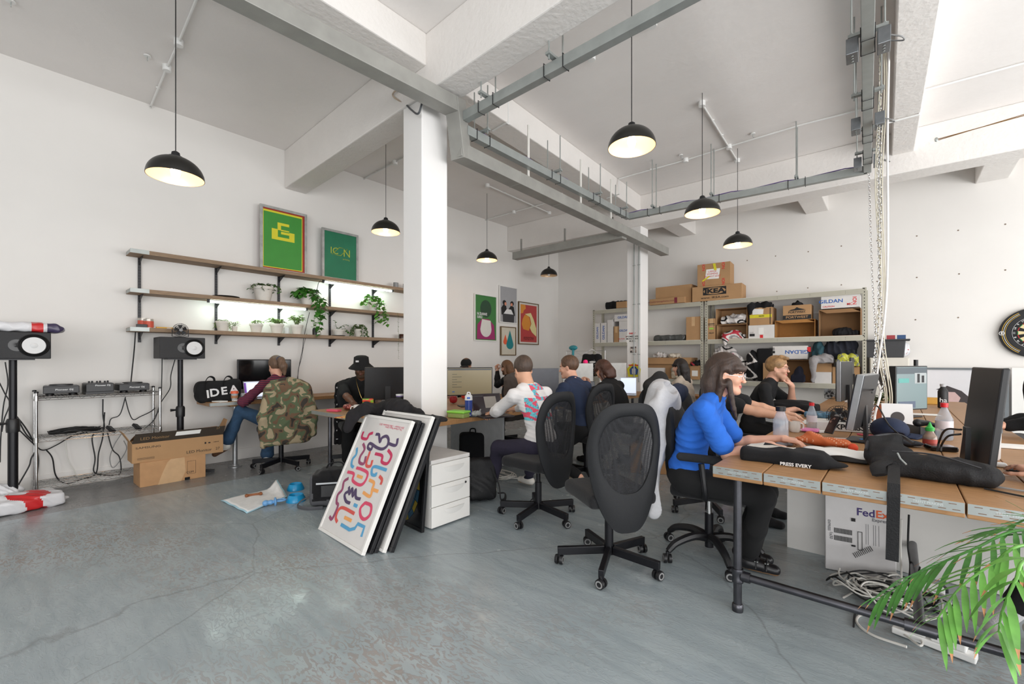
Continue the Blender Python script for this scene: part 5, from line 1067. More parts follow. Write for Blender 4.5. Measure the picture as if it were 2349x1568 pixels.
def mug(lb, p, rz=0, r=.04, h=.085, m=None, hs=1):
    t = thing('mug', lb, 'mug', p, rz); m = m or mat('mug_white', 'e6e1da', .25, var=.01); MB().lathe([(r * .75, 0), (r * .9, .01), (r, h * .5), (r, h), (r * .93, h), (r * .92, h * .5), (r * .8, .01), (0, .01)], 28).build('body', m, t)
    MB().tube(spl([(-r * .95 * hs, 0, h * .8), (-r * 1.5 * hs, 0, h * .78), (-r * 1.75 * hs, 0, h * .5), (-r * 1.45 * hs, 0, h * .22), (-r * .9 * hs, 0, h * .2)]), .006, 8).build('handle', m, t); return t
mug('white mug on the near end of the shared desk', cz(820, 947), R(41))
flatbox('pink_box', 'flat pink box on the corner of the shared desk', 'box', cz(766, 943), (.15, .06, .022), mat('pink_card', 'e0566f', .5), R(20))
blob('sweet_bag', 'dark red bag of sweets behind the white mug', 'snack', cz(797, 940), [('e', (0, 0, .035), (.07, .045, .035))], mat('red_sweets', '8f3a3a', .3, kind='multi', col2=['8f3a3a', 'b8675a', '6b2a2a', 'c9a090'], sc=40), .007, (.006, 20, 2))
flatbox('magazine', 'orange and yellow magazine lying on the shared desk', 'magazine', cz(800, 957), (.22, .13, .006), mat('orange_print', 'e8a03c', .5, kind='multi', col2=['e8a03c', 'd9542f', 'f0c95a', 'eae2d0'], sc=14), R(25))
o = blob('crisp_packet', 'green crisp packet standing by the monitor', 'snack', cz(845, 944), [('b', (0, 0, .075), (.045, .008, .06), .014)], mat('green_packet', '6fae35', .3, kind='multi', col2=['6fae35', '8cc63e', 'd9442f', '5a9a2c'], sc=16), .007, (.006, 14, 2), R(50)); o.rotation_euler.x = .25
blob('snack_packet', 'colourful packet lying under the monitor edge', 'snack', cz(862, 952), [('b', (0, 0, .02), (.055, .035, .004), .012)], mat('red_packet', 'c9522c', .3, kind='multi', col2=['c9522c', 'e8b63c', '7aa83a', '8f2f22'], sc=30), .006, (.006, 14, 6), R(30))
t = cup('purple snack tube with white lid standing by the near column', cz(917, 952), [(.036, 0), (.036, .2), (0, .2)], mat('purple_tube', '6f5a94', .35, var=.03), (('lid', [(.038, .195), (.038, .21), (0, .212)], cone), ('label_band', [(.0365, .09), (.0365, .185)], ink)), 'snack_tube', 'snack')
MB().text('JUICY', .025, fr((-.0, -.0372, .13), (1, 0, 0), (0, 0, 1)), .02).build('lettering', cone, t, smooth=0); t.rotation_euler.z = R(50)
jb = mat('apple_red', 'c0683c', .35, var=.3, sc=20)
for i, (px, py) in enumerate(((1003, 950), (1018, 945))): blob('apple', 'red apple partly behind the hoodie, ' + ('left one', 'right one')[i], 'fruit', cz(px, py), [('e', (0, 0, .036), (.038, .038, .034)), ('s', (0, 0, .078), (.012, .012, .012))], jb, .006, group='two apples')
t = thing('lunch_box', 'clear lunch box with bright green lid on the shared desk', 'food container', cz(1052, 957), R(15)); MB().box(-.09, .09, -.06, .06, 0, .045).build('tub', mat('food_tub', 'b98f5c', .5, kind='multi', col2=['b98f5c', '8fa05c', 'd0b070'], sc=30), t, smooth=0, bev=.01)
S = SD(.01); S.box((0, 0, .055), (.09, .06, .004), .008); S.build('lid', mat('lime_lid', '8ccf4c', .35), t, h=.006)
blob('plastic_bag', 'clear crumpled plastic bag beside the laptop', 'bag', cz(1090, 955), [('e', (0, 0, .03), (.08, .05, .03)), ('c', (.03, 0, .03), (.1, -.02, .08), .02, .01)], mat('clear_bag', 'c9cbc8', .15, alpha=.55), .008, (.01, 14, 3))
def bottle(lb, p, r, h, m, cap=None, label=None, neck=.35, sh=.7, name='water_bottle', rz=0, liq=None):
    t = thing(name, lb, 'bottle', p, rz); MB().lathe([(r * .9, 0), (r, .01), (r, h * sh), (r * .8, h * (sh + .08)), (r * neck, h * .92), (r * neck, h)], 28).build('body', m, t)
    if cap: MB().lathe([(r * neck * 1.25, h * .93), (r * neck * 1.3, h * 1.05), (0, h * 1.06)], 20).build('cap', cap, t)
    if label: MB().lathe([(r * 1.012, h * label[1]), (r * 1.012, h * label[2])], 28, cap=False).build('paper_label', label[0], t)
    if liq: MB().lathe([(r * .92, .005), (r * .92, h * liq[1]), (0, h * liq[1])], 24).build('liquid', liq[0], t)
    return t
p = cz(1075, 955); t = thing('water_bottle', 'blue translucent sports bottle with white lid on the shared desk edge', 'bottle', p)
MB().lathe([(.032, 0), (.036, .01), (.034, .05), (.037, .1), (.037, .165)], 28).build('body', mat('blue_bottle', '35478f', .12, var=.15, alpha=.88), t)
MB().lathe([(.038, .16), (.037, .185), (.036, .2), (.02, .215), (.0, .218)], 28).build('lid', cone, t); MB().cb((-.0, -.034, .182), (.03, .012, .02)).build('button', mat('button_blue', '2c62b8', .3), t, smooth=0, bev=.004)
MB().tube(spl([(-.015, 0, .21), (-.01, -.005, .232), (.01, -.005, .232), (.018, 0, .21)]), .006, 6).build('spout_cover', cone, t); MB().text('contigo', .017, fr((0, -.0362, .02), (1, 0, 0), (0, 0, 1)), .01).build('lettering', cone, t, smooth=0)
t.rotation_euler.z = R(45)
scrd = mat('screen_warm_grey', '8c8164', .25, emit=.12, var=.01, sc=2); darkb = mat('screen_dark_bar', '3b3f42', .3)
inkd = mat('screen_ink', '4a4636', .4, var=0)
monitor('large black monitor with beige email list facing the person in the white top', at(1078, 930, y=3.62) * 1 - V((0, 0, at(1078, 930, y=3.62).z - .752)), R(62), .56, .33, .13, scrd, content=[('menu_bar', .03, .97, .9, .95, darkb)] + [('text_line', .12, .12 + .1 * (1 + k % 2), .75 - k * .09, .765 - k * .09, inkd) for k in range(6)] + [('button', .12, .17, .13, .16, blueink)])
monitor('grey monitor seen from behind beside the beige screen', (-3.45, 4.55, .752), R(250), .52, .34, .1, back=mat('monitor_grey', '5a5d64', .5))
laptop('open dark laptop in front of the person in the white top', at(1128, 955, z=.752) + V((-.08, .05, 0)), R(70), .33, .22, -.45, mat('reflective_screen', '2b2126', .12), mat('laptop_dark', '2c2629', .35), content=(('window', .42, .82, .3, .85, mat('dim_window', '8a857e', .3, emit=.1)), ('menu', .04, .4, .86, .89, darkb)))
cable('white earphone cable on the laptop', [cz(1120, 945, .775), cz(1128, 948, .775), cz(1140, 950, .775), cz(1155, 946, .775), cz(1150, 938, .775), cz(1165, 936, .775)], .003, cablew)
flatbox('smartphone', 'dark phone lying by the sports bottle', 'phone', cz(1092, 955), (.14, .07, .009), blackp, R(60))
for i in range(4):
    rg = random.Random(40 + i); c = cz(1150 + i * 6, 925 - i * 3); cable('white charging cable coiled on the shared desk, loop %s' % ('nearest the laptop', 'second back', 'third back', 'furthest back')[i], [c + V((.09 * math.cos(a) * (1 + .3 * rg.random()), .06 * math.sin(a), .008 + .01 * rg.random())) for a in np.linspace(i, i + 7, 9)], .0035, cablew)
for k, (px, py, c, lb) in enumerate(((1040, 925, 'b8232b', 'red ball shaped desk speaker by the beige screen'), (1066, 915, 'e0402f', 'orange red ball speaker behind the sports bottle'))): cup(lb, cz(px, py), [(.0, 0), (.04, .015), (.052, .05), (.04, .09), (0, .105)], mat('ball_' + c, c, .3), name='ball_speaker', cat='speaker')
# ------------------------------------------------------------ dog things on the floor
pp = [at(*q, z=0) for q in ((505, 1148), (566, 1178), (660, 1140), (636, 1118))]; t = thing('puppy_pad', 'white puppy training pad with pale blue edge on the floor', 'mat', pp[0]); o0 = pp[0]
q4 = [p_ - o0 for p_ in pp]; cen = sum(q4, V()) / 4
def padg(k, z): return lambda u, v: tuple(cen + ((q4[0] * (1 - u) + q4[1] * u) * (1 - v) + (q4[3] * (1 - u) + q4[2] * u) * v - cen) * k + V((0, 0, z + .006 * math.sin(u * 9 + v * 5) ** 2 + (max(0, v - .85) * .5 * (1 - u) if k > 0 else 0))))
MB().grid(padg(1, .004), 16, 16).build('backing', mat('pad_blue', 'a9cfdd', .6), t, solid=.003); MB().grid(padg(.93, .0075), 16, 16).build('absorbent_sheet', mat('pad_white', 'e9e9e8', .9, bump=.3, bsc=60), t, solid=.002)
bl = mat('bowl_blue', '1b93c9', .25, var=.02)
for (px, py), r, lb in (((679, 1148), .085, 'bright blue dog bowl nearest the camera'), ((678, 1122), .08, 'bright blue dog bowl behind the other one')): cup(lb, at(px, py, z=0), [(r, 0), (r, .01), (r * .75, .055), (r * .7, .06), (r * .62, .055), (r * .5, .02), (0, .018)], bl, name='dog_bowl', cat='bowl')
blob('bone_toy', 'brown rubber bone on the puppy pad', 'toy', at(582, 1139, z=0) + V((0, 0, .022)), [('c', (-.05, 0, 0), (.05, 0, 0), .011)] + [('e', (x, y, 0), (.016, .016, .013)) for x in (-.058, .058) for y in (-.012, .012)], mat('brown_rubber', '8f5630', .5), .004, rz=R(75), k=.01)
t = thing('dog_toy', 'pale blue dummy shaped dog toy on the pad edge', 'toy', at(628, 1158, z=0) + V((0, 0, .03)), R(75)); bt = mat('toy_blue', '6fa4d6', .4)
S = SD(.01); S.ell((-.065, 0, 0), (.026, .026, .026)); S.ell((-.025, 0, 0), (.024, .022, .022)); S.ell((.012, 0, .0), (.012, .045, .04)); S.build('teat', bt, t, h=.005); MB().tube([(.055 + .04 * math.cos(a), .028 * math.sin(a), .006) for a in np.linspace(0, 6.28, 17)[:-1]], .008, 8, close=True).build('ring', bt, t)
# dog carrier rucksack
cg = mat('carrier_grey', '55565a', .8); p = at(740, 1160, z=0)
S = SD(.03); S.box((0, 0, .15), (.16, .1, .1), .04); S.box((.0, 0, .27), (.1, .07, .02), .03); t = S.build('pet_carrier', [blackf, cg], h=.01, fold=(.008, 8, 3), colour=lambda c: (((c[:, 2] < .07) | (np.abs(c[:, 0]) > .17))).astype(int), label='black and grey pet carrier bag on the floor behind the posters', cat='bag', loc=p + V((0, .12, .0))); t.rotation_euler.z = R(55)
MB().box(-.1, .1, -.147, -.143, .1, .2).build('mesh_window', mat('carrier_mesh', '1d1d1f', .25), t, smooth=0, bev=.002); MB().box(-.14, .12, -.148, -.144, .212, .226).build('reflective_strip', mat('reflective', 'cfd3d6', .3), t, smooth=0)
MB().tube(spl([(-.08, 0, .3), (-.05, -.02, .36), (.05, -.02, .37), (.09, 0, .3)]), .009, 6, flat=.5).build('handle', blackf, t)
MB().tube(spl([(-.15, -.05, .1), (-.26, -.08, .07), (-.3, -.08, .02), (-.2, -.16, .01), (-.08, -.17, .01)]), .022, 6, flat=.25).build('strap', cg, t)
# backpacks beneath the desk
blk2 = mat('black_backpack_fabric', '101013', .6, bump=.3, bsc=120)
p = at(1100, 1160, z=0); o = blob('backpack', 'glossy black rucksack leaning by the white drawers', 'bag', p + V((-.1, .12, 0)), [('b', (0, 0, .2), (.1, .05, .15), .04), ('e', (0, -.05, .13), (.1, .06, .11))], blk2, .011, (.012, 8, 5), R(60)); MB().tube(spl([(.08, -.08, .3), (.14, -.12, .15), (.15, -.13, .02), (.2, -.1, .01), (.22, -.04, .05), (.15, -.05, .06)]), .014, 6, flat=.3).build('strap', blackf, o); o.rotation_euler.x = -.12
p = at(1090, 1075, z=0); o = blob('backpack', 'black daypack with top loop standing under the shared desk', 'bag', p + V((-.1, .05, 0)), [('b', (0, 0, .22), (.11, .06, .15), .05), ('e', (0, -.07, .15), (.1, .05, .1))], mat('matt_black_fabric', '0f1014', .9), .012, (.008, 7, 2), R(50)); MB().tube(spl([(-.03, 0, .41), (-.02, 0, .46), (.03, 0, .46), (.04, 0, .41)]), .008, 6).build('top_loop', blackf, o)
# ------------------------------------------------------------ four framed posters on the left wall
wn = mat('dark_walnut_frame', '6b5638', .5)
def wposter(lb, px0, px1, py0, py1, fm, face, w=.02):
    a, b = at(px0, py0, x=-6.46), at(px1, py1, x=-6.46); t, W_, H = rect_frame('framed_poster', lb, 'poster', a.y, b.y, (b.z + at(px0, py1, x=-6.46).z) / 2, (a.z + at(px1, py0, x=-6.46).z) / 2 - .02, -6.485, fm, w, .03)
    MB().box(-W_ + w, W_ - w, -.016, -.002, w, H - w).build('print', face, t, smooth=0); return t, W_, H
mp = lambda n, c: mat(n, c, .5, var=.02)
def pol(t, nm, pts, m, W_, H, e=.018): return MB().poly([(x * W_, -e, z * H) for x, z in pts]).build(nm, m, t, smooth=0)
el = lambda cx_, cz_, rx, rz_, n=20, a0=0, a1=6.283: [(cx_ + rx * math.cos(a), cz_ + rz_ * math.sin(a)) for a in np.linspace(a0, a1, n)]
t, a, b = wposter('green poster with dark head silhouette and magenta shoulders, leftmost of four', 1089, 1140, 674, 782, whf, mp('poster_green', '3f7a40'))
pol(t, 'shoulders', [(-.8, .04), (-.75, .35), (-.35, .48), (.3, .48), (.75, .35), (.85, .04)], mp('magenta', '9c2f68'), a, b); pol(t, 'head_shape', el(0, .7, .5, .19) , mp('poster_dark_green', '2c4a35'), a, b, .019)
pol(t, 'white_shape', el(.0, .26, .5, .17, 20, math.pi, 6.283) + [(.42, .45), (-.35, .47)], mp('poster_pale', 'dcdad3'), a, b, .020); MB().text('NA ZŁAMANIE', .075, fr((-a * .35, -.021, b * .58), (1, 0, 0), (0, 0, 1)), .03, sx=.6).build('title', cone, t, smooth=0); MB().text('KARKU', .075, fr((-a * .55, -.021, b * .51), (1, 0, 0), (0, 0, 1)), .03, sx=.6).build('title', cone, t, smooth=0)
t, a, b = wposter('grey poster of two black-haired diners at a table, topmost of four', 1146, 1187, 655, 741, whf, mp('poster_grey', 'a3a3a6'))
for x in (-.45, .4): pol(t, 'figure', [(x - .3, .22), (x - .35, .4), (x - .1, .5), (x + .2, .46), (x + .35, .22)], ink, a, b); pol(t, 'hair', el(x, .55, .2, .065), ink, a, b, .019); pol(t, 'face', el(x + (.12 if x < 0 else -.05), .52, .12, .045), mp('poster_skin', 'd08a70'), a, b, .0195)
pol(t, 'table', [(-.6, .0), (-.65, .25), (.65, .25), (.6, .0)], mp('poster_charcoal', '3a3a3e'), a, b, .02); pol(t, 'tablecloth', [(-.55, .25), (-.2, .38), (.3, .38), (.55, .25)], cone, a, b, .0205)
t, a, b = wposter('cream poster with orange and teal drops, lowest of four', 1149, 1184, 747, 815, wn, mp('poster_cream', 'cfc8b8'))
pol(t, 'orange_drop', [(-.4, .73)] + el(-.4, .47, .26, .09, 14, .4, -3.5), mp('poster_orange', 'e2613e'), a, b); pol(t, 'teal_drop', [(.2, .88)] + el(.2, .38, .46, .16, 16, .4, -3.5), mp('poster_teal', '1d7d83'), a, b, .019)
t, a, b = wposter('red poster with orange profile and pale flowing hair, rightmost of four', 1190, 1236, 692, 790, wn, mp('poster_mat', 'd5d0c8'))
pol(t, 'red_sheet', [(-.8, .06), (.8, .06), (.8, .94), (-.8, .94)], mp('poster_red', 'b5403f'), a, b, .017); pol(t, 'profile', [(-.6, .6), (-.7, .48), (-.55, .36), (.0, .33), (.2, .5), (.0, .68), (-.4, .7)], mp('poster_amber', 'd98d35'), a, b, .018); pol(t, 'flowing_hair', [(-.4, .72), (.2, .76), (.5, .6), (.75, .4), (.75, .2), (.3, .3), (.1, .4), (.25, .5), (.1, .66)], mp('poster_straw', 'e2d69a'), a, b, .019)
pol(t, 'corner_face', [(-.8, .94), (-.35, .94), (-.3, .85), (-.5, .8), (-.55, .74), (-.8, .72)], mp('poster_amber', 'd98d35'), a, b, .018); MB().text('POSTRZYŻYNY', .1, fr((0, -.02, b * .14), (1, 0, 0), (0, 0, 1)), .0, sx=.55).build('title', ink, t, smooth=0)
# ------------------------------------------------------------ steel racks
RF, RB = 8.82, 9.26
rk = lambda px, py: at(px, py, y=RF)
ZS = [rk(1985, 660).z, rk(1985, 768).z, rk(1976, 881).z, .45, .1]
X = [rk(1362, 700).x, rk(1610, 700).x, rk(1620, 700).x, rk(1983, 700).x]
hole = mat('slot_hole', '3c3a36', .8)
for i, (a, b, lb) in enumerate(((X[0], X[1], 'beige grey boltless steel rack behind the far column'), (X[2], X[3], 'beige grey boltless steel rack with piled clothes and boxes, the right one'))):
    t = thing('storage_rack', lb, 'rack', ((a + b) / 2, RF, 0), 0, 'steel storage racks'); w = (b - a) / 2; up_ = .0
    for sx in (-1, 1):
        for yy in (0, RB - RF - .04):
            u = MB(); u.box(sx * w - .025, sx * w + .025, yy, yy + .035, 0, ZS[0] + .01); u = u.build('upright', rackm, t, smooth=0)
            if yy == 0:
                m = MB()
                for k in range(int(ZS[0] / .05)): m.box(sx * w - .006, sx * w + .004, -.001, 0, .05 + k * .05, .072 + k * .05)
                m.build('slots', hole, u, smooth=0)
    for z in ZS[:3] if i == 0 else ZS[:4]:
        s = MB().box(-w, w, .0, RB - RF - .01, z - .012, z).build('shelf', shelfpan, t, smooth=0); MB().box(-w + .02, w - .02, -.006, .012, z - .085, z - .006).build('shelf_beam', rackm, s, smooth=0)
        m = MB()
        for k in range(5):
            for dz_ in (-.03, -.055): m.lathe([(.004, 0), (0, .002)], 6, (-w * .8 + k * w * .4, -.006, z + dz_), Mx.Rotation(R(90), 4, 'X'))
        m.build('rivets', hole, s, smooth=0)
def rb(lb, x0, x1, yt, si, d=.36, dy=.02, m=card, z=None, rz=0, **kw):
    a, b = rk(x0, yt), rk(x1, yt); zz = ZS[si] if z is None else z; h = rk((x0 + x1) / 2, yt).z - zz
    o = carton(lb, ((a.x + b.x) / 2, RF + dy + d / 2, zz), (b.x - a.x, d, h), rz, m=m, **kw); o['h'] = h; return o, b.x - a.x, h, d
gw = mat('white_carton', 'dcd9d6', .7, var=.03); gb = mat('brown_tape', 'a07a4e', .4); ctp = mat('clear_tape', 'c9a67c', .3)
def gild(lb, x0, x1, yt, si, txt='GILDAN', vert=False, flip=False, red=True, size=None, **kw):
    o, w, h, d = rb(lb, x0, x1, yt, si, m=gw, **kw)
    if vert: fprint(o, d, [('t', txt, 0, h * .5, min(w * .55, .12), .02, 1.1, 'v')], blueink)
    else: fprint(o, d, [('t', txt, -.0 if size is None else size[0], h * .55, size[1] if size else min(w * .24, h * .45), .02, 1.1, -1 if flip else 1)], blueink)
    if red and not vert: fprint(o, d, [('t', 'NOI', w * .38, h * .5, .07, .02, 1, 'v'), ('t', 'CAUTION', -w * .3, h * .15, .035, .02), ('r', -w * .45, -w * .2, h * .05, h * .055), ('t', 'MC', w * .25, h * .25, .05, .02)], redink)
    return o
rb('brown cardboard box on top of the left rack', 1503, 1585, 655, 0)
o, w, h, d = rb('long flat photo backdrop box on top of the left rack', 1494, 1574, 684, 0, d=.1, dy=-.09); fprint(o, d, [('t', 'www.coloramaphoto.com', -.15, h * .5, .05, 0, 1.2), ('r', w * .22, w * .3, .005, h - .005)], mat('maroon_ink', '7a2a3a', .7))
o, w, h, d = rb('large furniture store cardboard box straddling both rack tops', 1588, 1700, 654, 0, d=.4, dy=-.02, rz=.06)
fprint(o, d, [('r', -w * .27, w * .2, h * .38, h * .9)], ink, 'logo_panel'); fprint(o, d, [('p', [(x * w, z * h) for x, z in el(-.035, .64, .225, .22, 28)])], card, 'logo_oval', y=-d / 2 - .003); fprint(o, d, [('t', 'IKEA', -.035 * w, h * .63, h * .4, .05, 1.5), ('t', 'www. IKEA.com', -.03 * w, h * .2, h * .2, 0, 1.3)], ink, y=-d / 2 - .0045); zt = ZS[0] + h
o, w, h, d = rb('upright cardboard box with handwritten note and caution tape, topmost of all', 1598, 1672, 603, 0, z=zt + .001, d=.36, rz=.08)
fprint(o, d, [('t', 'NOI', -w * .3, h * .85, .07, .02, 1, 'v'), ('t', 'NOI', w * .3, h * .85, .07, .02, 1, 'v'), ('t', 'NOI', -w * .3, h * .12, .07, .02, 1, 'v'), ('t', 'NOI', w * .3, h * .15, .07, .02, 1, 'v')], redink)
fprint(o, d, [('p', [(-w * .26, h * .32), (w * .16, h * .3), (w * .2, h * .75), (-w * .22, h * .75)])], paper, 'note', y=-d / 2 - .003); fprint(o, d, [('t', 'LARGE', -.02, h * .64, .05, 0), ('t', 'WOMENS', -.02, h * .53, .045, 0), ('t', 'DO NOT EDIT', -.02, h * .42, .045, 0)], redink, 'note_writing', y=-d / 2 - .0045)
fprint(o, d, [('p', [(-w * .32, h * .22), (-w * .1, h * .42), (-w * .14, h * .46), (-w * .36, h * .26)]), ('p', [(w * .02, h * .68), (w * .1, h * .68), (w * .06, h * .98), (-w * .02, h * .98)])], yel, 'yellow_tape', y=-d / 2 - .005)
blob('holdall', 'black holdall lying on the left rack top', 'bag', (rk(1408, 700).x, RF + .2, ZS[0]), [('b', (0, 0, .09), (.22, .1, .05), .04), ('e', (-.1, 0, .14), (.12, .1, .05)), ('c', (-.15, 0, .18), (.2, 0, .17), .02)], blackf, .012, (.015, 6, 3))
rb('small brown and red box beside the black holdall', 1417, 1440, 692, 0, d=.1, dy=-.07)
gild('white shirt carton with sideways blue brand, first from rack left end', 1364, 1375, 741, 1, vert=True, red=False); gild('white shirt carton with sideways blue brand, second from rack left end', 1377, 1390, 740, 1, vert=True, red=False)
rb('white carton with brown flap, third from rack left end', 1392, 1405, 733, 1, m=gw, flaps='r'); rb('brown taped box half hidden by the far column', 1407, 1418, 748, 1, tape=ctp)
gild('white shirt carton with red tape beside the far column', 1419, 1445, 736, 1, txt='GILDAN'); gild('flat white shirt carton lying above another by the far column', 1408, 1450, 720, 1, z=rk(1430, 736).z + .001, red=False)
rb('tall plain brown box at the right end of the left rack', 1573, 1606, 726, 1, tape=ctp)
greyplas = mat('grey_polybag', '4b4d4c', .2, var=.3, sc=12)
blob('garment_bag', 'dark grey plastic bag on the left rack middle shelf', 'bag', (rk(1533, 775).x, RF + .2, ZS[1]), [('b', (0, 0, .06), (.3, .15, .03), .03)], greyplas, .012, (.018, 7, 4)); 
CL = {}
def pile(lb, px, py, si, wpx, hpx, m, seed, dy=.15, n=5, z=None, amp=.024, cat='clothes', name='clothes_pile', mats=None, drop=None):
    c = rk(px, py); w = abs(rk(px + wpx / 2, py).x - rk(px - wpx / 2, py).x) / 2; h = hpx * 8.1 / FPX / 2; rg = random.Random(seed); S = []
    for k in range(n): S.append(('e', (rg.uniform(-.55, .55) * w, rg.uniform(-.08, .05), h * rg.uniform(.6, 1.35)), (w * rg.uniform(.4, .6), rg.uniform(.08, .14), h * rg.uniform(.5, .8))))
    S.append(('b', (0, 0, h * .5), (w * .8, .1, h * .3), .02)); S.append(('c', (0, 0, h * .5), (0, -.05, h * .4), .03))
    if drop: S.append(('ch', [(drop[0] * w, -.1, h * .6), (drop[0] * w, -.18, .02), (drop[0] * w, -.19, -drop[1])], [.07, .06, .03]))
    fn = None
    if mats: mm = [m] + mats; fn = (lambda c_, s=seed: (np.floor((np.sin(c_[:, 0] * 17 + s) + np.sin(c_[:, 2] * 23 + c_[:, 0] * 9 + s * 2) + 2) / 4.01 * (len(mm) + 1)).astype(int)) % len(mm))
    else: mm = m
    return blob(name, lb, cat, (c.x, RF + dy, ZS[si] if z is None else z), S, mm, .0105, (amp, 10, seed), 0, fn, .03)
wc = mat('white_cotton', 'd6d2cf', .9, var=.04); bk = mat('black_jersey', '0f0f12', .95); gj = mat('grey_marl', '9a9798', .95, var=.1, sc=60); tl = mat('teal_jersey', '2b4d57', .9); rj = mat('red_print', 'b0283a', .7); ofw = mat('cream_canvas', 'cfc5b5', .9)
pile('white clothes heaped on the wide box on the left rack', 1513, 858, 2, 36, 14, wc, 3, z=rk(1530, 819).z, dy=.12); pile('cream tote bag rolled on the wide box on the left rack', 1545, 858, 2, 22, 13, ofw, 4, z=rk(1530, 819).z, dy=.1, n=3)
rb('wide cardboard box with raised flap on the left rack lower shelf', 1470, 1585, 820, 2, flaps='d', flap=.16); rb('white shoe-size box in front of the wide box', 1490, 1526, 843, 2, d=.1, dy=-.09, m=gw)
pile('clear plastic wrapped bundle beside the wide box', 1562, 862, 2, 40, 36, mat('clear_wrap', 'b9ac98', .12, var=.2, sc=14), 5, dy=-.02, n=4, amp=.02, name='wrapped_bundle', cat='bundle')
o, w, h, d = rb('small brown box with white paper note at the left rack end', 1585, 1606, 838, 2, d=.2, dy=-.05); fprint(o, d, [('r', -w * .3, w * .35, h * .25, h * .65)], paper, 'note')
pile('black and red cap on the small brown box', 1596, 840, 2, 20, 16, bk, 6, z=rk(1596, 838).z, dy=.03, n=2, mats=[rj, bk, bk], cat='cap', name='cap')
rb('brown box behind the bobbed haired person on the rack lower shelf', 1398, 1436, 842, 2)
# right rack, middle shelf
o, w, h, d = rb('narrow brown box with black print and green label at the right rack left end', 1623, 1640, 730, 1, d=.3, tape=ctp); fprint(o, d, [('r', -w * .45, w * .4, h * .72, h * .76), ('r', -w * .45, w * .45, h * .66, h * .68), ('t', 'FRUIT', 0, h * .3, .035, .02)], ink); fprint(o, d, [('r', -w * .3, w * .25, h * .48, h * .56)], mat('green_label', '9ad04c', .5), 'label')
zl = rk(1680, 743).z
rb('open cardboard box of white tops, lower of two on the right rack', 1643, 1713, 744, 1, open_='front'); rb('open cardboard box of white and black tops, upper of two', 1641, 1713, 706, 1, z=zl + .001, open_='front')
pile('white, black and red tops spilling from the lower open box', 1680, 771, 1, 60, 22, wc, 7, mats=[bk, wc, rj, wc, gj], n=6, drop=(-.5, .1)); pile('white tops with black stripes in the upper open box', 1679, 741, 1, 62, 27, wc, 8, z=zl + .012, mats=[bk, wc, wc, gj, wc], n=6)
o, w, h, d = rb('white carton with handwritten note under the yellow taped box', 1716, 1776, 745, 1, m=gw); fprint(o, d, [('r', -w * .45, -w * .25, h * .15, h * .35)] + [('r', -w * .45 + k * .012, -w * .445 + k * .012, h * .38, h * .5) for k in range(6)], ink, 'barcode'); fprint(o, d, [('r', -w * .1, w * .1, h * .3, h * .8)], paper, 'note'); fprint(o, d, [('r', -.02, .03, 0, h * .25)], redink, 'stamp'); z1 = ZS[1] + h
o, w, h, d = rb('brown box with bright yellow caution tape across it', 1717, 1771, 705, 1, z=z1 + .001, tape=ctp); fprint(o, d, [('r', -w * .48, w * .48, h * .42, h * .6)], yel, 'caution_tape'); fprint(o, d, [('t', 'NON', w * .05, h * .51, .035, .03), ('r', -w * .49, -w * .46, .01, h * .95), ('r', w * .4, w * .43, .01, h * .95)], ink, y=-d / 2 - .003); fprint(o, d, [('p', [(-w * .34, h * .62), (w * .12, h * .62), (w * .14, h * .9), (-w * .34, h * .96)])], paper, 'note', y=-d / 2 - .003)
pile('black sweatshirts slumped over the yellow taped box', 1744, 703, 1, 58, 16, bk, 9, z=z1 + h, dy=.12, drop=(-.7, .1))
rb('empty open brown box with torn flap under the mountain logo box', 1777, 1869, 733, 1, open_='front', m=mat('kraft_orange', 'a9773f', .85), flaps='m', flap=.1)
o, w, h, d = rb('brown box with black mountain logo and dark lower band', 1795, 1860, 699, 1, z=rk(1825, 733).z + .002, d=.3, rz=.02); fprint(o, d, [('r', -w / 2, w / 2, h * .02, h * .32), ('t', 'PORTWEST', 0, h * .52, h * .17, .03, 1.15), ('r', -w * .32, w * .32, h * .435, h * .445), ('p', [(-w * .3, h * .62), (-w * .2, h * .7), (-w * .08, h * .74), (0, h * .86), (w * .08, h * .78), (w * .2, h * .72), (w * .32, h * .66), (w * .1, h * .64)])], ink); fprint(o, d, [('t', 'PORTWEST', 0, h * .17, h * .22, .02, 1.15)], card, 'band_lettering', y=-d / 2 - .004)
pile('scrap of black clothing on the mountain logo box', 1826, 697, 1, 22, 9, bk, 10, z=rk(1825, 699).z, n=2)
rb('large empty white-edged open carton at the right end of the middle shelf', 1878, 1974, 708, 1, open_='front', m=cardd, flaps='m', flap=.12); pile('black clothes on the floor of the large open carton', 1938, 766, 1, 70, 18, bk, 11, z=ZS[1] + .008)
gild('white carton with blue brand and red caution tape, topmost on the right rack', 1883, 1972, 676, 1, z=rk(1928, 706).z + .004, rz=.0, size=(-.12, .08))
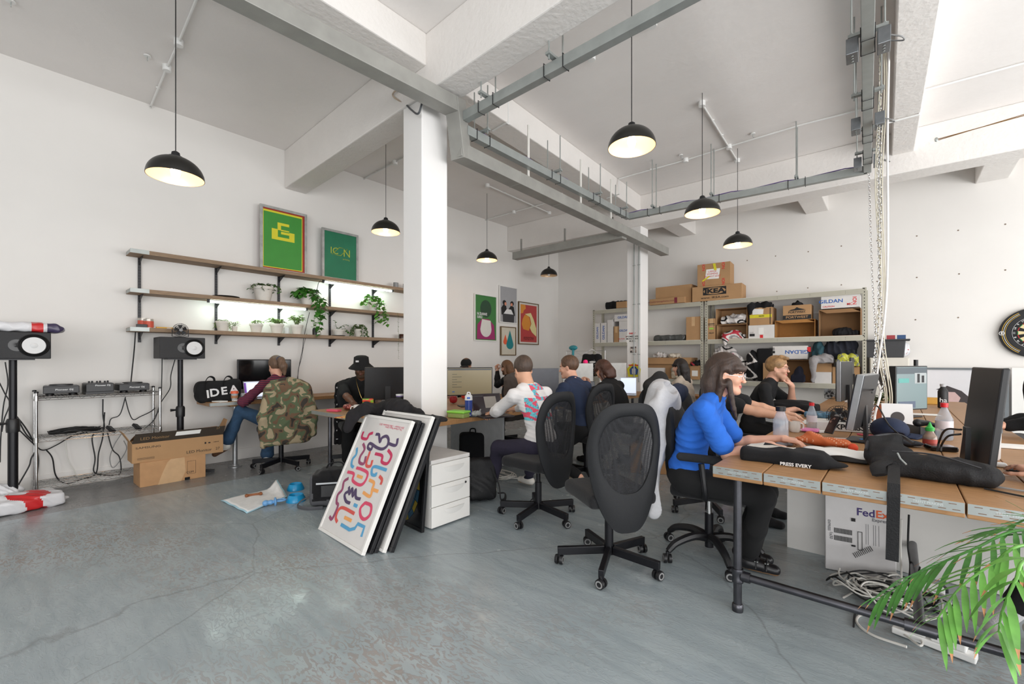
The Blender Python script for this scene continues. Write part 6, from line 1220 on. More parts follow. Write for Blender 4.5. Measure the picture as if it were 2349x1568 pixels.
# right rack, lower shelf
pile('heap of white printed t-shirts on the lower right rack shelf', 1668, 866, 2, 92, 74, wc, 12, mats=[wc, bk, wc, wc, gj], n=8, z=rk(1660, 832).z - .2, amp=.02)
o, w, h, d = rb('brown box with white label under the white t-shirt heap', 1624, 1690, 832, 2, d=.3, dy=-.05); fprint(o, d, [('r', -w * .3, w * .2, h * .25, h * .8)], paper, 'label'); fprint(o, d, [('t', 'ella', -w * .42, h * .4, .07, .04, 1, -1)], ink)
blob('clear_bag', 'black and silver packet on the brown box', 'bag', (rk(1645, 830).x, RF - .03, ZS[2] + .16), [('b', (0, 0, .07), (.1, .04, .05), .02)], mat('silver_packet', '8b8b8d', .25, kind='multi', col2=['1a1a1c', '9a9a9c', '2a2a2c'], sc=8), .01, (.012, 9, 4), .4)
pile('pink folded garment on the white t-shirts', 1672, 812, 2, 24, 6, mat('pink_jersey', 'd0568f', .8), 14, z=rk(1668, 815).z, n=2, dy=-.06, amp=.006)
pile('black caps and tops above the seated people', 1720, 866, 2, 44, 70, bk, 15, mats=[bk, bk, wc, bk], n=6)
blob('black_bag', 'square black cloth bag standing on the lower right shelf', 'bag', (rk(1754, 866).x, RF + .12, ZS[2]), [('b', (0, 0, .29), (.1, .08, .26), .03)], bk, .012, (.01, 6, 7))
o = gild('upside-down white shirt carton above the blond person', 1772, 1852, 793, 2, z=rk(1810, 823).z, flip=True, red=False, size=(.1, .085)); fprint(o, .36, [('r', .25, .3, .12, .2)], redink, 'red_mark'); fprint(o, .36, [('r', -.3, -.22, .1, .14)] + [('r', -.3 + k * .01, -.296 + k * .01, .15, .2) for k in range(8)], ink, 'barcode')
rb('dark open box under the upside-down white carton', 1776, 1866, 825, 2, open_='front', m=cardd); rb('small brown box with black panel behind the person with glasses', 1752, 1772, 832, 2, d=.2, dy=-.06)
pile('navy baseball cap inside the dark open box', 1832, 870, 2, 30, 36, mat('navy_cap', '14182a', .9), 16, dy=-.04, n=3, name='cap', cat='cap', amp=.008)
zz = rk(1888, 853).z; rb('plain white box beside the dark open box', 1868, 1907, 853, 2, m=gw, d=.3); rb('brown taped box standing on the plain white box', 1869, 1908, 821, 2, z=zz, d=.3); rb('brown box at the right end of the lower rack shelf', 1909, 1972, 841, 2)
pile('teal hooded top draped at the top of the lower shelf', 1876, 820, 2, 34, 38, tl, 17, z=rk(1876, 824).z, n=5); pile('grey marl tops hanging over the brown box', 1890, 821, 2, 50, 22, gj, 18, z=zz + .15, dy=.0, n=6, drop=(-.85, .3)); pile('black and navy tops crammed under the rack shelf', 1925, 822, 2, 84, 46, mat('navy_jersey', '1c1f29', .95), 19, z=rk(1925, 822).z - .02, n=7, dy=.12)
pile('clear bag with something yellow inside at the right rack end', 1945, 840, 2, 56, 30, mat('clear_bag_grey', '9a9c9c', .12, kind='multi', col2=['9a9c9c', '6d6f6f', 'b8b84a', '8a8c8c', '7b7d7d'], sc=6), 20, z=rk(1945, 841).z, dy=.0, n=3, name='plastic_bag', cat='bag')
o = gild('white shirt carton on the lower rack level behind the blue shirt', 1622, 1650, 890, 3, z=.75, red=True, size=(-.02, .1)); gild('white shirt carton below another near the rack foot', 1620, 1650, 925, 3, z=.451, red=True, size=(-.02, .1))
# ------------------------------------------------------------ far column notes
cx2 = -3.6; CY = 7.515
o = MB().box(-.11, .11, -.002, 0, -.08, .06).build('paper_sign', paper, smooth=0, loc=(cx2 - .02, CY - .005, at(1458, 775, y=CY).z), label='handwritten protest sign taped to the far white column', cat='sign'); m = MB()
for i, s_ in enumerate(('WOMEN ARE', 'MORE THAN', 'MUSES')): m.text(s_, .04, fr((0, -.004, .03 - i * .042), (1, 0, 0), (0, 0, 1)), .02)
m.build('lettering', ink, o, smooth=0); MB().text('PARTY', .04, fr((0, -.004, .085), (1, 0, 0), (0, 0, 1)), .04).build('red_lettering', redink, o, smooth=0)
o = MB().box(-.07, .07, -.002, 0, -.07, .07).build('photo_strip', paper, smooth=0, loc=(cx2, CY - .005, at(1458, 801, y=CY).z), label='small grid of photo booth pictures on the far column', cat='photograph')
for i in range(3):
    for j in range(2): MB().box(-.06 + i * .043, -.025 + i * .043, -.004, -.002, -.06 + j * .06, -.01 + j * .06).build('portrait', mat('photo_tone', '7a5f58', .6, kind='multi', col2=['7a5f58', '2b2426', 'c8b8b0', '4a3a3a'], sc=30), o, smooth=0)
o = thing('crest_sticker', 'yellow, blue and red crest sticker low on the far column', 'sticker', (cx2 + .01, CY - .005, at(1458, 850, y=CY).z)); cr = lambda k, e, mm, nm: MB().poly([(x * k, -e, z * k) for x, z in [(-.1, -.1), (.1, -.1), (.12, .03), (.06, .1), (0, .13), (-.06, .1), (-.12, .03)]]).build(nm, mm, o, smooth=0)
cr(1.1, .001, yel, 'yellow_field'); cr(.7, .003, mat('crest_blue', '2f4f8a', .6), 'blue_field'); MB().box(-.035, .035, -.005, -.004, -.06, .04).build('figure', cone, o, smooth=0); MB().box(-.1, .1, -.005, -.004, .09, .11).build('red_ribbon', redink, o, smooth=0)
# ------------------------------------------------------------ cabinet, dartboard, big print on the back wall
a, b = at(1995, 820, y=8.8), at(2086, 820, y=8.8); cab = mat('cream_steel', 'ddd9cf', .4, var=.01)
t = thing('filing_cabinet', 'cream steel filing cabinet right of the racks', 'cabinet', ((a.x + b.x) / 2, 8.8, 0)); w = (b.x - a.x) / 2; zt = a.z + .0
MB().box(-w, w, .01, .46, 0, zt).build('carcass', cab, t, smooth=0, bev=.004)
for k in range(4): d = MB().box(-w + .012, w - .012, -.008, .01, zt * (k + .05) / 4, zt * (k + .97) / 4).build('drawer', cab, t, smooth=0, bev=.003); MB().box(-.05, .05, -.02, -.008, zt * (k + .6) / 4, zt * (k + .72) / 4).build('label_holder', cab, d, smooth=0); MB().cb((w * .5, -.015, zt * (k + .3) / 4), (.04, .015, .02)).build('handle', mat('brass_handle', 'b09a58', .3, .8), d, smooth=0)
t = thing('storage_tub', 'dark grey open tub on the filing cabinet', 'box', ((a.x + b.x) / 2 - .03, 8.84, zt)); m = MB(); m.prism([(-.24, 0), (.2, 0), (.22, .26), (-.26, .26)], 0, .3); m.build('body', mat('tub_grey', '3c3d40', .6), t, smooth=0, bev=.01); MB().box(-.3, .27, -.02, .33, .255, .28).build('lid', mat('tub_grey', '3c3d40', .6), t, smooth=0, bev=.008)
for k, (c, lb) in enumerate((('a0353c', 'small red carton on the dark tub'), ('2d4f7c', 'small blue carton on the dark tub'))): MB().box(-.05, .05, 0, .05, 0, .06).build('small_carton', mat('carton_' + c, c, .5), smooth=0, loc=((a.x + b.x) / 2 + .02 + k * .12, 8.87, zt + .281), label=lb, cat='box')
blob('plastic_bag', 'clear bag with red and blue bits on the filing cabinet corner', 'bag', (b.x - .07, 8.93, zt), [('e', (0, 0, .1), (.09, .08, .1)), ('e', (.02, 0, .18), (.05, .04, .06))], mat('party_bag', 'c4c4ca', .2, kind='multi', col2=['c9c9cd', 'bfc0c8', 'd8d8da', 'b04a52', 'c9c9cd'], sc=8), .011, (.012, 9, 3))
L0 = at(2291, 763, y=9.27); rad = .34; c = V((L0.x + rad, 9.27, at(2349, 763, y=9.27).z)); t = thing('dartboard', 'dartboard in a round black surround with yellow rings on the right', 'dartboard', c); X = Mx.Rotation(R(90), 4, 'X')
MB().lathe([(rad, -.02), (rad, .03), (rad - .01, .035), (.226, .035), (.226, 0)], 64, (0, 0, 0), X, cap=False).build('surround', mat('surround_black', '1d1d20', .7), t)
for r0, r1, mm, nm in ((.318, .311, mat('ring_yellow', 'b9952f', .6), 'yellow_ring'), (.3, .295, cone, 'white_ring'), (.285, .28, mat('ring_yellow', 'b9952f', .6), 'yellow_ring')):
    for q in (0, math.pi): n = 30; m = MB(); m.grid(lambda u, v: (lambda a, r: (r * math.cos(a), -.036, r * math.sin(a)))(q - 1.05 + 2.1 * u, r0 + (r1 - r0) * v), n, 1); m.build(nm, mm, t, smooth=0)
MB().lathe([(.225, .0), (.225, .028), (0, .028)], 64, (0, 0, 0), X).build('number_ring', mat('dart_black', '111113', .8), t)
dm = [mat('dart_cream', 'd8c69a', .8), mat('dart_black', '111113', .8), mat('dart_red', 'b3262b', .8), mat('dart_green', '1f7a3d', .8)]; m = MB()
for k in range(20):
    a0, a1 = 6.2832 * (k - .5) / 20, 6.2832 * (k + .5) / 20
    for r0, r1, t2 in ((.016, .099, 0), (.099, .107, 2), (.107, .162, 0), (.162, .17, 2)):
        m.m = (t2 + (1 - k % 2 if t2 == 0 else k % 2)); m.add([(r * math.sin(a), -.0295, r * math.cos(a)) for r, a in ((r0, a0), (r1, a0), (r1, a1), (r0, a1))], [(0, 1, 2, 3)])
m.build('segments', dm, t, smooth=0); m = MB()
for k, n_ in enumerate((20, 1, 18, 4, 13, 6, 10, 15, 2, 17, 3, 19, 7, 16, 8, 11, 14, 9, 12, 5)): a_ = 6.2832 * k / 20; m.text(str(n_), .034, fr((.197 * math.sin(a_), -.031, .197 * math.cos(a_)), (math.cos(a_), 0, -math.sin(a_)), (math.sin(a_), 0, math.cos(a_))), .01)
m.tube([(.218 * math.cos(a_), -.031, .218 * math.sin(a_)) for a_ in np.linspace(0, 6.283, 49)[:-1]], .002, 4, close=True); m.build('numbers', cone, t, smooth=0); m = MB(); m.text('E', .04, fr((-.315, -.0375, 0), (1, 0, 0), (0, 0, 1)), .04); m.tube([(-.315 + .026 * math.cos(a_), -.037, .026 * math.sin(a_)) for a_ in np.linspace(0, 6.283, 17)[:-1]], .004, 5, close=True); m.build('emblem', cone, t, smooth=0)
a, b = at(2060, 842, y=9.15), at(2314, 843, y=9.15); t = thing('large_print', 'large white framed portrait print leaning on the back wall under the dartboard', 'picture', ((a.x + b.x) / 2, 9.15, .02)); w = (b.x - a.x) / 2; h = a.z - .02
MB().box(-w, w, 0, .03, 0, h).build('panel', mat('print_pale', 'd9d7da', .4, var=.01), t, smooth=0); m = MB(); m.box(-w, w, -.02, 0, h - .03, h); m.box(w - .04, w, -.02, 0, 0, h); m.box(-w, -w + .03, -.02, 0, 0, h); m.build('frame', mat('frame_grey', '6f7478', .5), t, smooth=0)
q = at(2195, 915, y=9.13); ox, oz = q.x - (a.x + b.x) / 2, q.z - .02
MB().poly([(ox + x, -.003, oz + z) for x, z in ((-.22, .13), (-.1, .19), (.05, .12), (.2, -.05), (.45, -.22), (.3, -.3), (.1, -.16), (-.0, -.06), (-.02, .08), (-.14, .12))]).build('dark_hair', mat('print_hair', '3a3234', .6), t, smooth=0); MB().poly([(ox + x, -.004, oz + z) for x, z in ((-.16, .1), (-.02, .1), (.04, .02), (0, -.1), (-.12, -.1), (-.2, 0))]).build('face', mat('print_skin', 'c8a8a4', .6), t, smooth=0)
a2 = at(2318, 843, y=9.2); MB().box(0, .9, 0, .03, 0, a2.z).build('white_board', whf, smooth=0, loc=(a2.x + .01, 9.18, .0), label='tall white board leaning at the right of the portrait print', cat='board')
t = thing('gripped_pole', 'thick black capped marker standing beyond the right desk monitors', 'pen', V((at(2101, 836, y=7.9).x, 7.9, .752))); MB().tube([(0, 0, 0), (0, 0, .4)], .022, 10).build('shaft', cone, t); MB().tube([(0, 0, .4), (0, 0, .55)], .024, 10).build('cap', blackp, t)  # a pole with a dark grip, lengthened to stand on the desk
# ------------------------------------------------------------ clothes rail and far desks
c = at(1345, 795, y=7.3); t = thing('clothes_rail', 'thin metal clothes rail at the far end of the shared desk', 'rail', (c.x, 7.3, 0)); MB().tube([(-.45, 0, 0), (-.45, 0, 1.47), (.4, 0, 1.47), (.4, 0, 0)], .01, 8).build('rail_frame', cone, t)
def hanger(lb, x, z=1.47, y=7.3, w=.2): t = thing('coat_hanger', lb, 'hanger', (c.x + x, y, z)); MB().tube(spl([(0, 0, .0), (.015, 0, .02), (0, 0, .04), (-.02, 0, .02)]), .003, 6).build('hook', chrome, t); MB().tube([(0, 0, 0), (w, 0, -.1), (-w, 0, -.1)], .009, 6, close=True).build('shoulders', cone, t); return t
hanger('white coat hanger nearest the corner', -.28); hanger('small white coat hanger below the other', -.25, 1.3, 7.34, .16); hanger('white coat hanger holding the black printed jumper', .12, 1.5)
o = blob('jumper', 'black jumper with white starry print hanging on the rail', 'clothing', (c.x + .12, 7.3, 1.0), [('b', (0, 0, .2), (.15, .02, .18), .03), ('c', (-.15, 0, .36), (-.25, 0, .0), .05, .04), ('c', (.15, 0, .36), (.25, 0, .0), .05, .04), ('s', (0, -.02, .46), (.07, .05, .05))], bk, .012, (.008, 6, 3))
m = MB(); rg = random.Random(3)
for k in range(70): x, z, r = rg.uniform(-.12, .12), rg.uniform(.02, .3), rg.uniform(.002, .007); m.poly([(x + r * math.cos(a_), -.065, z + r * math.sin(a_)) for a_ in np.linspace(0, 6.28, 6)[:-1]])
m.poly([(x, -.066, z) for x, z in el(.05, .26, .07, .02, 12)]); m.build('starry_print', cone, o, smooth=0)
t = thing('mop', 'teal headed pole standing upside down by the clothes rail', 'mop', (c.x - .25, 7.2, 0)); MB().tube([(0, 0, .0), (0, 0, 1.4)], .018, 8).build('pole', mat('pole_blue_grey', '9db4bd', .4), t); MB().tube([(0, 0, 1.1), (.02, 0, 1.5)], .024, 8).build('grip', mat('teal_plastic', '2a8591', .4), t); MB().ell((.02, 0, 1.53), (.1, .03, .05), 12).build('mop_head', mat('teal_plastic', '2a8591', .4), t)
imb = mat('imac_aluminium', 'c9c9c6', .35, .3)
fz = lambda px, py, z=.752: at(px, py, z=z)
monitor('large silver monitor seen from behind left of the navy shirt', (-3.35, 5.25, .752), R(255), .56, .4, .1, back=imb); monitor('large silver monitor seen from behind next to the bobbed haired person', (-3.4, 6.35, .752), R(255), .6, .38, .12, back=imb)
laptop('dark open laptop facing the navy shirt person', (-3.25, 5.35, .752), R(70), .34, .24, -.2, mat('laptop_screen_grey', '4c4f55', .3, emit=.2), blackp, (('window', .45, .8, .1, .7, mat('doc_white', 'e8edf5')),))
laptop('open laptop with white document in front of the far column', (-3.25, 6.5, .752), R(25), .34, .26, -.15, scrlit)
t = thing('far_desk', 'short timber desk in front of the person with long black hair', 'desk', (-3.0, 7.15, 0)); MB().box(-.55, .75, -.1, .32, .7, .74).build('desktop', deskx, t, smooth=0, bev=.003); MB().box(.65, .7, -.08, .3, 0, .7).build('panel_leg', mat('panel_grey', 'c4c7c9', .5), t, smooth=0)
blob('red_bag', 'dark red cloth on the far timber desk', 'cloth', (-2.9, 7.25, .742), [('b', (0, 0, .03), (.14, .08, .01), .02)], mat('dark_red_cloth', '8a1f2e', .8), .011, (.01, 8, 2)); blob('wallet_pouch', 'black pouch on the far timber desk', 'bag', (-2.72, 7.15, .742), [('b', (0, 0, .025), (.09, .06, .01), .015)], bk, .011, (.006, 8, 3))
cup('purple insulated tumbler beside the bobbed haired person', (-3.2, 5.95, .752), [(.035, 0), (.042, .14), (0, .14)], mat('purple_tumbler', '3a2f78', .3), (('lid', [(.044, .135), (.042, .155), (0, .16)], cone),), 'tumbler', 'cup')
t = thing('pom_pom_pen', 'pen with neon pink pom-pom by the silver monitor', 'pen', at(1343, 830, x=-3.35)); MB().ell((0, 0, 0), (.035, .035, .035), 14).build('pom_pom', mat('neon_pink', 'ff2f7c', .9), t); MB().tube([(0, 0, -.5), (0, 0, -.02)], .004, 6).build('stem', cone, t)
pl_ = plant(1330, 880, -3.4, .752, 'small potted plant with bright green leaves on the shared desk', .04, .07, stems_round(5, .03, .07, .07, .08, -.05, 5), .05, .018, .02, leafb, 44)
o = carton('brown box with white label on the floor beyond the front chair', at(1470, 1085, z=0) + V((0, .2, 0)), (.42, .35, .34), .5, m=cardd); fprint(o, .35, [('r', -.06, .08, .16, .26)], paper, 'label')
rb('brown box standing on the floor under the left rack', 1520, 1560, 930, 4, m=card)
# ------------------------------------------------------------ right desk
C0 = at(1636, 1066, z=.75); X0, Y0, Y1 = C0.x, C0.y - .01, 8.2
t = thing('scaffold_desk', 'large timber desk on steel pipe legs filling the right foreground', 'desk', (X0, Y0, 0)); TL_ = thing; t_desk = t
b = [0, .235, .47, .70, .93, 1.16, 1.4]
for i in range(6): MB().box(b[i], b[i + 1] - .004, 0, Y1 - Y0, .69, .75).build('plank', deskw, t, smooth=0, bev=.004)
for i in range(6):
    e = MB().box(b[i] + .002, b[i + 1] - .006, -.0025, 0, .708, .748).build('galvanised_strip', strut, t, smooth=0); m = MB()
    for k in range(5): x = b[i] + .02 + k * (b[i + 1] - b[i] - .03) / 5; m.box(x, x + .022, -.0035, -.0025, .738, .7405); m.box(x + .01, x + .032, -.0035, -.0025, .716, .7185)
    m.build('strip_slots', mat('rust_slot', '7a5a45', .7), e, smooth=0); m = MB(); m.text('TRENT PERKINS', .014, fr((b[i] + .12, -.003, .728), (1, 0, 0), (0, 0, 1)), .02, sx=.9); m.build('embossed_text', mat('zinc_light', 'c3c9c8', .35, .5), e, smooth=0)
l1 = at(1692, 1400, z=0) - V((X0, Y0, 0)); py_ = l1.y; tx = at(2110, 1425, z=.19).x - X0
for x, y in ((l1.x, py_), (l1.x, 3.2), (1.3, py_), (1.3, 3.2)):
    g = MB(); g.tube([(x, y, .02), (x, y, .69)], .02, 14); g.build('pipe_leg', pipe, t); MB().lathe([(.026, 0), (.028, .02), (.026, .035), (.022, .04)], 14, (x, y, 0)).build('end_cap', pipe, t); MB().lathe([(.027, .15), (.029, .16), (.026, .17), (.026, .2), (.029, .21), (.027, .22)], 14, (x, y, 0)).build('tee_fitting', pipe, t)
MB().tube([(l1.x, py_, .186), (1.3, py_, .186)], .019, 14).build('cross_pipe', pipe, t); MB().tube([(l1.x + .02, py_, .186), (l1.x + .06, py_, .186)], .026, 12).build('tee_fitting', pipe, t)
MB().tube([(tx - .05, py_, .186), (tx + .05, py_, .186)], .027, 14).build('tee_fitting', pipe, t); MB().tube([(tx, py_, .186), (tx, 3.1, .186)], .019, 12).build('cross_pipe', pipe, t)
dsk = lambda px, py, z=.752: at(px, py, z=z)
a = at(1808, 1255, z=0); b_ = at(1890, 1290, z=0)
MB().box(-.28, .9, 0, .02, 0, .66).build('backing_board', whf, smooth=0, bev=.002, loc=(-.28, 3.62, .002), label='large white board standing under the right desk behind the cables', cat='board')
# courier carton
o = MB().box(-.0, .34, -.05, 0, 0, .56).build('courier_box', mat('courier_white', 'd4d2d2', .6, var=.03), smooth=0, bev=.004, loc=at(1892, 1297, z=0), rz=.16, label='flat white courier carton standing under the right desk', cat='box'); o.rotation_euler.x = -.06
def fp(o, its, mm, nm='print', y=-.0515, ox=.17):
    m = MB()
    for i, q in enumerate(its):
        e = y - .0002 * i
        if q[0] == 't': m.text(q[1], q[4], fr((q[2], e, q[3]), (1, 0, 0) if len(q) < 6 else (0, 0, -1), (0, 0, 1) if len(q) < 6 else (1, 0, 0)), .02)
        else: m.add([(x, e, z) for x, z in q[1]], [(0, 1, 2, 3)])
    return m.build(nm, mm, o, smooth=0)
purp = mat('courier_purple', '3a2a6b', .6); orng = mat('courier_orange', 'e0602c', .6)
fp(o, [('t', 'Fed', .2, .375, .062)], purp, 'logo_text'); fp(o, [('t', 'Ex', .277, .375, .062)], orng, 'logo_text'); fp(o, [('t', 'Express', .27, .34, .026)], mat('mid_grey_ink', '6a6a6e', .7), 'logo_text')
R_ = lambda x0, x1, z0, z1: ('q', [(x0, z0), (x1, z0), (x1, z1), (x0, z1)])
bars = [R_(.045 + k * .007, .049 + k * .007, z, z + .03) for k in range(13) for z in (.23, .185)] + [R_(.16, .163, .15, .26), R_(.18, .183, .15, .26), R_(.16, .183, .257, .26), R_(.16, .183, .15, .153), R_(.13, .15, .165, .175), R_(.13, .15, .315, .335)] + [('q', [(.15 + k * .008, .1 + k * .006), (.153 + k * .008, .102 + k * .006), (.138 + k * .008, .128 + k * .006), (.135 + k * .008, .126 + k * .006)]) for k in range(11)]
fp(o, bars, ink, 'shipping_label'); fp(o, [R_(x, x + .002, .19, .31) for x in (.2, .21, .235, .245, .26)] + [('t', 'EXPRESS', .02, .27, .018, 1), ('t', '1x30', .03, .21, .022, 1)], mat('mid_grey_ink', '6a6a6e', .7), 'small_print')
MB().box(-.004, .31, -.03, .0, .0, .52).build('backing_board', whf, smooth=0, loc=at(1806, 1256, z=0) + V((0, .05, 0)), rz=-.0, label='plain white board beside the courier carton under the desk', cat='board')
# items on the desk
def lay(nm, lb, cat, px, py, parts, m, **kw): return blob(nm, lb, cat, dsk(px, py), parts, m, **kw)
nv = mat('black_sweat', '0e0f12', .95, bump=.2, bsc=220)
o = lay('sweatshirt', 'folded black sweatshirt with white block print on the desk front edge', 'clothing', 1795, 1058, [('b', (0, .02, .03), (.17, .09, .015), .025), ('e', (.08, .0, .045), (.14, .08, .03)), ('e', (-.12, .06, .035), (.08, .08, .03)), ('e', (.22, -.02, .02), (.07, .06, .02))], [nv, mat('print_cream', 'd8d2c6', .8)], h=.0075, fold=(.01, 6, 9), rz=.05, colour=lambda c: ((c[:, 2] > .045) & (c[:, 0] < .05) & (c[:, 0] > -.17) & (c[:, 1] > .0) & ~((c[:, 0] > -.1) & (c[:, 0] < -.02) & (c[:, 1] > .05))).astype(int))
MB().text('PRESS EVERY', .024, fr((.07, -.118, .012), (1, .05, 0), (0, -.1, 1)), .03).build('white_lettering', cone, o, smooth=0)
cl = mat('water_plastic', 'c9d0da', .06, alpha=.38, var=0); wat = mat('water', 'b9c2c9', .03, alpha=.35, var=0)
bottle('clear water bottle with black cap standing before the keyboard', dsk(1791, 1020), .044, .235, cl, blackp, None, .52, .68, liq=(wat, .25))
mug('white mug behind the clear water bottle', dsk(1823, 990), R(41), .038, .08, hs=-1)
bottle('small clear bottle with red cap and pale label', dsk(1862, 984), .036, .2, cl, redp, (mat('label_pale', 'dcd4d8', .5), .3, .55), .4, .6)
bottle('large clear bottle with red cap behind the big black monitor', dsk(2166, 1008), .046, .24, cl, redp, (mat('label_pale', 'dcd4d8', .5), .32, .55), .35, .6); bottle('small empty bottle with green cap near the far end of the desk', dsk(1896, 900), .034, .2, cl, mat('green_cap', '2f6b45', .4), (mat('label_green', '7fa05a', .5), .4, .6), .4, .6)
bottle('small sauce bottle with bright green pointed cap', dsk(2133, 1024), .035, .11, mat('sauce_clear', 'c9b0a0', .1, trans=.5), None, (mat('sauce_label', 'b5493c', .5), .05, .45), .5, .6); t = cup('bright green nozzle on the sauce bottle', dsk(2133, 1024) + V((0, 0, .1)), [(.022, 0), (.023, .02), (.012, .03), (.003, .055), (0, .056)], mat('green_nozzle', '35b04a', .4), name='nozzle_cap', cat='cap')
t = bottle('matt black drinks bottle with grey spout far down the desk', dsk(2163, 935), .045, .26, mat('matt_black_bottle', '1a1a1c', .5), mat('grey_spout', 'b5b5b8', .5), None, .45, .72); MB().text('ha', .07, fr((0, -.0465, .09), (1, 0, 0), (0, 0, 1)), .01).build('lettering', cone, t, smooth=0)
t = thing('shaker', 'white protein shaker with black lid beside the big black monitor', 'bottle', dsk(2266, 1052)); MB().lathe([(.042, 0), (.048, .01), (.052, .15), (.052, .155)], 28).build('body', mat('shaker_white', 'dcdad8', .35), t); MB().lathe([(.056, .15), (.056, .175), (.048, .185), (.045, .2), (.03, .21), (.028, .225), (0, .228)], 28).build('lid', blackp, t)
S_ = mat('tray_black', '151517', .4)
t = thing('takeaway_tray', 'black takeaway tray under white paper on the desk', 'tray', dsk(1925, 1052), .05); MB().prism([(-.12, 0), (.12, 0), (.16, .035), (-.16, .035)], -.08, .1).build('tray', S_, t, smooth=0, bev=.006); m = MB(); m.grid(lambda u, v: (-.17 + .33 * u, -.1 + .2 * v, .052 - .018 * abs(2 * v - 1) ** 3 - .015 * abs(2 * u - 1) ** 4 + .004 * math.sin(u * 14 + v * 9)), 20, 12); m.build('paper_wrap', paper, t, solid=.003)
lay('bandana', 'orange patterned cotton cloth rumpled on the desk', 'cloth', 1880, 1022, [('e', (-.06, .02, .03), (.09, .05, .03)), ('e', (.05, 0, .035), (.1, .05, .03)), ('e', (-.04, .05, .06), (.05, .03, .02)), ('e', (.12, -.02, .03), (.05, .05, .025))], [mat('orange_cloth', 'c8683a', .8), mat('cloth_dots', 'e0b090', .8)], h=.006, fold=(.012, 11, 5), colour=lambda c: ((np.sin(c[:, 0] * 260) * np.sin(c[:, 1] * 260) > .55) & (np.sin(c[:, 0] * 40 + c[:, 1] * 60) > 0)).astype(int))
MB().ell((0, 0, .025), (.025, .025, .025), 16).build('ball', mat('orange_ball', 'e2502f', .8), loc=dsk(1957, 1036), label='small orange ball behind the paper tray', cat='ball')
lay('sweet_packet', 'bright pink sweet packet lying by the red capped bottle', 'snack', 1858, 990, [('b', (0, 0, .015), (.05, .04, .003), .01)], mat('pink_packet', 'e0409a', .3, kind='multi', col2=['e0409a', 'f08ac4', 'c92f80'], sc=20), h=.005, fold=(.005, 16, 2))
flatbox('keyboard', 'flat silver keyboard in front of the person in the blue t-shirt', 'keyboard', dsk(1800, 1012), (.12, .3, .012), mat('laptop_silver', 'a9abb0', .35, .6), .05, .003); 
t = thing('smartphone', 'phone propped upright on a stand beside the silver monitor', 'phone', dsk(1900, 1000) + V((0, 0, .02)), -.3); o = MB().box(-.035, .035, -.004, .004, 0, .14).build('body', blackp, t, smooth=0, bev=.002); MB().box(-.032, .032, -.0052, -.004, .006, .134).build('screen', mat('phone_screen', '8a6d66', .1, kind='multi', col2=['8a6d66', '2b2024', 'b9a7a0'], sc=12), t, smooth=0); t.rotation_euler = (-.5, 0, -.7)
o = MB().box(-.19, .19, -.12, .12, 0, .065).build('shoe_box', whf, smooth=0, bev=.003, loc=dsk(1940, 985), rz=.12, label='white box with black outlined lettering under the monitors', cat='box'); MB().text('EXPRESS', .055, fr((0, -.1215, .032), (1, 0, 0), (0, 0, 1)), .03, sx=1.1).build('lettering', ink, o, smooth=0)
sil = mat('silver_bezel', 'a8abae', .25, .6)
for px, py, w, h, zb, tl_, lb in ((1957, 1008, .5, .36, .1, .16, 'silver edged black monitor seen edge-on, nearest the blue t-shirt'), (1930, 945, .5, .4, .13, .0, 'silver edged black monitor seen edge-on, behind the nearest silver one')):
    p = dsk(px, py); monitor(lb, (p.x, p.y + .0, .752), -Q90 - .12, w, h, zb, mat('screen_glossy', '1a1512', .06), tilt=-tl_, th=.05, silver=sil)
p = dsk(1952, 915); monitor('thin black monitor seen edge-on behind the second silver monitor', (p.x, p.y, .752), -Q90, .55, .38, .2, th=.02)
p = dsk(2090, 950); scg = mat('screen_teal_grey', '5d7173', .3, emit=.25, var=0); monitor('black monitor showing a dull web page beyond the terracotta planter', (p.x, p.y - .3, .752), R(58), .44, .42, .07, scg, th=.06, content=[('web_header', .03, .97, .82, .96, mat('web_dark', '2f3c44', .4, emit=.1)), ('web_photo', .58, .95, .6, .84, mat('web_photo', '93999a', .4, emit=.1)), ('web_figure', .66, .74, .62, .82, ink), ('web_figure', .8, .88, .62, .78, ink), ('web_panel', .08, .4, .62, .72, mat('web_teal', '3d8d86', .4, emit=.15)), ('web_list', .08, .6, .05, .2, mat('web_navy', '3a4a63', .4, emit=.1))])
p = dsk(2215, 1058); monitor('large black monitor with its back to the camera on the right', (p.x + .03, p.y - .22, .752), Q90 + .1, .5, .5, .01, tilt=.1, th=.028, stand=True)
p = at(2060, 870, y=6.9); monitor('thin tilted screen seen edge-on behind the hanging cables', (p.x - .05, 6.8, .752), R(100), .5, .36, .12, tilt=-.35, th=.02)
# backpack
bp_ = mat('backpack_black', '101013', .75, bump=.35, bsc=160); p = dsk(2125, 1100)
o = lay('backpack', 'black backpack lying flat across the front of the right desk', 'bag', 2125, 1098, [('b', (0, .06, .04), (.17, .08, .01), .035), ('e', (-.13, .1, .07), (.1, .1, .075)), ('e', (.06, .03, .06), (.17, .1, .05)), ('e', (.15, .02, .04), (.1, .09, .04)), ('ch', [(-.2, .06, .07), (-.2, .13, .13), (-.1, .16, .15)], [.03, .025, .03])], bp_, h=.007, fold=(.014, 6, 11), k=.03)
MB().tube(spl([(-.12, -.02, .115), (0, -.02, .12), (.08, -.04, .11), (.17, -.05, .085)]), .004, 6).build('zip', mat('zip_grey', '3a3a3d', .3, .4), o); MB().tube(spl([(-.22, .04, .1), (-.2, .14, .15), (-.1, .18, .17), (-.04, .14, .14)]), .007, 6).build('piping', mat('zip_grey', '3a3a3d', .3, .4), o); MB().tube([(-.1, -.03, .11), (-.09, -.06, .09), (-.07, -.08, .07)], .004, 6).build('zip_pull', strut, o)
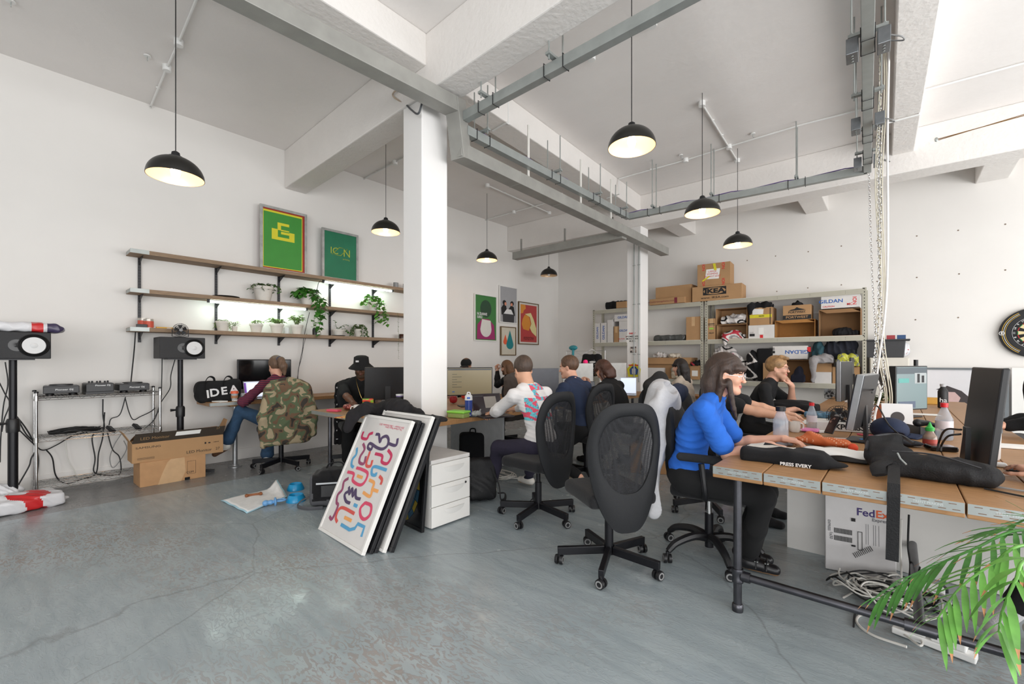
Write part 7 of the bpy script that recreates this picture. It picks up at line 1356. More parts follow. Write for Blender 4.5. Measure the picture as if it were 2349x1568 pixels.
sl = at(2050, 1150, y=Y0 - .02) - o.location; MB().grid(lambda u, v: (lambda P: (P[0] + (u - .5) * .042, P[1], P[2]))([(sl.x, -.02, .06), (sl.x, sl.y + .03, .03), (sl.x, sl.y, -.02), (sl.x - .005, sl.y - .005, -.28)][min(3, int(v * 3.001))]), 1, 3).build('strap', bp_, o, smooth=0, solid=.006); MB().tube(spl([(-.14, -.04, .07), (-.17, -.1, .05), (-.16, -.15, .02)]), .03, 6, flat=.3).build('strap_padding', bp_, o)
t = thing('baseball_cap', 'navy baseball cap lying on the desk behind the backpack', 'cap', dsk(2040, 1000), .3); nvc = mat('navy_twill', '202b45', .85, bump=.2, bsc=200)
S = SD(.02); S.ell((0, 0, .05), (.11, .12, .085)); S.cut((0, 0, .0), (0, 0, -1)); S.sub((.0, -.1, .01), (.06, .05, .035)); S.build('crown', nvc, t, h=.006); MB().grid(lambda u, v: (.1 * math.cos(R(-50 + 100 * u)) * (1 + v * .9) , .1 * math.sin(R(-50 + 100 * u)) * (1 + v * .3), .03 - .02 * (2 * u - 1) ** 2 - v * .01), 12, 4).build('peak', nvc, t, solid=.005)
lay('woolly_hat', 'dark grey fleece under the navy cap', 'clothing', 2060, 1020, [('e', (0, 0, .02), (.13, .08, .025))], mat('dark_fleece', '222329', .98), h=.008, fold=(.008, 9, 2))
t = thing('desk_phone', 'black office desk phone with handset', 'telephone', dsk(2128, 1000), .5); MB().prism([(-.1, 0), (.1, 0), (.1, .03), (-.1, .08)], -.09, .09).build('base', blackp, t, smooth=0, bev=.004); S = SD(.01); S.chain([(-.09, -.05, .1), (-.03, -.05, .1), (.05, -.05, .075), (.1, -.05, .045)], [.028, .017, .017, .026]); S.build('handset', blackp, t, h=.006)
for a_, r_, lb, px, py in ((0, .085, 'black wire desk fan nearest the silver monitors', 1925, 985), (.2, .06, 'small black wire desk fan further down the desk', 1903, 915)): t = thing('desk_fan', lb, 'fan', dsk(px, py), -.5 + a_); fanparts(t, r_, r_ * 1.2, th=.05)
o = lay('folded_tops', 'pile of folded black tops with grey print on the desk', 'clothing', 1818, 945, [('b', (0, 0, .05), (.2, .13, .02), .03), ('e', (0, -.0, .1), (.18, .12, .035))], [bk, mat('grey_print', '6d6d6f', .8, kind='multi', col2=['6d6d6f', '2a2a2c', '8f8f90', '4a4a4c'], sc=80)], h=.009, fold=(.012, 5, 4), colour=lambda c: ((c[:, 2] > .09) & (c[:, 0] < .02) & (c[:, 0] > -.2) & (c[:, 1] > .0)).astype(int)); lay('plastic_sleeve', 'crinkled blue plastic packaging beside the folded black tops', 'packaging', 1888, 958, [('b', (0, 0, .03), (.12, .09, .01), .02)], mat('blue_wrap', '4d7894', .2, var=.3, sc=20), h=.008, fold=(.012, 12, 3))
t = thing('record_sleeve', 'white record sleeve with dark round label standing on the desk', 'record', dsk(2060, 985) + V((0, .05, 0)), .35); MB().box(-.1, .1, 0, .004, 0, .2).build('sleeve', cone, t, smooth=0); MB().lathe([(.045, -.001), (.045, .0015), (0, .0015)], 30, (-.0, 0, .09), Mx.Rotation(R(90), 4, 'X')).build('round_label', mat('vinyl_label', '2c2424', .5), t); t.rotation_euler.x = -.1
t = thing('planter', 'terracotta trough planter with small green plant on the desk', 'plant', dsk(2010, 962) + V((.0, .1, 0)), .1); MB().prism([(-.14, 0), (.14, 0), (.17, .13), (-.17, .13)], -.06, .06).build('trough', mat('terracotta', '9c5233', .7), t, smooth=0, bev=.006); foliage(t, stems_round(9, .06, .13, .09, .1, -.05, 3), .04, .014, .016, mat('moss_leaf', '4a5a30', .6, var=.3), 5)
flatbox('banana', 'yellow banana behind the desk phone', 'fruit', dsk(2135, 975), (.16, .035, .03), mat('banana_yellow', 'd9b23c', .5), .4, .012); flatbox('yellow_box', 'small yellow box at the far end of the desk', 'box', dsk(2143, 935) + V((0, .6, 0)), (.16, .1, .08), mat('mustard_card', 'c9973a', .6), .2); flatbox('notebook', 'open white notebook by the black sleeve at the right edge', 'book', dsk(2318, 1025), (.2, .14, .012), paper, .2); flatbox('earbud_case', 'white earbud case on the right desk', 'case', dsk(2293, 1070), (.05, .04, .022), whitep, .1, .008); flatbox('black_remote', 'black remote control at the right edge of the desk', 'remote', dsk(2346, 1083), (.12, .035, .018), blackp, .1, .008)
flatbox('desk_hub', 'glossy black router behind the black backpack', 'router', dsk(2160, 1035) + V((0, .05, 0)), (.13, .1, .03), scr_off, .3, .008); flatbox('papers', 'scattered white papers between the monitors', 'paper', dsk(1925, 1008), (.16, .12, .004), paper, .5); flatbox('papers', 'white papers in front of the web page monitor', 'paper', dsk(2110, 950), (.3, .16, .004), paper, .2); flatbox('white_phone', 'white phone charger on the desk next to the mug', 'charger', dsk(1880, 1000) + V((0, .2, 0)), (.07, .03, .02), whitep, .6, .005)
flatbox('small_carton', 'white carton standing beside the far wire fan', 'box', dsk(1955, 922), (.16, .1, .08), gw, .1); flatbox('keyboard', 'slim white keyboard in front of the bare forearms', 'keyboard', dsk(1835, 968), (.12, .28, .01), whitep, .1, .003); t = dsk(1872, 1012); flatbox('blue_marker', 'blue and white marker lying near the silver monitor', 'pen', dsk(1990, 1012), (.09, .02, .018), mat('marker_blue', '3f7fb5', .4), .3, .006); flatbox('pink_scissors', 'pink plastic scissors lying behind the silver monitor', 'scissors', dsk(1992, 1000), (.14, .02, .012), mat('pink_handle', 'd65a6e', .4), -.4, .004)
# ------------------------------------------------------------ hanging chains and cables
def chain(lb, pts, lk=.04, r=.0032, w=.011):
    P = spl(pts, 40); m = MB(); acc = 0; k = 0; o = P[0].copy()
    for a, b in zip(P, P[1:]):
        acc += (b - a).length
        if acc >= lk * .78:
            acc = 0; k += 1; d = (b - a).normalized(); x = d.orthogonal().normalized(); y = d.cross(x); s = x if k % 2 else y
            m.tube([b - o + d * (lk / 2 * math.sin(q) * (1 if abs(math.sin(q)) < .7 else 1)) + s * (w * math.cos(q)) for q in np.linspace(0, 6.2832, 9)[:-1]], r, 4, close=True)
    return m.build('chain', chrome, loc=o, label=lb, cat='chain')
hp = lambda px, py, y=5.2: at(px, py, y=y)
chain('heavy steel chain hanging among the white cables', [hp(2018, 5), hp(2019, 200), hp(2020, 450), hp(2018, 600), hp(2013, 750), hp(2003, 860), hp(1996, 940)])
chain('thin steel chain left of the cable bundle', [hp(1993, 395), hp(1996, 500), hp(2001, 640), hp(2008, 760), hp(2010, 860)], .026, .0024, .008); chain('steel chain right of the heavy one', [hp(2014, 270), hp(2014, 420), hp(2016, 600), hp(2024, 760), hp(2028, 870), hp(2018, 905)], .03, .0026, .009)
chain('short chain ending beside the papers on the desk', [hp(2004, 900, 4.5), hp(2000, 950, 4.3), hp(1990, 985, 4.0), hp(1984, 1008, 3.95)], .03, .0026, .009)
cable('thick white cable hanging from the ceiling down to the navy cap', [hp(2040, -10), hp(2040, 90), hp(2036, 300), hp(2036, 600), hp(2028, 740), hp(2012, 860), hp(2020, 900), hp(2006, 960, 4.6), hp(2022, 1000, 4.2)], .009, mat('cable_bright_white', 'eceae8', .4))
for i, (dx, lb) in enumerate(((-4, 'cream cable hanging in the bundle, leftmost strand'), (0, 'cream cable hanging in the bundle behind the chain'), (7, 'cream cable hanging in the bundle, right strand'), (12, 'cream cable at the right of the bundle'))): cable(lb, [hp(2016 + dx * .4, 0), hp(2022 + dx, 180), hp(2012 + dx, 420), hp(2022 + dx * .7, 640), hp(2014 + dx * 1.2, 780), hp(2034 + dx, 900), hp(2030 + dx, 950)], .0045, mat('cream_cable', 'd8d2bf', .5))
for pts, lb in (([dsk(2000, 900, 1.1), dsk(2020, 880, 1.05), dsk(2030, 930, .85), dsk(1965, 950, .8)], 'black cable looping behind the silver monitors'), ([dsk(1975, 960, .9), dsk(2010, 930, .95), dsk(2040, 975, .85), dsk(2080, 1010, .78)], 'black cable arching over to the navy cap'), ([dsk(2205, 985, .95), dsk(2170, 985, .93), dsk(2155, 1010, .85), dsk(2150, 1035, .79)], 'black video cable plugged into the big black monitor'), ([dsk(2205, 995, .92), dsk(2175, 1000, .9), dsk(2160, 1020, .82), dsk(2158, 1035, .79)], 'second black cable plugged into the big black monitor')): cable(lb, pts, .005)
for pts, lb, m_ in (([(.28, 2.72), (.45, 2.64), (.7, 2.6)], 'black cable running off the backpack to the right', cableb), ([(.3, 2.8), (.5, 2.76), (.75, 2.78)], 'grey cable running off the backpack to the right', greyp), ([(-.25, 4.35), (-.15, 4.5), (-.05, 4.4), (-.1, 4.25)], 'white charging cable looped by the red capped bottle', cablew), ([(.36, 3.1), (.45, 3.15), (.55, 3.1)], 'white charging lead by the earbud case', cablew)): cable(lb, [(x, y, .757) for x, y in pts], .004, m_)
# ------------------------------------------------------------ under the desk: power strips and a nest of cables
fl = lambda px, py, z=.006: at(px, py, z=z)
t = thing('power_strip', 'white power strip with chunky plugs on the floor in front of the cross pipe', 'power strip', fl(2140, 1480), .0); MB().box(-.14, .14, -.03, .03, 0, .03).build('body', whitep, t, smooth=0, bev=.005); t.rotation_euler.z = -.22
for x, w, h, lb in ((-.05, .06, .035, 0), (.02, .05, .03, 0), (.08, .06, .05, 0)): MB().box(x - w / 2, x + w / 2, -.025, .035, .03, .03 + h).build('plug', whitep, t, smooth=0, bev=.006)
for i, (pts, m_, r_) in enumerate((([fl(2080, 1483, .02), fl(2000, 1455), fl(1965, 1425), fl(1985, 1408), fl(2050, 1425)], cablew, .006), ([fl(2060, 1440), fl(2110, 1465, .02), fl(2110, 1480, .03), fl(2075, 1455, .02)], cablew, .005), ([fl(1958, 1437), fl(1962, 1405), fl(1980, 1395), fl(2020, 1400)], cableb, .004), ([fl(1935, 1370), fl(1975, 1350), fl(2020, 1345), fl(2060, 1375), fl(2050, 1400)], cablew, .005), ([fl(2110, 1300, .25), fl(2105, 1330, .12), fl(2120, 1370), fl(2140, 1400), fl(2170, 1410)], cableb, .004), ([at(2085, 1180, y=3.3), at(2083, 1250, y=3.3), at(2088, 1300, y=3.25), fl(2080, 1370)], cableb, .005), ([at(2068, 1190, y=3.3), at(2066, 1260, y=3.3), fl(2070, 1370, .02)], cablew, .005))): cable(('white power lead curving across the floor to the power strip', 'bundled white lead behind the power strip', 'short black lead with loose plug on the floor', 'white cable looping out left of the cable nest', 'black lead dangling beside the nest', 'twisted black cable hanging under the desk', 'white cable hanging under the desk')[i], pts, r_, m_)
rg = random.Random(4); c = fl(2030, 1380)
for nm, m_, n_, lb in (('cable_tangle', cablew, 12, 'tangle of white cables under the right desk'), ('cable_tangle', cableb, 6, 'black leads mixed into the cable tangle under the desk')):
    m = MB()
    for k in range(n_):
        pts = []; rx, ry, ph = rg.uniform(.08, .22), rg.uniform(.06, .16), rg.random() * 6; ox, oy = rg.uniform(-.08, .12), rg.uniform(-.05, .12)
        for j in range(9): a_ = ph + j * .7; pts.append((ox + rx * math.cos(a_), oy + ry * math.sin(a_), .01 + .07 * rg.random()))
        m.tube(spl(pts, 5), .0045, 6)
    m.build(nm, m_, loc=c, label=lb, cat='cables', kind='stuff')
t = thing('power_adapter', 'white extension block half buried in the cable tangle', 'adapter', fl(2105, 1350), .3); MB().box(-.11, .11, -.03, .03, 0, .035).build('body', whitep, t, smooth=0, bev=.005); MB().box(-.03, .03, -.025, .035, .035, .09).build('plug', whitep, t, smooth=0, bev=.006); flatbox('power_brick', 'black power brick in the cable tangle', 'adapter', fl(2140, 1352), (.12, .055, .03), blackp, .3, .006); t = thing('power_strip', 'white power strip under the shared desk behind the seated person', 'power strip', at(1205, 1070, z=.0), .3); MB().box(-.16, .16, -.03, .03, 0, .03).build('body', whitep, t, smooth=0, bev=.005); MB().box(.0, .05, -.02, .02, .03, .09).build('plug', whitep, t, smooth=0, bev=.005)
m = MB(); c = at(1140, 1090, z=0)
for k in range(10):
    pts = []; rx, ry, ph = rg.uniform(.1, .3), rg.uniform(.05, .2), rg.random() * 6
    for j in range(8): a_ = ph + j * .7; pts.append((rx * math.cos(a_) + rg.uniform(-.03, .03), ry * math.sin(a_), .008 + .02 * rg.random()))
    m.tube(spl(pts, 5), .004, 5)
m.build('cable_tangle', cablew, loc=c, label='spread of white cables on the floor under the shared desk', cat='cables', kind='stuff')
# ------------------------------------------------------------ palm, right foreground
pc = at(2349, 1235, d=1.35); t = thing('potted_palm', 'green palm with drooping fronds and brown tips at the lower right', 'plant', (pc.x + .1, pc.y - .02, 0)); o = V((pc.x + .1, pc.y - .02, 0))
tip = mat('dry_leaf_tip', 'b9855a', .7)
MB().lathe([(.1, 0), (.14, .22), (.15, .24), (.13, .24), (.12, .2), (0, .2)], 24).build('pot', mat('palm_pot', '6a5a50', .7), t)
def frond(pts, n, L, seed, w=.0062, drop=.6):
    P = spl([p - o for p in pts], 12); rg = random.Random(seed); m = MB(); m.tube(P, [.005 * (1 - .7 * i / len(P)) for i in range(len(P))], 6)
    for k in range(n):
        f = .25 + .75 * k / (n - 1); i = min(len(P) - 2, int(f * (len(P) - 1))); p = P[i]; d = (P[i + 1] - P[max(0, i - 1)]).normalized(); sd = d.cross(V((0, 0, 1))).normalized()
        for s in (-1, 1):
            ll = L * (1 - .45 * abs(f - .5)) * rg.uniform(.8, 1.1); dr = drop * rg.uniform(.7, 1.2); a = (d * .9 + sd * s * .75 + V((0, 0, .1))).normalized(); q = [p]; v = a.copy()
            for j in range(6): v = (v + V((0, 0, -dr * .22))).normalized(); q.append(q[-1] + v * ll / 6)
            W = [.3, .8, 1, 1, .8, .5, .05]; vs = []; 
            for j, x in enumerate(q): tt = (q[min(j + 1, 6)] - q[max(j - 1, 0)]).normalized(); u = tt.cross(V((0, 0, 1))); u = u.normalized() if u.length > .1 else sd; vs += [x - u * w * W[j], x - V((0, 0, .15 * w)), x + u * w * W[j]]
            for j in range(6):
                m.m = 1 if j == 5 and rg.random() < .7 else 0
                m.add([vs[3 * j + b_] for b_ in range(3)] + [vs[3 * j + 3 + b_] for b_ in range(3)], [(0, 1, 4, 3), (1, 2, 5, 4)])
            m.m = 0
    m.build('frond', [leaf if seed % 2 else leafb, tip], t, smooth=180)
base = V((o.x, o.y, .75)); D_ = 1.25
frond([base, at(2349, 1215, d=D_), at(2230, 1260, d=D_), at(2120, 1310, d=D_ + .05), at(2020, 1370, d=D_ + .1)], 15, .17, 1); frond([base, at(2349, 1250, d=1.15), at(2280, 1290, d=1.15), at(2200, 1350, d=1.15), at(2150, 1420, d=1.15)], 12, .15, 2, .007)
frond([base, at(2380, 1190, d=1.4), at(2310, 1210, d=1.45), at(2250, 1225, d=1.5)], 8, .12, 3, .005, .2); frond([base, at(2360, 1280, d=1.05), at(2330, 1330, d=1.0), at(2300, 1400, d=1.0), at(2290, 1450, d=1.0)], 7, .13, 4, .008, .9)
frond([base, at(2420, 1230, d=1.2), at(2440, 1180, d=1.2), at(2500, 1230, d=1.2)], 10, .15, 5)
MB().tube([(0, 0, .2), (.01, 0, .5), (0, 0, .78)], .012, 8).build('trunk', mat('palm_trunk', '5c6b32', .7), t)
# ------------------------------------------------------------ the people
def look(t, hm): pass
tee = lambda n, c, **k: mat(n, c, .9, var=.06, bump=.15, bsc=200, **k)
blk = tee('black_tee', '101114'); slf = mat('black_trousers', '0c0c0e', .9); navy = mat('navy_chino', '2a2638', .9, var=.08, bump=.2, bsc=200); denim = mat('blue_denim', '2c4763', .9, var=.2, sc=20, bump=.2, bsc=200)
wh = (mat('white_trainer', 'd8d4cc', .5), mat('gum_sole', 'b08a5a', .6)); whw = (mat('white_trainer', 'd8d4cc', .5), mat('white_sole', 'd9d5cc', .5)); bks = (blackf, rub); sandal = (mat('sandal_leather', '17171a', .35), mat('cork_sole', '8f6b4a', .8))
def W2L(t, p): return rotz(-t) @ V(p)
def loc(px, py, ang, pts): c = V((px, py, 0)); return {k: rotz(-(ang - Q90)) @ (V(v) - c) for k, v in pts.items()}
# person in blue at the right desk
a = R(8); hx, hy = -1.02, 2.93; hub = at(1645, 1240, z=.12)
blue_ch = swivel('black office chair with armrests under the person in the blue t-shirt', (hub.x - .05, hub.y, 0), a, .35, .5, back='solid', backz=(.5, 1.02), armr=True, curved=True, hw=.23)
g = loc(hx, hy, a, dict(hand_l=(-.56, 3.27, .80), hand_r=(-.57, 2.95, .80), foot_l=(-.75, 3.15, .09), foot_r=(-.69, 3.02, .09), pole_r=(hx - .2, hy - .8, -1.6), pole_l=(hx - .2, hy + .3, -2), kpole_l=(hx + 1, hy, 1), kpole_r=(hx + 1, hy, 1)))
g.update(lean=.18, curve=.28, head=(.08, -.08, 0), hipz=.565, neck=.1, hem=-.06, slv=.78, vol=.012, wr=.008, browm=hairm('hair_brown', '3a2a22'), earout=1, hflip_r=1, foot_l=g['foot_l'], hdir_r=(.05, .17, -.02), hdir_l=(0, .17, -.02), bodyh=.75, palm_l=(0, 0, -1), belly=0)
def gl(m, s=1): return lambda t, Hm, J, d: glasses(t, Hm, m, s)
def straps(t, Hm, J, d):
    glasses(t, Hm, clearf)
    for k in (-1, 1):
        f = g.get('toe_l', V((0, 1, 0))); a_ = J['a', k]
        for y in (.045, .1): c = a_ + V((0, y, -.045)); MB().tube([c + V((.048 * math.cos(q), .0, .042 * math.sin(q))) for q in np.linspace(0, math.pi, 9)], .016, 6, fx=.25).build('sandal_strap', sandal[0], t); MB().cb(c + V((k * .03, 0, .036)), (.018, .022, .006)).build('buckle', strut, t, smooth=0, bev=.002)
person('person with long brown hair, fringe and clear glasses in a bright blue t-shirt', (hx, hy), a, g, skinp, (tee('royal_blue_tee', '2566c8'), 'tee'), slf, sandal, ('fringe', hairm('hair_brown', '3a2a22'), [([(.07, .03, -.04), (.075, .05, -.12), (.07, .07, -.2), (.06, .09, -.26)], [.02, .016, .014, .006])]), h=.006, fem=True, sw=.175, sock=bk, extra=straps)
# person hidden behind, only forearms and crown show
a = R(4); hx, hy = -1.24, 4.02
g = loc(hx, hy, a, dict(hand_l=(-.62, 4.55, .79), hand_r=(-.48, 4.12, .79))); g.update(lean=.12, curve=.15, hipz=.56, hdir_r=(0, .17, -.02), hdir_l=(0, .17, -.02))
person('person in a dark t-shirt mostly hidden behind the one in blue', (hx, hy), a, g, skint, (blk, 'tee'), slf, bks, ('short', hairm('hair_mid_brown', '5a4030')), h=.009)
hid_ch = swivel('dark chair behind the hidden person', (hx, hy, 0), a, .3, .5, back='solid', backz=(.5, 1.05))
# fair haired person in black at the right desk
a = R(2); hx, hy = -1.2, 5.45
g = loc(hx, hy, a, dict(hand_r=(-.78, 5.3, .80), hand_l=(-.84, 5.5, 1.02), pole_l=(hx + .8, hy + .1, -1.2))); g.update(lean=.26, curve=.2, hipz=.57, head=(.02, -.04, 0), hdir_l=(0, -.08, .15), palm_l=(0, -1, 0), curl_l=1.2, hdir_r=(-.1, .15, 0), vol=.012, browm=hairm('hair_dark_blond', '6b4f33'), stubble=1, stubm=mat('stubble_light', 'b98d74', .6))
person('fair haired person with glasses in a black t-shirt, chin resting on hand', (hx, hy), a, g, skinp, (blk, 'tee'), slf, bks, ('quiff', mat('hair_fair_gold', '93714a', .5, var=.5, sc=16, bump=.4, bsc=60)), h=.0075, extra=gl(darkf))
swivel('dark chair of the fair haired person', (hx, hy, 0), a, .3, .5, back='solid', backz=(.5, 1.0))
# person in white long sleeve with printed back
a = R(170); hx, hy = -2.34, 3.08
def backprint(t, d):
    def f(c):
        nb = d['nb']; z = c[:, 2] - nb.z; x = c[:, 0]; o = np.zeros(len(c), int); bk_ = c[:, 1] < nb.y + .02; u, v = (x + .14) / .32, (-z + .03) / .3
        def r(a_, b_, c_, e): return (u > a_) & (u < b_) & (v > c_) & (v < e)
        g_ = r(.28, .85, 0, .18) | r(.28, .42, .1, .42) | r(.28, .9, .36, .46) | r(0, .26, .38, 1.0) | r(0, 1, .82, 1.0) | r(.8, 1, .5, 1.0) | r(.42, .8, .54, .68)
        w_ = np.sin(c[:, 0] * 90 + 3 * np.sin(c[:, 2] * 70)) + np.sin(c[:, 2] * 80 + 2 * np.sin(c[:, 0] * 60)); o[g_ & bk_] = 1; o[g_ & bk_ & (w_ > .1)] = 2; o[g_ & bk_ & (np.abs(w_ + .9) < .12)] = 3
        return o
    return f
g = loc(hx, hy, a, dict(hand_l=(-2.94, 3.12, .79), hand_r=(-2.95, 3.45, .79), foot_l=(-2.93, 3.08, .1), foot_r=(-2.84, 3.55, .1), kpole_l=(hx - 1, hy - .1, 1), kpole_r=(hx - 1, hy + .3, 1), pole_l=(hx + .5, hy - 1.4, -.6))); g.update(lean=.2, curve=.3, hipz=.565, head=(.35, -.25, 0), hdir_l=(.02, .14, -.03), hdir_r=(-.05, .15, -.03), curl_l=.9, browm=hairm('hair_crop', '4a3a30'), wr=.009, pl=.2)
person('person in a white long sleeved top with pink and turquoise block print on the back', (hx, hy), a, g, skint, ([mat('white_jersey', 'e4e1e0', .9, var=.02), mat('print_turquoise', '6cc6d0', .8), mat('print_coral', 'e0566e', .8), mat('print_violet', '4b3fa0', .8)], 'long', backprint), navy, wh, ('fade', mat('hair_crop', '4f3d31', .7, var=.3, sc=20, bump=.4, bsc=80)), h=.0065, sock=mat('navy_sock', '15172a', .95))
o = flatbox('brown_envelope', 'brown padded envelope held by the person in the white top', 'envelope', at(1160, 918, z=.83), (.16, .1, .012), mat('kraft_paper', 'b78f5c', .8), R(60), .003); o.rotation_euler.x = .35
# navy shirt
a = R(176); hx, hy = -2.52, 4.1
g = loc(hx, hy, a, dict(hand_l=(-3.0, 3.8, .79), hand_r=(-3.0, 4.3, .79), foot_l=(-2.45, 3.9, .1), foot_r=(-2.9, 4.2, .1), kpole_l=(hx - 1, hy - .1, .4))); g.update(lean=.22, curve=.2, hipz=.57, side=-.0, head=(.1, .42, 0), neck=.05, browm=hairm('hair_sandy', '5c4230'), slv=1, belly=0, curl_l=.8)
person('person with receding brown hair in a navy shirt turning to the left', (hx, hy), a, g, skinp, (mat('navy_shirt', '1f2c47', .85, var=.05, bump=.1, bsc=200), 'shirt'), slf, (mat('beige_trainer', 'b0a48f', .7), mat('white_sole', 'd9d5cc', .5)), ('fade', mat('hair_sandy', '5c4230', .7, var=.3, sc=20, bump=.3, bsc=80)), h=.0075, sw=.2)
# bobbed hair
a = R(172); hx, hy = -2.53, 4.95
g = loc(hx, hy, a, dict(hand_l=(-2.98, 4.83, .98), hand_r=(-2.97, 4.93, .97), pole_l=(hx, hy - .8, -.6))); g.update(lean=.22, curve=.35, hipz=.55, head=(.6, 0, 0), neck=.25, hdir_l=(.02, .05, .15), hdir_r=(-.02, .05, .15), palm_l=(1, 0, 0), palm_r=(-1, 0, 0), curl_l=1.0, curl_r=1.0, earout=1, browm=hairm('hair_auburn', '4a2c20'), slv=.7)
person('person with auburn bobbed hair in a black t-shirt bending over their hands', (hx, hy), a, g, skinp, (blk, 'tee'), slf, bks, ('bob', hairm('hair_auburn', '4a2c20')), h=.0075, fem=True, sw=.17, extra=gl(mat('gold_frame', 'c9a04a', .3, .8)))
# long black hair, far
a = R(176); hx, hy = -2.35, 6.75
g = loc(hx, hy, a, dict(hand_l=(-2.86, 6.9, .77), hand_r=(-2.86, 7.0, .77), pole_l=(hx, hy - .9, -.8))); g.update(lean=.12, curve=.15, hipz=.52, head=(.15, 0, 0), earout=1, browm=hairm('hair_black', '1d1614'), slv=.7, palm_l=(0, 0, -1))
person('person with long black hair and fringe in a cream t-shirt at the far desk', (hx, hy), a, g, skinp, (tee('cream_tee', 'd3c6b6'), 'tee'), slf, bks, ('straight', hairm('hair_black', '1d1614')), h=.008, fem=True, sw=.165)
# bearded, far
a = R(186); hx, hy = -4.95, 5.85
g = loc(hx, hy, a, dict(hand_l=(hx - .42, hy - .05, 1.1), hand_r=(hx - .4, hy + .2, .8), pole_l=(hx - .3, hy, -1))); g.update(lean=.22, curve=.25, hipz=.52, head=(.15, .1, 0), hdir_l=(0, .03, .15), palm_l=(0, -1, 0), curl_l=1.2, stubble=1, stubm=mat('beard_brown', '5a3c28', .9), browm=hairm('hair_light_brown', '6b4a30'), earout=1)
person('bearded person with long light brown hair and glasses at the far left desk', (hx, hy), a, g, skinp, (blk, 'long'), slf, bks, ('long', hairm('hair_light_brown', '6b4a30')), h=.008, extra=gl(ink))
def capx(t, Hm, J, d):
    S = SD(.01); S.T = Hm; S.ell((0, -.015, .05), (.088, .108, .085)); S.cut((0, 0, .035), (0, -.1, -1)); S.build('cap_crown', bk, t, h=.007); m = MB(); m.T = Hm; m.grid(lambda u, v: (.075 * math.sin(R(-60 + 120 * u)) * 1.05, .07 + .04 * math.cos(R(-60 + 120 * u)) + v * .07 * math.cos(R(-70 + 140 * u)), .045 - .01 * v - .02 * (2 * u - 1) ** 2), 10, 4); m.build('cap_peak', bk, t, solid=.005)
a = R(-35); hx, hy = -5.35, 5.0
g = loc(hx, hy, a, {}); g.update(lean=.05, hipz=.52, head=(.2, -.4, 0))
person('person in a black cap hidden behind the large beige screen', (hx, hy), a, g, skinp, (blk, 'tee'), slf, bks, ('fade', hairm('hair_light_brown', '6b4a30')), h=.009, extra=capx)
# bucket hat
def bucket(t, Hm, J, d):
    M = Hm; hatm = mat('black_cord_hat', '141416', .9, bump=.4, bsc=300); m = MB(); m.T = Hm @ Mx.Rotation(-.08, 4, 'X'); m.lathe([(.0, .152), (.06, .15), (.086, .135), (.094, .05), (.098, .045), (.15, .0), (.152, .003), (.1, .052)], 40, (0, -.01, -.0), None, cap=False); h_ = m.build('bucket_hat', hatm, t, smooth=60)
    m = MB(); m.T = m.T @ Hm @ Mx.Rotation(-.08, 4, 'X'); m.box(.02, .055, .078, .083, .09, .11); m.build('hat_label', cone, h_, smooth=0)
    nb = d['nb']; m = MB(); m.tube(spl([nb + V((-.06, .03, .04)), nb + V((-.05, .13, -.08)), nb + V((0, .17, -.22)), nb + V((.05, .13, -.08)), nb + V((.06, .03, .04))]), .003, 5); m.build('necklace', mat('gold_chain', 'b09558', .3, .9), t)
    m = MB(); m.tube(spl([nb + V((-.19, .0, -.0)), nb + V((-.1, .13, -.13)), nb + V((.05, .15, -.3)), nb + V((.14, .08, -.42))]), .028, 6, flat=.2); m.build('cross_body_strap', bk, t)
a = R(-22); hx, hy = -5.15, 2.98
g = loc(hx, hy, a, dict(hand_r=(-4.62, 2.62, .80), hand_l=(-4.5, 2.85, .79), pole_r=(hx - .3, hy - 1, -.5), foot_r=(-4.85, 2.65, .1), foot_l=(-4.7, 2.9, .1))); g.update(lean=.18, curve=.25, hipz=.55, head=(.1, -.25, 0), neck=.05, hdir_r=(.06, .15, 0), hdir_l=(0, .15, 0), stubble=1, stubm=mat('beard_black', '44301f', .8), browm=ink, slv=.8)
person('person in a black bucket hat and black t-shirt behind the shared desk', (hx, hy), a, g, skind, (blk, 'tee'), slf, bks, ('fade', ink), h=.0068, sw=.205, lips=lipd, extra=bucket)
cb_ = swivel('black swivel chair of the person in the bucket hat', (hx - .02, hy, 0), a, .4, .5, back='solid', backz=(.5, 1.02))
# pony tail at the wall desk
a = R(176); hx, hy = c3.x, c3.y; f = V((math.cos(a), math.sin(a), 0)); lf = V((-f.y, f.x, 0))
g = dict(hand_l=(-.2, .38, .84), hand_r=(.12, .4, .84), lean=.2, curve=.15, hipz=.56, head=(.28, .12, 0), hdir_l=(.05, .15, -.02), hdir_r=(0, .15, -.02), foot_l=(-.5, .36, .30), kpole_l=(-.3, .6, 1.2), toe_l=(-.6, .6, -.45), foot_r=(-.1, .2, .09), pl=.16, flare=1.35, vol=.01, pole_l=(-1, -.4, -.6), browm=hairm('hair_ash', '6a5240'))
def scr(t, Hm, J, d): m = MB(); m.T = Hm; m.tube([(.03 * math.cos(q), -.125 + .012 * math.sin(q * 3), .055 + .03 * math.sin(q)) for q in np.linspace(0, 6.28, 17)[:-1]], .012, 6, close=True); m.build('scrunchie', mat('navy_velvet', '1f2350', .9, sheen=.4), t)
person('person with a ponytail and striped maroon top at the wall desk', (hx, hy), a, g, skinp, (mat('maroon_stripe', '7a2a3c', .9, kind='stripes', col2='2b2138', sc=14), 'long'), denim, (mat('white_trainer', 'd8d4cc', .5), mat('brown_sole', '6b4c38', .7)), ('pony', hairm('hair_ash', '7a6048')), h=.0075, fem=True, sw=.165, extra=scr, sock=wc)
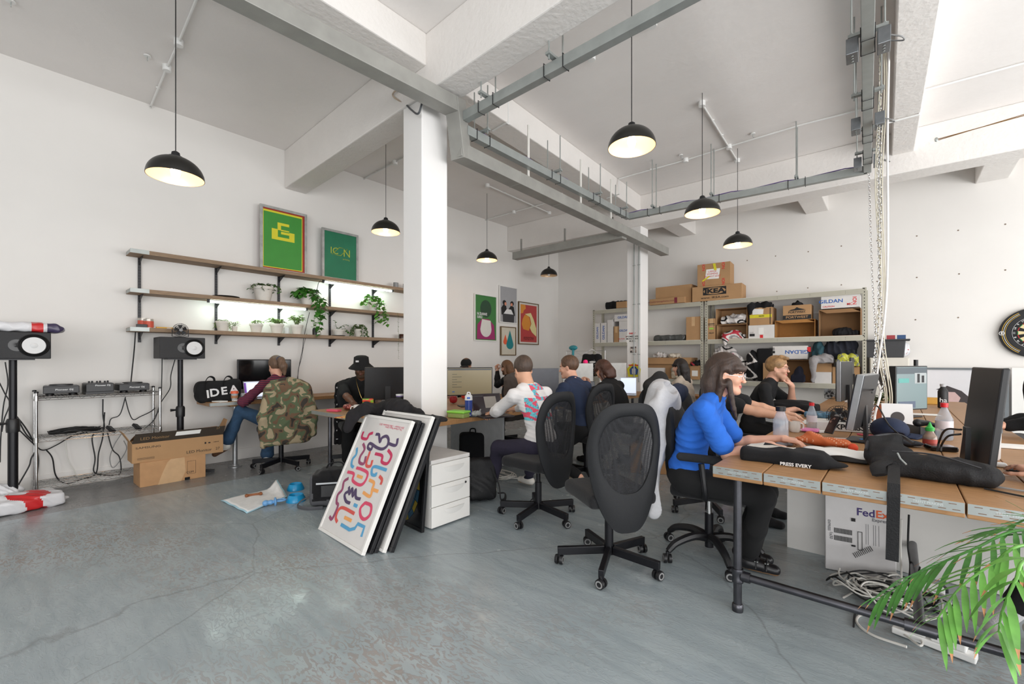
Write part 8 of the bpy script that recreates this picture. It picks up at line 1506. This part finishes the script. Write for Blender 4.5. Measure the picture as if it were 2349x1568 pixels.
# person at the far right, only sleeve, trousers and trainers are inside the frame
a = R(182); hx, hy = .98, 3.05
g = loc(hx, hy, a, dict(hand_l=(.50, 3.0, .79), hand_r=(.62, 3.3, .79), foot_l=(.35, 2.97, .11), foot_r=(.52, 3.0, .1), pole_l=(hx, hy - 1, -1))); g.update(lean=.3, curve=.3, hipz=.55, toe_l=rotz(-(a - Q90)) @ V((-.4, .85, 0)), toe_r=rotz(-(a - Q90)) @ V((-.3, .9, 0)), head=(.4, 0, 0), pl=.32)
person('person with white trainers stretched out under the desk at the right edge', (hx, hy), a, g, skinp, (nv, 'long'), slf, whw, ('long', hairm('hair_dark', '2a1f1b')), h=.0075, sock=mat('white_rib_sock', 'c9c7c9', .9, bump=.4, bsc=200))
swivel('black swivel chair at the right edge behind the big monitor', (hx + .05, hy + .0, 0), a, .5, .5, back='solid', backz=(.5, 1.1))
hx, hy = 1.12, 4.75
g = loc(hx, hy, a, dict(hand_l=(.45, 4.62, .8), hand_r=(.5, 4.85, .8), pole_l=(hx, hy - 1, -1))); g.update(lean=.05, curve=.1, hipz=.55, head=(.2, 0, 0))
person('person in a black sweatshirt resting both sleeves on the desk at the right edge', (hx, hy), a, g, skinp, (nv, 'long'), slf, bks, ('short', hairm('hair_dark', '2a1f1b')), h=.009)
swivel('tall black chair back rising behind the large black monitor', (.98, 7.0, 0), R(215), .2, .5, back='solid', backz=(.55, 1.24), hw=.2)
# ------------------------------------------------------------ coats and tops over chair backs
def coat(lb, ch, m, z0=.5, z1=1.05, w=.25, hood=False, slv=(), amp=.014, name='jacket', seed=3, yb=-.25, h=.009, colour=None, top=.0, sc=7):
    S = SD(.04); zc_ = (z0 + z1) / 2; S.box((0, yb - .03, zc_ - .02), (w - .05, .012, (z1 - z0) / 2 - .07), .045); S.ell((0, yb - .0, z1 - .06), (w * .92, .075, .09 + top)); S.box((0, yb - .045, z0 + .08), (w - .03, .02, .05), .03)
    if hood: S.ell((0, yb - .05, z1 - .03), (w * .55, .09, .12)); S.ell((.02, yb - .1, z1 - .13), (w * .5, .05, .1)); S.sub((0, yb + .03, z1 + .03), (w * .4, .05, .05))
    for x, a_, b_ in slv: S.chain([(x * .8, yb - .03, z1 - .12), (x * 1.1, yb - .04, (a_ + z1) / 2 - .06), (x * b_, yb - .03, a_)], [.07, .062, .05])
    o = S.build(name, m, h=h, fold=(amp, sc, seed, (1, .3, .25)), relax=2, colour=colour, label=lb, cat='jacket', loc=ch.location); o.rotation_euler = ch.rotation_euler; return o
coat('camouflage jacket hanging over the back of the ponytailed person chair', c3_ch, mat('camouflage', '59654a', .9, kind='camo', sc=9), .33, 1.07, .235, slv=((.24, .42, 1.15), (-.24, .35, 1.05)), amp=.013, seed=5, sc=6)
coat('black jacket with white star pattern over the bucket hat person chair', cb_, [bk, cone], .2, 1.04, .26, slv=((-.2, .3, 1.1),), seed=6, colour=lambda c: ((np.abs(((c[:, 0] * 11) % 1) - .5) + np.abs(((c[:, 2] * 9 + np.floor(c[:, 0] * 11) * .5) % 1) - .5) < .1)).astype(int))
chb = swivel('dark swivel chair of the bobbed haired person', (-2.36, 5.05, 0), R(168), .3, .5, back='solid', backz=(.5, 1.0)); o = coat('black hooded top with white print over the bobbed haired person chair', chb, mat('washed_black', '232222', .95, var=.1), .42, 1.08, .24, hood=True, seed=7, name='hoodie')
m = MB(); m.tube([(-.1, -.385, .84), (-.07, -.385, .66), (.0, -.385, .66)], .007, 5); m.text('k', .1, fr((.02, -.39, .76), (1, 0, 0), (0, 0, 1)), .03); m.build('print', cone, o, smooth=0)
chl = swivel('dark swivel chair of the black haired person', (-2.24, 6.72, 0), R(170), .3, .5, back='solid', backz=(.5, 1.0)); coat('lilac denim jacket over the back of the far chair', chl, mat('lilac_denim', 'b9a6c4', .85, var=.06, sc=10), .38, 1.06, .27, slv=((.22, .45, 1.2),), seed=8)
chg = swivel('chair with a taupe coat in front of the bearded person', (-4.6, 5.1, 0), R(180), .3, .5, back='solid', backz=(.5, 1.0)); coat('taupe coat draped over the chair in front of the bearded person', chg, mat('taupe_wool', '5c5450', .95), .4, 1.08, .27, seed=9, amp=.01)
o = coat('light grey marl hoodie slung over the chair of the person in blue', blue_ch, mat('pale_grey_marl', 'c3c3c6', .95, var=.05, sc=60, bump=.2, bsc=200), .62, 1.08, .25, hood=True, slv=((.2, .32, 1.25),), amp=.022, name='hoodie', seed=10, h=.008, top=.03, sc=6, yb=-.27)
coat('dark navy coat over the hidden person chair', hid_ch, mat('navy_coat', '1d2740', .9), .45, 1.06, .25, seed=11)
